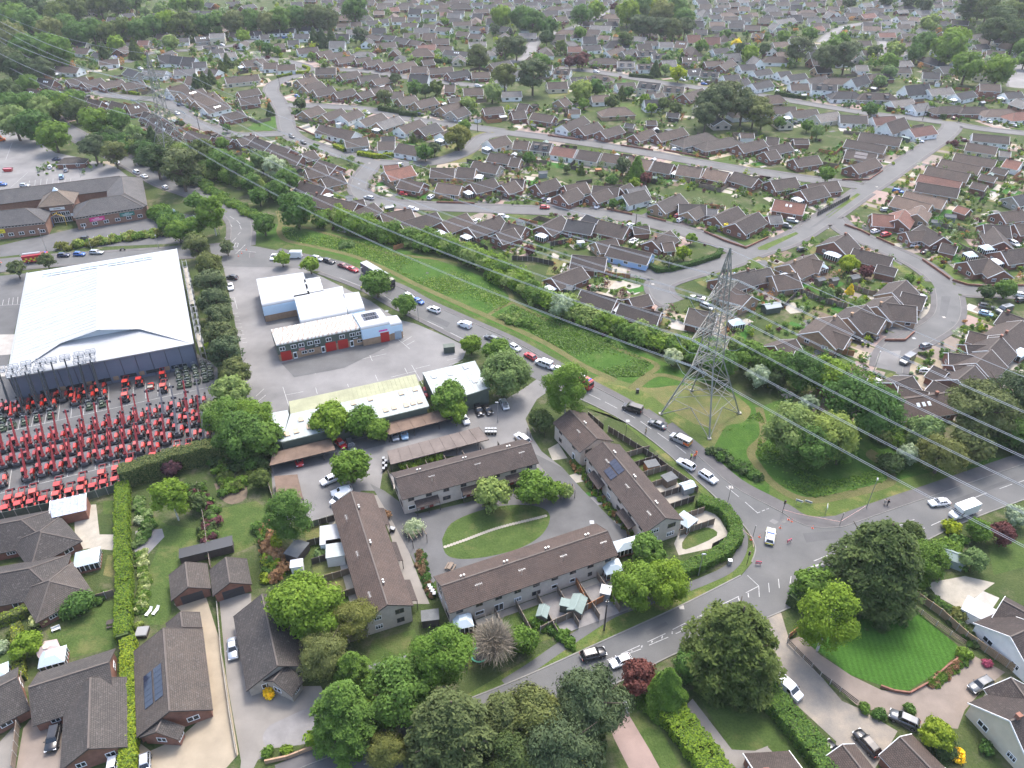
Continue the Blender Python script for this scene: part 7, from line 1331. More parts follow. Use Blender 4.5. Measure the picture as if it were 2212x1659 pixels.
for si in range(3):
 a,b=PB[si],PB[si+1]
 for li,(h,L) in enumerate(LEVELS+((45.0,0.0),)):
  for s in ((1,-1) if L else (0,)):
   m=MB()
   for k in ((-.25,.25) if L else (0,)):
    for dz in (0,):
     o=ARM*(s*L+k);p,q=a+o+LDIR*(4.2 if L else 0),b+o-LDIR*(4.2 if L else 0);pts=[p+(q-p)*(t/28)+Vector((0,0,h-.4+dz-4*7.0*(t/28)*(1-t/28))) for t in range(29)];m.tube(pts,.05,4)
   nm=f"{'twin ' if L else 'thin earth '}{('lower', 'middle', 'upper')[2 - li] if L else 'top'} wires on the {'roadside' if s > 0 else 'garden' if s < 0 else 'peak'} side, {('far left', 'field', 'lower right')[si]} span"
   tag(ob('power_line',m.mesh('power_line',WIRE)),nm,'power line','overhead power lines')
   # ------------------------------------------------------------------ street furniture
def post(fn,x,y,h,label,kind='lamp',rz=0):
 p=G(*fn(x,y));nm={'lamp':'street_lamp','pole':'telegraph_pole','flag':'flagpole','signal':'traffic_light','sign':'road_sign','post':'sign_post'}[kind];root=thing(nm,label,nm.replace('_',' '),p,rz,nm.replace('_',' ')+'s')
 if kind=='pole':
  ob('shaft',MB().tube([(0,0,0),(0,0,h)],[.17,.12],8).mesh('shaft',WOODD),root);ob('steps',MB().beam((-.3,0,h-.5),(.3,0,h-.5),.06).beam((0,-.3,h-1),(0,.3,h-1),.06).mesh('steps',STEEL),root)
 elif kind=='lamp':
  ob('shaft',MB().tube([(0,0,0),(0,0,1.2),(0,0,h)],[.11,.08,.05],8).mesh('shaft',STEEL),root);ob('lamp_head',MB().frustum((-.25,-.16,.65,.16),(-.1,-.1,.5,.1),h,h+.16).beam((0,0,h-.05),(.2,0,h+.06),.06).mesh('lamp_head',BASK),root)
 elif kind=='flag':
  ob('shaft',MB().tube([(0,0,0),(0,0,h)],[.07,.04],6).mesh('shaft',WHITE),root);ob('flag',MB().faces([(0,0,h-.1),(.7,.15,h-.5),(.75,.1,h-1.4),(0,0,h-1.2)],[(0,1,2,3),(3,2,1,0)]).mesh('flag',WHITE),root)
 elif kind=='signal':
  ob('shaft',MB().tube([(0,0,0),(0,0,h)],.06,8).mesh('shaft',DKMET),root);m=MB().box(-.16,-.16,h-.9,.16,.16,h+.1)
  ob('signal_head',m.mesh('signal_head',TRIM),root)
  for i,c in enumerate(((.35,.02,.02),(.4,.2,.02),(.02,.25,.08))):ob('lens',MB().cyl((0,-.18,h-.05-i*.3),(0,1,0),.1,.02,10).mesh('lens',plain(f'lens_{i}',c,.3) if f'lens_{i}' not in MATS else MATS[f'lens_{i}']),root)
 elif kind=='sign':
  ob('shaft',MB().tube([(-.5,0,0),(-.5,0,h)],.04,6).tube([(.5,0,0),(.5,0,h)],.04,6).mesh('shaft',STEEL),root);ob('board',MB().box(-.75,-.04,h-.5,.75,.02,h).mesh('board',WHITE),root);ob('border',MB().box(-.62,-.055,h-.4,.62,-.04,h-.1).mesh('border',plain('sign_blue_grey',(.1,.14,.2),.5) if 'sign_blue_grey' not in MATS else MATS['sign_blue_grey']),root)
 else:ob('shaft',MB().tube([(0,0,0),(0,0,h)],.05,8).mesh('shaft',DKMET),root);ob('cap',MB().cyl((0,0,h),(0,0,1),.09,.08,8).mesh('cap',plain('post_cap_grey',(.3,.3,.3),.5) if 'post_cap_grey' not in MATS else MATS['post_cap_grey']),root)
for a in ((g0,793,495,8,'tall lamp post in the shrubs by three parked cars','lamp',2),(g0,403,505,8,'lamp post beside the fire engine','lamp',2),(g0,1900,370,8,'lamp post at the top road junction','lamp',2.5),(g0,1375,490,5,'short lamp post behind warehouse corner','lamp',2),(g0,1707,350,7,'flagpole in the office shrubs','flag',0),(g0,1520,248,5,'small flagpole nearer the office','flag',0),(g0,1745,300,6,'lamp post beside the flagpole','lamp',1),
(h0,700,1530,6,'lamp post in the upper car park','lamp',2),(y3,850,1072,8.5,'lamp post by the two pedestrians','lamp',-2),(x2,795,470,8.5,'dark telegraph pole on the main road verge','pole',0),(z,1405,1112,7,'lamp post on side road below the blue hatchback','lamp',1.0),(z,925,800,6,'lamp post beside the lorry trailer','lamp',1),(y2,1610,1655,6,'lamp post by the bright terrace corner trees','lamp',0),(y2,978,475,4.5,'sign post on the terrace verge','post',0),(y2,1855,1060,6,'thin post at the hedge corner','post',0),
(y3,122,1115,3.6,'traffic light by the pedestrian crossing tape','signal',.6),(y3,618,1222,3.6,'slim crossing post at the junction corner','post',0),(y2,2028,1560,3.6,'traffic light on the grass corner','signal',.4),(y2,2080,1325,3.4,'slim crossing post at the hedge corner','post',0),(y3,262,1045,1.5,'small framed road name sign on the verge','sign',-.5),(y3,345,1035,.9,'low dark sign beside the framed sign','sign',-.5),(y3,495,1115,2.2,'triangular-backed sign on the verge bend','sign',1.2),
(Z(3,1),915,1545,6,'lamp post at the end of cul-de-sac','lamp',1),(z2,1350,690,6,'lamp post by the curved clipped hedge','lamp',-1),(z2,385,110,6,'lamp post on main estate road, upper kerb','lamp',-1),(z2,1065,320,6,'telegraph pole beside the brick garage','pole',0),(Z(1,0),1915,1140,8,'dark telegraph pole at edge of small green','pole',0),(Z(1,0),1838,1030,6,'lamp post above the small green','lamp',0),(Z(1,0),215,790,8,'dark telegraph pole on winding road bend','pole',0),(h0,1725,1120,7,'telegraph pole in the brick close','pole',0),(Z(1,0),1485,690,7,'lamp post on the short road','lamp',0),(Z(3,0),700,940,8,'telegraph pole on upper right road','pole',0),(Z(3,0),1335,1040,8,'telegraph pole beside the caravan','pole',0),(w1,2090,330,6,'lamp post over the parking bay','lamp',3)):post(*a)
def person(fn,x,y,top,legs,label,vest=None,rz=0.0,stride=.14,bag=False):
 p=G(*fn(x,y));root=thing('person',label,'person',p,rz,'people');me=bpy.data.meshes.new('body')
 V=[(0,0,.95),(0,0,1.15),(0,0,1.38),(0,0,1.5),(0,.02,1.63),(0,.02,1.74),(0,.1,.9),(stride,.11,.5),(stride*.6,.11,.07),(stride+.12,.11,.04),(0,-.1,.9),(-stride,-.11,.5),(-stride*1.4,-.11,.08),(-stride*1.1+.1,-.11,.04),(0,.19,1.4),(-.04,.25,1.13),(.08,.25,.9),(.12,.25,.8),(0,-.19,1.4),(.06,-.25,1.13),(.16,-.24,.92),(.2,-.24,.83)]
 E=[(0,1),(1,2),(2,3),(3,4),(4,5),(0,6),(6,7),(7,8),(8,9),(0,10),(10,11),(11,12),(12,13),(2,14),(14,15),(15,16),(16,17),(2,18),(18,19),(19,20),(20,21)]
 R=[.14,.13,.15,.06,.1,.08,.09,.07,.05,.045,.09,.07,.05,.045,.065,.05,.04,.035,.065,.05,.04,.035]
 me.from_pydata(V,E,[]);me.materials.append(plain('skin',(.45,.27,.2),.6) if 'skin' not in MATS else MATS['skin']);o=ob('body',me,root);md=o.modifiers.new('skin','SKIN')
 for i,sv in enumerate(me.skin_vertices[0].data):sv.radius=(R[i],R[i]);sv.use_root=i==0
 o.modifiers.new('sub','SUBSURF').render_levels=2
 for nm,col,pts,rr in (('jacket',top,[(0,0,.92),(0,0,1.15),(0,0,1.4),(0,0,1.5)],[.18,.19,.21,.09]),('trousers',legs,[(0,.1,.95),(stride,.11,.5),(stride*.6,.11,.1)],[.12,.095,.075]),('trousers',legs,[(0,-.1,.95),(-stride,-.11,.5),(-stride*1.4,-.11,.1)],[.12,.095,.075]),('sleeve',top,[(0,.19,1.42),(-.04,.25,1.13),(.08,.25,.92)],[.085,.07,.055]),('sleeve',top,[(0,-.19,1.42),(.06,-.25,1.13),(.16,-.24,.94)],[.085,.07,.055])):
  k='cloth_%.2f_%.2f_%.2f'%col;ob(nm,MB().tube(pts,rr,10).mesh(nm,MATS.get(k) or plain(k,col,.8),True),root)
 ob('hair',MB().frustum((-.1,-.08,.08,.12),(-.06,-.05,.04,.08),1.7,1.82).mesh('hair',MATS.get('hair') or plain('hair',(.05,.035,.025),.7)),root)
 if vest:ob('reflective_band',MB().cyl((0,0,1.2),(0,0,1),.2,.04,10).mesh('reflective_band',BASK),root)
HV,OR,NV,TN=(.45,.6,.03),(.75,.13,.03),(.02,.022,.035),(.3,.24,.15)
for a in ((y2,1155,425,TN,TN,'person in tan firefighting kit standing in the side road',0),(y2,1545,648,HV,NV,'person in lime high-visibility jacket beside white suv',1),(y2,1574,648,OR,NV,'person in orange high-visibility jacket with dark trousers',1,2.0),(y2,1588,622,OR,OR,'person in full orange workwear behind the other two',1),(y3,1003,1045,(.5,.42,.36),(.4,.33,.28),'pedestrian in pale clothes on the main road footway',0,.5),(y3,1030,1048,(.02,.02,.025),(.12,.1,.1),'pedestrian in black top beside the pale-clothed one',0,.5),(z,912,850,HV,NV,'person in lime jacket beside the lorry and tree',1),(g0,5,640,HV,NV,'person in lime jacket at the left photo edge',1)):
 person(a[0],a[1],a[2],a[3],a[4],a[5],a[6],a[7] if len(a)>7 else 0.0)
CONEM=MB().box(-.2,-.2,0,.2,.2,.05).tube([(0,0,.05),(0,0,.75)],[.16,.04],10).mesh('cone_body',plain('cone_orange',(.75,.12,.04),.5));SLEEVE=MB().tube([(0,0,.32),(0,0,.52)],[.125,.085],10).mesh('sleeve',WHITE)
for fn,x,y,lb in ((y3,105,1243,'traffic cone nearest the police car'),(y3,178,1172,'left cone of the pair by the tactile paving'),(y3,206,1188,'right cone of the pair by the tactile paving'),(y3,385,1245,'cone against the curved kerb'),(y2,2138,1322,'cone at the mouth of the side road'),(y2,1970,1318,'cone on the pavement beside the hedge'),(y2,2065,1345,'cone beside the slim crossing post'),(g0,2130,500,'cone on the top junction line, upper'),(g0,2088,530,'cone on the top junction line, left'),(g0,2060,555,'cone on the top junction line, lowest'),(g0,10,610,'cone at the left photo edge')):
 c=thing('traffic_cone',lb,'traffic cone',G(*fn(x,y),.05),0,'traffic cones');ob('cone_body',CONEM,c);ob('sleeve',SLEEVE,c)
for fn,x,y,rz,lb in ((y3,180,1372,.5,'red temporary road sign in the junction'),(y2,2125,1562,-.1,'red road closed board by the grass corner')):
 s=thing('road_works_sign',lb,'sign',G(*fn(x,y),.05),rz,'red temporary signs');b=ob('board',MB().box(-.55,-.04,.3,.55,.02,1.05).mesh('board',MATS.get('sign_red') or plain('sign_red',(.62,.03,.1),.5)),s);ob('lettering',MB().box(-.4,-.06,.72,.4,-.04,.84).box(-.4,-.06,.5,.4,-.04,.62).mesh('lettering',WHITE),b);ob('frame',MB().beam((-.45,0,0),(-.45,.3,.9),.05).beam((.45,0,0),(.45,.3,.9),.05).mesh('frame',DKMET),s)
def tape(fn,pts,label):
 P=[G(*fn(pts[i],pts[i+1]),.95) for i in range(0,len(pts),2)];m=MB()
 for a,b in zip(P[:-1],P[1:]):m.beam(a,b,.03,0,.12)
 tag(ob('barrier_tape',m.mesh('barrier_tape',MATS.get('tape') or plain('tape',(.8,.5,.45),.5))),label,'barrier tape','red and white tape')
tape(y3,(132,1085,240,1118,620,1190),'tape stretched from traffic light to crossing post');tape(y3,(625,1190,845,1055),'tape stretched from crossing post to lamp post');tape(y2,(1995,1265,2080,1325,2085,1410),'tape round the hedge corner')
for fn,x,y,lb in ((y2,1083,75,'black litter bin on the verge path'),(y2,1878,1555,'grey utility cabinet by the corner lamp post')):r=thing('litter_bin' if 'litter' in lb else 'utility_cabinet',lb,'bin' if 'litter' in lb else 'cabinet',G(*fn(x,y)));ob('shell',MB().box(-.35,-.3,0,.35,.3,1.1).mesh('shell',TRIM if 'litter' in lb else CONC),r);ob('lid',MB().box(-.4,-.35,1.1,.4,.35,1.18).mesh('lid',DKMET if 'litter' in lb else WHITE),r)
# ------------------------------------------------------------------ garden surfaces near the camera
DRIVE=surf('worn_drive',(.2,.185,.165),.9,.15,.2,7,.1);SLATE=surf('slate_chippings',(.2,.192,.188),.95,.15,.5,9,.2);ROUGH=surf('rough_drive',(.21,.2,.185),.95,.22,.25,5,.2,hue=(.29,.25,.2))
def stripes():
 m=grassmat('striped_lawn',(.042,.11,.016),(.055,.135,.022));t=m.node_tree;b=t.nodes['Principled BSDF'];src=b.inputs['Base Color'].links[0].from_socket;mp=t.nodes.new('ShaderNodeMapping');mp.inputs['Rotation'].default_value=(0,0,.12);w=t.nodes.new('ShaderNodeTexWave');w.inputs['Scale'].default_value=.32;w.inputs['Distortion'].default_value=.3;t.links.new(_pos(t),mp.inputs[0]);t.links.new(mp.outputs[0],w.inputs[0])
 t.links.new(_mix(t,1.0,src,_ramp(t,w.outputs[0],[(.35,(.9,.92,.9)),(.65,(1.1,1.07,1.08))]).outputs[0],'MULTIPLY'),b.inputs['Base Color']);return m
STRIPED=stripes();_gz=[.006]
def patch(name,fn,mat,*n,sm=0):_gz[0]+=.0006;return sheet(name,[fn(n[i],n[i+1]) for i in range(0,len(n),2)],_gz[0],mat,sm)
patch('gravel_drive',x0,GRAVEL,1500,240,1780,180,1900,560,1990,1100,2060,1540,1900,1720,1170,1720,1190,1430,1300,1510,1550,1400,1800,1180,1720,500,1560,300)
patch('side_drive',x0,DRIVE,1890,150,2170,150,2180,870,2300,1560,2090,1640,1960,900);patch('house_drive',x0,BLOCK,130,1720,200,1320,260,1240,640,1230,620,1600,760,1720);patch('house_drive',x0,DRIVE,-120,1560,130,1290,130,1720,-120,1720)
patch('back_lawn',x0,LAWN,390,480,700,250,1010,200,1020,630,900,640,560,720);patch('back_lawn',x0,LAWN,-60,560,240,520,220,900,60,960,-60,820);patch('back_lawn',x0,LAWN,1200,60,1470,20,1480,300,1420,420,1230,420);patch('back_lawn',f0,LAWN,1240,1080,1450,1220,1700,1250,1720,1400,1440,1700,1250,1700,1400,1330,1250,1240);patch('slate_bed',f0,SLATE,1170,1270,1400,1250,1420,1320,1230,1520,1160,1440)
patch('back_lawn',f0,LAWN,1880,1080,2212,1010,2340,1100,2300,1350,1990,1480,1900,1300);patch('patio',f0,SLABS,640,1050,830,1040,860,1300,1030,1300,1030,1440,760,1420,650,1440);patch('back_lawn',f0,DRYG,930,1480,1030,1480,1030,1690,890,1650);patch('back_lawn',f0,LAWN,890,1010,1030,1000,1030,1110,890,1130);patch('garden_pond_bed',f0,EARTH,1850,860,2100,850,2130,980,2000,1040,1900,980,sm=3)
patch('house_drive',Z(1,3),DRIVE,-60,960,560,950,620,1080,570,1180,510,1440,60,1500,-40,1700,-140,1700);patch('front_paving',Z(1,3),SLATE,120,1290,480,1130,560,1190,500,1420,120,1480,60,1380,sm=3);patch('terrace_lawn',Z(1,3),LAWN,1000,560,1370,460,1420,700,1300,800,940,900);patch('terrace_path',w1,DRIVE,1000,960,1140,960,1400,1659,1500,1900,1330,1900,1160,1300)
patch('front_lawn',w1,TURF,1395,1510,1540,1480,1610,1680,1460,1700);patch('front_lawn',y2,TURF,490,1150,560,1130,640,1245,565,1270);patch('front_lawn',y2,TURF,600,950,725,920,745,945,610,980);patch('front_patio',y2,SLABS,460,800,620,750,690,830,520,860);patch('front_patio',y2,SLATE,610,1000,780,950,860,1010,650,1080);patch('front_patio',y2,SLABS,310,560,400,510,480,640,350,660);patch('front_patio',y2,SLABS,800,1210,960,1150,1030,1230,850,1300)
patch('corner_patio',y2,SLABS,1480,1190,1700,1080,1800,1170,1890,1330,1720,1420,1440,1480,1400,1380);patch('corner_lawn',y2,LAWN,1470,1370,1560,1260,1700,1240,1770,1310,1500,1430,sm=3)
patch('striped_lawn',x3,STRIPED,300,560,560,400,790,260,1190,230,1640,600,1620,690,1500,810,1400,870,1210,990,1080,980,700,850,450,660);patch('block_drive',x3,BLOCK,160,560,280,520,450,680,720,860,980,985,1210,1020,1450,900,1650,710,1780,690,2050,830,1840,1000,1700,1160,1640,1320,1450,1300,1250,1350,1000,1200,760,1110);patch('rough_drive',x3,ROUGH,-100,330,90,240,180,540,640,1080,780,1140,1120,1340,1060,1450,900,1700,540,1700,590,1430,220,1090,120,1010,90,730)
patch('front_lawn',x2,LAWN,1540,930,1850,870,2260,1240,2260,1470,1960,1530,1880,1480);patch('bottom_drive',x2,DRIVE,1480,1140,1560,1060,1900,1500,2100,1510,2230,1460,2300,1560,2240,1720,1890,1720,1700,1430);patch('front_lawn',x3,LAWN,0,1220,340,1560,370,1720,100,1720,80,1560,0,1480);patch('pink_drive',x2,PINKB,800,1180,960,1080,1310,1720,1040,1720,880,1400);patch('front_lawn',x2,LAWN,1010,1200,1150,1080,1500,1720,1320,1720);patch('gravel_garden',x3,SLABS,1380,60,1700,0,1960,60,1650,280,1430,160);patch('side_lawn',y3,LAWN,1900,1400,2300,1330,2300,1560,1950,1650);patch('white_terrace',x3,CONC,1650,290,1860,130,2000,190,1900,340,1720,420)
patch('small_green',Z(1,0),DRYG,1560,1345,1640,1250,1880,1150,2160,1120,2180,1150,1900,1310,1830,1400,1640,1410,1630,1355);patch('small_green',Z(1,0),FIELD,-80,1120,0,1040,170,1000,190,1090,120,1130);patch('small_green',Z(1,0),LAWN,750,1430,880,1400,900,1430,760,1480);patch('open_garden',Z(2,0),LAWN,850,960,950,890,1120,900,1150,960,1250,1000,1100,1020,900,1000);patch('open_garden',Z(2,0),DRYG,300,800,480,750,500,810,330,850);patch('front_lawn',z2,LAWN,1900,370,2212,320,2212,400,2030,470,1930,420)
for fn,q in ((z2,(2120,480,2212,440,2212,500,2130,500)),(Z(3,1),(0,440,240,345,265,360,0,490)),(Z(3,1),(500,200,770,10,800,20,520,225)),(Z(3,1),(1080,590,1380,780,1300,790,1080,640)),(Z(3,1),(1370,590,1500,580,1720,740,1560,760)),(Z(3,1),(1610,770,1860,735,2212,750,2212,810,1730,800))):patch('roadside_grass',fn,GRASS,*q)
# ------------------------------------------------------------------ fences, sheds and other garden things
PANEL={}
def panel_mesh(kind):
 if kind in PANEL:return PANEL[kind]
 m=MB()
 if kind=='rail':
  for z_ in (.25,.55,.85):m.box(0,-.03,z_,1,.03,z_+.14)
 elif kind=='wall':m.box(0,-.1,0,1,.1,.92).box(0,-.13,.92,1,.13,1.0)
 else:
  for i in range(8):m.box(i/8+.003,-.02-.012*(i%2),.03,(i+1)/8-.003,.02-.012*(i%2),.95)
  m.box(0,-.05,.95,1,.05,1.0)
 PANEL[kind]=m.mesh('panel',WOOD);return PANEL[kind]
POSTM=MB().box(-.06,-.06,0,.06,.06,1.06).mesh('post',CONC)
def fence(P,label,h=1.8,mat=WOOD,kind='panel',step=1.83,posts=True,name='garden_fence',group='garden fences'):
 """P: points in the place; each panel and post is a piece of its own"""
 rel=Vector((P[0].x,P[0].y,0));root=thing(name,label,'wall' if 'wall' in name else 'fence',rel,0,group)
 for a,b in zip(P[:-1],P[1:]):
  a,b=Vector((a.x,a.y,0))-rel,Vector((b.x,b.y,0))-rel;L=(b-a).length;n=max(1,round(L/step));rz=math.atan2(b.y-a.y,b.x-a.x)
  for i in range(n):
   p=a+(b-a)*(i/n);ob('panel',panel_mesh(kind),root,(p.x,p.y,0),rz,(L/n-.06,1,h*random.uniform(.98,1.01)),mat)
   if posts:ob('post',POSTM,root,(p.x,p.y,0),rz,(1,1,h))
 return root
def pf(fn,pts,label,**k):return fence([G(*fn(pts[i],pts[i+1])) for i in range(0,len(pts),2)],label,**k)
pf(x0,(1880,250,1920,700,1990,1200,2050,1560),'long low pale-capped fence beside the gravel drive',h=1.0,mat=SLABS);pf(x0,(215,880,190,1150,145,1560,130,1690),'grey timber fence left of the L-shaped house');pf(f0,(1715,900,1780,1250,1830,1620),'timber fence between the two long back gardens');pf(f0,(-60,1195,470,1085,760,1005,1025,930),'dark green screen fence along the yard edge',h=2.2,mat=GREENC,step=2.4);pf(x0,(540,300,760,240,1000,170),'timber fence behind the lawn shrubs');pf(w1,(500,1235,690,1175),'green fence at the end of parking court',mat=GREENC);pf(w1,(100,850,160,1040),'fence beside the small square carport')
pf(y2,(655,290,790,400),'dark fence behind the short terrace block',mat=WOODD);pf(y2,(830,412,960,492,1075,565,1210,650,1330,742),'dark fence along the verge, upper terrace gardens',mat=WOODD);pf(y2,(1330,742,1490,852,1605,940),'grey fence along the verge, lower terrace gardens',mat=WOOD);pf(y2,(1745,1040,1830,1110,1900,1340,1720,1432),'curved dark fence inside the corner hedge',mat=WOODD)
pf(x2,(245,490,380,420,560,340,650,295),'weathered fence at end of terrace back gardens');pf(x2,(650,295,860,182),'orange fence at end of terrace back gardens',mat=WOODO);pf(x2,(545,60,650,270),'orange fence between two terrace back gardens',mat=WOODO);pf(x3,(165,580,300,720,450,870,620,1000,770,1115),'black three-rail fence beside the rough drive',h=1.2,mat=WOODD,kind='rail',step=2.4);pf(x3,(1200,240,1450,430,1700,600),'grey three-rail fence beside the striped lawn',h=1.2,kind='rail',step=2.4);pf(x3,(1250,175,1480,340,1700,540,1960,720,2260,930),'timber panel fence behind the striped lawn',mat=surf('new_fence_timber',(.3,.22,.14),.9,.15));pf(x3,(170,545,250,480),'brown entrance gate at the block drive',mat=WOODO,h=1.5)
pf(Z(1,3),(80,1620,270,1580,480,1500,560,1470),'low brick front wall by the main road',h=.9,mat=WALL['b'],kind='wall',posts=False,name='garden_wall',group='garden walls');pf(x3,(970,960,1080,1000,1220,1020,1400,920,1540,790,1640,720),'curved low brick wall round the striped lawn',h=.6,mat=WALL['r'],kind='wall',posts=False,name='garden_wall',group='garden walls');pf(x2,(960,1100,1000,1190),'white gate pillar wall beside the pink drive',h=1.6,mat=WHITE,kind='wall',posts=False,name='garden_wall',group='garden walls')
for fn,pts,lb,mt in ((z2,(740,600,820,640),'small dark fence beside the blue house',WOODD),(z2,(1020,745,900,745,690,690),'curved brown timber fence by the cul-de-sac',WOODO),(z2,(330,470,480,445,690,410),'dark fence behind the estate gardens',WOODD),(z2,(0,590,180,600,360,640),'dark fence above the shrub belt',WOODD),(Z(3,1),(290,1270,420,1330,560,1390,740,1420),'red-brown fence below the buff house',WOODO),(Z(3,1),(260,870,420,940,600,990,680,1010),'grey fence across the middle estate gardens',WOOD),(Z(3,1),(340,740,460,800,560,840),'timber fence beside small turf lawn',WOOD),(Z(3,1),(720,840,860,890,930,900),'timber fence behind the pale round tree',WOOD),(Z(3,1),(1640,480,1800,560,1900,620),'timber fence by the glass gazebo',WOOD),(Z(3,1),(1490,310,1600,320,1730,370),'curved fence round a bright lawn',WOOD),(Z(3,1),(700,60,420,210),'dark fence along the estate road verge',WOODD),(Z(3,1),(0,980,130,1010,270,870),'fence beside the green-roofed shed',WOODD)):pf(fn,pts,lb,mat=mt)
for fn,pts,lb in ((Z(3,1),(660,290,800,340,880,380),'brick wall on the estate road corner'),(Z(3,1),(935,400,1090,470),'brick wall across the double drive'),(Z(3,1),(1330,590,1570,760),'long brick wall beside the curving road'),(Z(3,1),(1590,770,1720,810,1850,820,2212,815),'brick wall along the side branch road'),(Z(3,1),(1005,1290,1180,1290,1265,1215),'low wall round the rockery lawn'),(z2,(1660,350,1840,430,2020,490,2212,400),'brick wall round the corner bungalow'),(z2,(820,155,1040,200),'low wall in front of white bungalow'),(z,(1560,95,1890,105),'brick wall on the estate road edge'),(z2,(1170,220,1330,260),'low wall by two parked cars'),(Z(2,0),(310,1175,590,1215),'brick wall on the long middle street, left'),(Z(2,0),(940,1260,1220,1305),'orange fence wall on the long middle street'),(Z(2,0),(1310,1300,1700,1375),'brick wall on the long middle street, right'),(Z(3,0),(640,1560,870,1560,990,1480),'brick wall on the corner of two estate roads'),(Z(1,0),(350,1100,520,1180,700,1260),'pale wall along the winding road')):pf(fn,pts,lb,h=.8,mat=WALL['r'],kind='wall',posts=False,name='garden_wall',group='garden walls',step=4)
def shed(p,rz,L,W,h,mat,roof,label,pitched=True,name='shed',cat='shed',group='garden sheds'):
 root=thing(name,label,cat,p,rz,group);ob('wall',(gable_walls(L,W,h,h+W*.25) if pitched else box_walls(L,W,h)).mesh('wall',mat),root);ob('roof',(gable_roof(L+.3,W,h,h+W*.25,.15,.07) if pitched else MB().box(-L/2-.12,-W/2-.12,h,L/2+.12,W/2+.12,h+.12)).mesh('roof',[roof,roof,roof]),root);ob('door',MB().box(-.4,-W/2-.04,.05,.4,-W/2-.005,1.75).mesh('door',mat),root)
FELT=surf('roofing_felt',(.13,.135,.135),.95,.15);FELTG=surf('green_grey_felt',(.2,.25,.23),.9,.1)
for fn,x,y,rz,L,W,mt,rf,pt,lb in ((y2,1200,745,.3,2.8,2.2,WOODO,FELT,0,'orange timber shed in the upper terrace gardens'),(y2,1350,860,.5,2.8,2.2,WOOD,FELT,0,'grey-roofed shed in the middle terrace gardens'),(y2,1505,930,.4,2.6,2.0,BASK,GLASSB,1,'small greenhouse in the lower terrace gardens'),(x2,265,365,1.3,2.2,1.8,WOOD,FELTG,1,'small pale-roofed shed below the terrace'),(x2,560,300,1.2,3.4,2.6,WOOD,FELTG,1,'large pale-roofed shed below the terrace'),(x2,455,290,1.3,1.6,1.6,GREENC,FELTG,0,'green plastic shed below the terrace'),(x2,805,180,1.3,2.0,1.8,BASK,BASK,0,'pale grey shed in the orange-fenced garden'),(Z(1,3),1510,400,.15,3.0,2.2,WOODD,FELT,0,'dark shed between two terrace ends'),(Z(1,3),1155,860,.3,6.0,3.0,WOOD,FELT,1,'long grey summerhouse behind the laurel tree'),(w1,365,1480,1.2,4.0,3.0,WOODD,FELT,0,'dark flat-roofed shed beside the court gardens'),(w1,365,1610,.2,2.2,1.8,WHITE,WHITE,0,'white shed below the flat-roofed shed'),(f0,1690,1500,.35,5.0,2.4,WOODD,DKMET,0,'black lean-to roof behind the brick garage'),(f0,1920,1440,.35,4.6,2.6,WOODD,DKMET,0,'black lean-to roof behind the open garage'),(y3,1570,1540,-.55,4.2,3.0,FELTG,FELTG,1,'green-grey shed beside the yew'),(w1,660,1380,.2,4.0,5.0,WHITE,UWHITE,0,'white flat-roofed extension on terrace side'),(w1,700,1500,.2,3.4,4.5,WHITE,SHEETG,0,'grey flat-roofed extension below the white one'),(x3,1820,370,-.75,6.0,4.0,WHITE,UWHITE,0,'white flat-roofed garden room by timber fence'),(z,1670,1380,.2,3.0,1.8,GREENC,GREENC,0,'dark green waste container at the yard entrance'),(Z(3,1),20,1030,.3,5.0,3.0,GREENC,SHEETG,1,'green-roofed shed beside estate fence'),(Z(3,1),730,780,.4,3.0,2.4,WOOD,FELT,1,'grey shed pair beside purple tree'),(Z(3,1),560,800,.4,2.4,1.8,WOOD,FELT,1,'small shed by the turf lawn'),(Z(3,1),440,800,.4,2.6,2.0,WOOD,FELT,1,'shed beside the patio table'),(Z(3,1),1440,300,-.3,3.4,2.4,BASK,FELT,1,'grey shed by the bright curved lawn'),(Z(3,1),1560,250,-.3,3.6,2.6,BASK,FELT,1,'pale blue-grey shed behind tan bungalows'),(z2,470,870,-.3,4.0,3.0,GREENC,FELT,1,'green shed beside brick bungalow above the belt'),(z2,590,475,.2,2.6,2.0,WHITE,UWHITE,0,'white summerhouse in fenced estate garden'),(Z(2,0),265,1530,.2,3.4,2.6,BASK,FELT,1,'pale garden room behind middle street'),(Z(2,0),745,1500,.2,2.6,2.0,WOODO,WOODO,0,'orange shed behind middle street')):shed(G(*fn(x,y)),rz,L,W,2.0 if 'extension' not in lb else 2.7,mt,rf,lb,bool(pt))
def glass_room(p,rz,a,b,label):r=thing('conservatory',label,'conservatory',p,rz,'glazed conservatories');mono(r,-a/2,-b/2,a/2,b/2,2.1,3.1,WALL['r'],GLASSB,'frame')
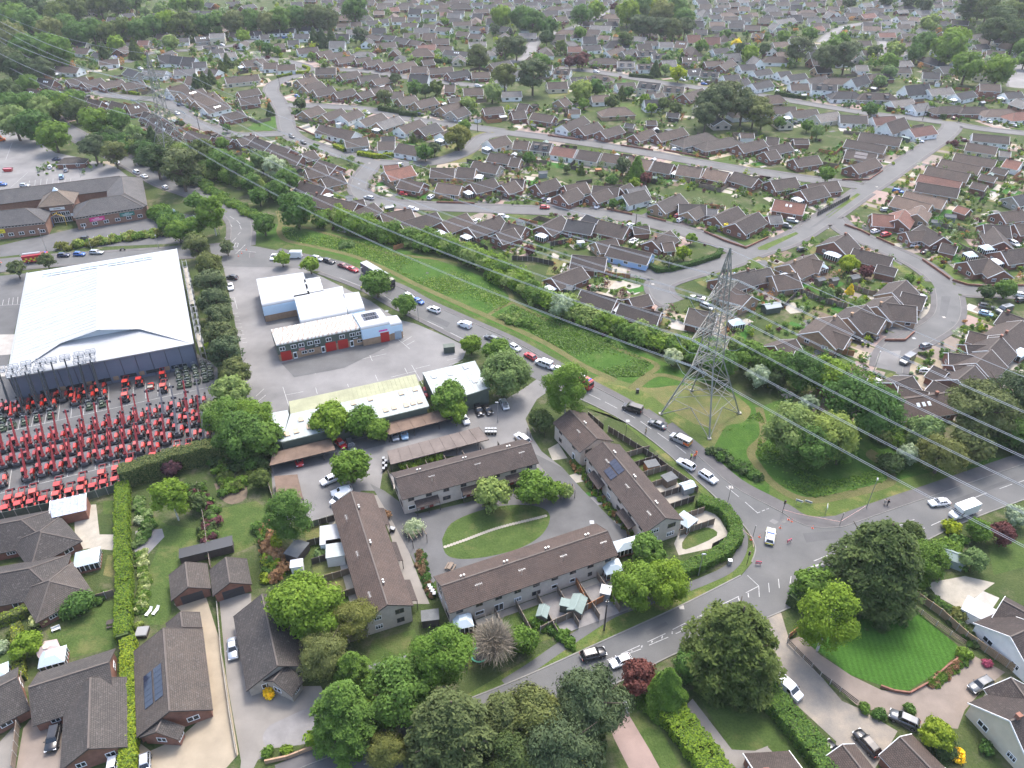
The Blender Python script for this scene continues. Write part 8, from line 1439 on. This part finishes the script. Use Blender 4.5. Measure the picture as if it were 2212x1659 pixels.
for fn,x,y,rz,a,b,lb in ((f0,780,1560,.35,4.2,4.0,'blue-glazed conservatory beside the yellow hedge'),(x0,490,760,.35,3.8,3.2,'white-framed conservatory behind the L-shaped house'),(y2,1490,1230,.75,3.4,3.4,'grey conservatory on the long terrace end wall'),(Z(1,3),1790,450,.25,3.2,3.0,'blue-roofed lean-to at the terrace corner'),(y2,860,1640,.3,3.6,3.0,'white lean-to against the main road terrace'),(y2,990,1440,.35,6.0,2.6,'long pale lean-to behind the terrace corner tree'),(x0,20,900,.5,3.0,3.0,'pale conservatory at left photo edge'),(Z(3,1),455,700,.4,3.0,2.6,'white sun room in the estate gardens'),(z2,1930,1180,.3,4.0,3.0,'white sun room below the pylon arms'),(Z(3,1),1730,590,.2,3.4,3.4,'glass gazebo beside the brick wall'),(Z(3,1),1870,530,.2,3.6,3.6,'larger glass gazebo near the road branch'),(Z(3,1),2150,1440,.6,4.5,3.0,'white sun room at the right photo edge')):glass_room(G(*fn(x,y)),rz,a,b,lb)
# back gardens of the terraces: one surface, one dividing fence and now and then a shed each
def plots(hi,side,n,depth,phrase):
 root,c,rz,L,w,row=HOUSES[hi];u=Vector((math.cos(rz),math.sin(rz)));v=Vector((-u.y,u.x))*side
 for i in range(n+1):
  a=c-u*(L/2)+u*(L*i/n)+v*(w/2+.2);b=a+v*depth
  fence([a,b],f'timber fence dividing the {phrase}',mat=random.choice((WOOD,WOODD,WOOD)))
  if i<n:
   e=u*(L/n);_gz[0]+=.0006;z_=.04;q=[a,a+e,b+e,b];m=random.choice((LAWN,SLABS,LAWN,DRYG,SLATE));sheet('terrace_plot',q if side>0 else q[::-1],_gz[0]+.02,m,world=True);p=a+v*1.4;q=[a,a+e,p+e,p];sheet('terrace_patio',q,_gz[0]+.0233,random.choice((SLABS,CONC,DRIVE)),world=True)
TI=[i for i,h in enumerate(HOUSES) if h[0].get('group','').startswith('stone terraces')]
def camside(i):return 1 if seen(HOUSES[i][1],HOUSES[i][2],2) else-1
plots(TI[4],camside(TI[4]),8,9.0,'back gardens along the main road');plots(TI[2],1,7,8.5,'back gardens along the side road');plots(TI[0],1,7,5.0,'yards behind the upper terrace');plots(TI[3],-1 if Vector((-math.sin(HOUSES[TI[3]][2]),math.cos(HOUSES[TI[3]][2]))).x>0 else 1,6,6.5,'yards left of the end-on terrace')
# small garden things
st=MB().cyl((0,0,.03),(0,0,1),.38,.03,9).mesh('stone',SLABS);a_,b_=G(*w1(1635,1408),.04),G(*y2(285,1140),.04);lw=thing('stepping_stones','line of round stepping stones across the oval green','stepping stones',a_)
for i in range(38):t=i/37;p=(b_-a_)*t;p.x+=.25*math.sin(t*9);p.y+=1.0*math.sin(t*3.14)*.6;ob('stone',st,lw,(p.x,p.y,0),i)
def bench(p,rz,label,mat=WOOD):r=thing('picnic_bench',label,'picnic bench',p,rz);ob('table_top',MB().box(-.9,-.38,.72,.9,.38,.78).mesh('table_top',mat),r);[ob('seat',MB().box(-.9,s*.75-.14,.42,.9,s*.75+.14,.47).mesh('seat',mat),r) for s in (-1,1)];[ob('leg',MB().beam((x,-.8,0),(x,-.2,.74),.1).beam((x,.8,0),(x,.2,.74),.1).beam((x,-.8,.42),(x,.8,.42),.08).mesh('leg',mat),r) for x in (-.7,.7)]
bench(G(*w1(1680,1590)),1.2,'grey picnic bench on the court path by terrace');bench(G(*x0(975,420)),.3,'brown picnic bench beside the yellow hedge',WOODD)
for x,y,lb in ((1285,325,'white sun lounger nearer the garden path'),(1345,315,'white sun lounger farther from garden path')):r=thing('sun_lounger',lb,'sun lounger',G(*x0(x,y)),1.3,'white sun loungers');ob('seat',MB().box(-.7,-.3,.3,.6,.3,.36).mesh('seat',WHITE),r);ob('backrest',MB().quad([(.6,-.3,.33),(.6,.3,.33),(1.1,.3,.75),(1.1,-.3,.75)]).quad([(1.1,-.3,.72),(1.1,.3,.72),(.6,.3,.3),(.6,-.3,.3)]).mesh('backrest',WHITE),r);[ob('leg',MB().box(x_,s*.26-.03,0,x_+.06,s*.26+.03,.3).mesh('leg',WHITE),r) for x_ in (-.6,.5) for s in (-1,1)]
r=thing('garden_bench','white slatted bench on the lower left lawn','bench',G(*x0(490,470)),.5);[ob('slat',MB().box(-.7,-.25+i*.18,.42,.7,-.1+i*.18,.46).mesh('slat',WHITE),r) for i in range(3)];ob('backrest',MB().box(-.7,.28,.5,.7,.33,.9).mesh('backrest',WHITE),r);[ob('leg',MB().box(x_,-.25,0,x_+.07,.3,.42).mesh('leg',WHITE),r) for x_ in (-.65,.58)]
r=thing('gazebo','pink-grey hexagonal fabric gazebo on the lower left lawn','gazebo',G(*x0(450,690)),.2);HX=[(2.0*math.cos(i*math.pi/3),2.0*math.sin(i*math.pi/3)) for i in range(6)];FAB=[plain('gazebo_fabric',(.33,.26,.25),.9),plain('gazebo_cap',(.6,.5,.38),.9)];m=MB()
for i in range(6):a,b=HX[i],HX[(i+1)%6];m.quad([(*a,2.1),(*b,2.1),(b[0]*.3,b[1]*.3,2.75),(a[0]*.3,a[1]*.3,2.75)],0).quad([(a[0]*.34,a[1]*.34,2.85),(b[0]*.34,b[1]*.34,2.85),(0,0,3.1)],1)
ob('canopy',m.mesh('canopy',FAB),r);[ob('pole',MB().beam((*h,0),(*h,2.1),.07).mesh('pole',DKMET),r) for h in HX]
r=thing('hot_tub','square grey covered hot tub beside solar house','hot tub',G(*x0(1235,500)),.1);ob('shell',MB().box(-1,-1,0,1,1,.75).mesh('shell',WOODD),r);ob('cover',MB().frustum((-1.05,-1.05,1.05,1.05),(-.95,-.95,.95,.95),.75,.9).mesh('cover',plain('tub_cover',(.22,.22,.22),.7)),r)
r=thing('trampoline','round trampoline with green rim under the leafless tree','trampoline',G(*Z(1,3)(1930,700)));ob('mat',MB().cyl((0,0,.7),(0,0,1),1.3,.02,20).mesh('mat',TRIM),r);m=MB();[m.quad([(1.3*math.cos(a),1.3*math.sin(a),.72),(1.6*math.cos(a),1.6*math.sin(a),.72),(1.6*math.cos(a+.3),1.6*math.sin(a+.3),.72),(1.3*math.cos(a+.3),1.3*math.sin(a+.3),.72)]) for a in [i*.3 for i in range(21)]];ob('rim',m.mesh('rim',plain('rim_green',(.1,.45,.25),.6)),r);[ob('leg',MB().beam((1.5*math.cos(a),1.5*math.sin(a),0),(1.5*math.cos(a),1.5*math.sin(a),.7),.06).mesh('leg',STEEL),r) for a in (0,1.57,3.14,4.71)]
BINB=MB().frustum((-.24,-.3,.24,.3),(-.29,-.36,.29,.36),.08,.95).mesh('bin_body',TRIM);BINL=MB().box(-.3,-.4,.95,.3,.38,1.03).mesh('lid',BASK)
for fn,x,y,ph in [(w1,1105+i%2*20,665+i*22,'by the long carport end') for i in range(5)]+[(w1,1990+(i%4)*26,410+i//4*26,'stored beside the upper terrace end') for i in range(8)]+[(w1,1170+i*20,1270+i*6,'on the path right of end-on terrace') for i in range(2)]+[(Z(1,3),1500+i*14,110+i*22,'against the main road terrace end') for i in range(4)]+[(x0,1055,1290+i*25,'along the yellow hedge') for i in range(3)]:
 r=thing('wheelie_bin',f'black wheelie bin {ph}','wheelie bin',G(*fn(x,y)),random.uniform(-.3,.3),'wheelie bins');ob('bin_body',BINB,r);ob('lid',BINL,r)
for fn,pts,lb in ((w1,(1360,1420,1480,1370),'timber pergola on the court path'),(y2,(425,1000,540,985),'timber pergola beside the fenced turf'),(y2,(160,490,280,460),'tall pergola frame by the white car')):
 a,b=G(*fn(pts[0],pts[1])),G(*fn(pts[2],pts[3]));d=(b-a);n=Vector((-d.y,d.x,0)).normalized()*2.2;r=thing('pergola',lb,'pergola',a,0,'pergolas');[ob('post',MB().beam(p,p+Vector((0,0,2.3)),.12).mesh('post',WOODD),r) for p in (Vector((0,0,0)),d,n,d+n)]
 [ob('beam',MB().beam(d*t+Vector((0,0,2.35)),d*t+n+Vector((0,0,2.35)),.1,0,.16).mesh('beam',WOOD),r) for t in (0,.33,.66,1)]
r=thing('tarpaulin_roof','half-built extension roof under grey tarpaulin with battens','tarpaulin',G(*f0(630,1140)),.35);ob('sheet',MB().quad([(-3.6,-2.4,2.7),(3.6,-2.4,2.7),(3.4,2.2,3.5),(-3.4,2.2,3.5)]).quad([(-3.4,2.2,3.46),(3.4,2.2,3.46),(3.6,-2.4,2.66),(-3.6,-2.4,2.66)]).mesh('sheet',surf('tarpaulin',(.32,.35,.42),.45,.2,1.5,3,.4)),r);ob('wall',box_walls(6.6,4.2,2.65).mesh('wall',WALL['r']),r);[ob('batten',MB().beam((x_,-2.4,2.76),(x_,2.2,3.56),.16).mesh('batten',WHITE),r) for x_ in (-3.4,-2,-.6,.8,2.2,3.4)]
# sheds and panel fences of the estate gardens
def estate_extras():
 rng=random.Random(11);k=0
 for root,c,rz,L,w,row in list(HOUSES):
  g=root.get('group','')
  if not g.startswith('houses ') or row<120 or row>840 or k>150:continue
  ph=g[7:];u=Vector((math.cos(rz),math.sin(rz)));v=Vector((-u.y,u.x));s=1 if (v.y>0)==(rng.random()<.5) else-1;a=c+u*(L/2+1.0)*rng.choice((-1,1));b=a+v*s*(w/2+rng.uniform(5,9))
  ok=lambda p:not near_road(p,-1,2.5) and not any(abs((p-f_[0]).dot(f_[1]))<f_[2]+1 and abs((p-f_[0]).dot(Vector((-f_[1].y,f_[1].x))))<f_[3]+1 for f_ in FOOT if (f_[0]-p).length<18)
  if ok(b):k+=1;e=b+u*rng.choice((-8,8));fence([a,b,e] if ok(e) else [a,b],f'garden fence {ph}',mat=rng.choice((WOOD,WOOD,WOODD,WOODO)),step=3.6,posts=False,group='fences '+ph)
  p=c+v*s*(w/2+rng.uniform(3.5,9))+u*rng.uniform(-L/2,L/2)
  if ok(p) and rng.random()<.55:shed((p.x,p.y,0),rz+rng.choice((0,1.57)),rng.uniform(2.2,4),rng.uniform(1.8,2.6),2.0,rng.choice((WOOD,WOODD,WHITE,GREENC)),rng.choice((FELT,FELTG,FELT,UWHITE,ROOF['B'])),f'garden shed {ph}',rng.random()<.6,group='sheds '+ph)
estate_extras()
# repairs, covers and worn lanes of the carriageways
def road_wear():
 for fn,mat,q in ((y2,ASPHD,(1100,250,1180,215,1330,310,1260,350)),(y3,ASPHD,(300,1290,620,1265,640,1330,330,1370)),(y3,YARD,(40,1165,95,1190,60,1212,10,1185)),(z,ASPHD,(920,720,1180,850,1160,900,900,790)),(z,ASPHD,(1500,1050,1680,1130,1650,1170,1470,1090)),(x2,ASPHD,(1150,480,1330,395,1350,420,1170,510)),(x2,ASPHD,(400,860,640,750,670,780,430,890)),(y3,ASPHD,(1500,1040,2212,770,2212,800,1520,1075)),(z2,ASPHD,(1100,640,1300,700,1270,760,1080,690)),(Z(3,1),ASPHD,(350,320,420,290,640,130,580,150)),(Z(3,1),YARD,(900,1380,1150,1370,1100,1520,830,1440)),(Z(3,1),ASPHD,(1500,900,1580,900,1540,1080,1480,1060)),(w1,YARDD,(760,500,1100,430,1120,520,800,600)),(w1,YARDD,(150,700,700,590,720,650,160,780)),(z,YARDD,(220,1480,700,1340,1120,1250,1150,1330,760,1520,330,1600)),(z,YARDD,(60,1060,330,1000,370,1110,90,1150))):patch_z(fn,mat,q)
 for i,(fn,x,y) in enumerate(((y2,1000,320),(y2,1892,893),(y3,135,1190),(y3,810,1240),(x2,1465,272),(z,1480,700),(z,1130,1030),(z2,1217,797),(z2,1300,797),(z2,1110,745),(z2,2050,608),(Z(3,1),490,288),(Z(3,1),515,315),(Z(3,1),1520,1083),(Z(3,1),1600,1128),(Z(3,1),1260,1265),(Z(3,0),940,1615),(Z(3,0),1175,1430),(Z(1,0),890,1590),(Z(1,0),980,1410),(w1,1335,945),(y2,690,1195))):
  p=G(*fn(x,y))
  o=ob('manhole_cover',COVER[i%3],None,(p.x,p.y,0));tag(o,f"{('pale', 'grey', 'dark')[i % 3]} square cover set in the road surface",'manhole cover','road covers')
COVER=[MB().box(-.45,-.45,.05,.45,.45,.072).mesh('manhole_cover',m_) for m_ in (BASK,CONC,DKMET)]
_pz=[.0575]
def patch_z(fn,mat,q):_pz[0]+=.0003;return sheet('road_repair',[fn(q[i],q[i+1]) for i in range(0,len(q),2)],_pz[0],mat)
road_wear()
# ------------------------------------------------------------------ the hazy air
hz=MB().box(-2900,-300,-1.5,2900,3900,125).mesh('haze',None or plain('haze_air',(.8,.85,.9)));hm=MATS['haze_air'];ht=hm.node_tree;ht.nodes.clear()
_v=ht.nodes.new('ShaderNodeVolumePrincipled');_v.inputs['Color'].default_value=(.85,.89,.94,1);_v.inputs['Density'].default_value=.0001;_v.inputs['Anisotropy'].default_value=.2
_ho=ht.nodes.new('ShaderNodeOutputMaterial');ht.links.new(_v.outputs[0],_ho.inputs['Volume']);stuff(ob('haze',hz))
import re
# ------------------------------------------------------------------ labels that would repeat get their order across the picture
def unify():
 bpy.context.view_layer.update()
 for rnd in range(2):
  by={}
  for o in SC.objects:
   if o.parent is None and 'label' in o and o.get('category'):by.setdefault(o['label'],[]).append(o)
  for lab,os_ in by.items():  # a label too long to carry its order loses the roof
   if len(os_)>1 and len(lab.split())>12:
    for o in os_:o['label']=re.sub(r' with [a-z -]+? roof( and)?',r' with' if ' roof and' in lab else '',lab)
 by={}
 for o in SC.objects:
  if o.parent is None and 'label' in o and o.get('category'):by.setdefault(o['label'],[]).append(o)
 for lab,os_ in by.items():
  if len(os_)<2:continue
  os_.sort(key=lambda o:PX(o.matrix_world.translation)[0])
  for i,o in enumerate(os_):
   o['label']=lab+(', leftmost such' if i==0 else ', rightmost such' if i==len(os_)-1 else f', {ordn(i + 1)} such from left')
  for o in os_:
   if len(o['label'].split())>16:print('LONGLABEL',o['label'])
unify()
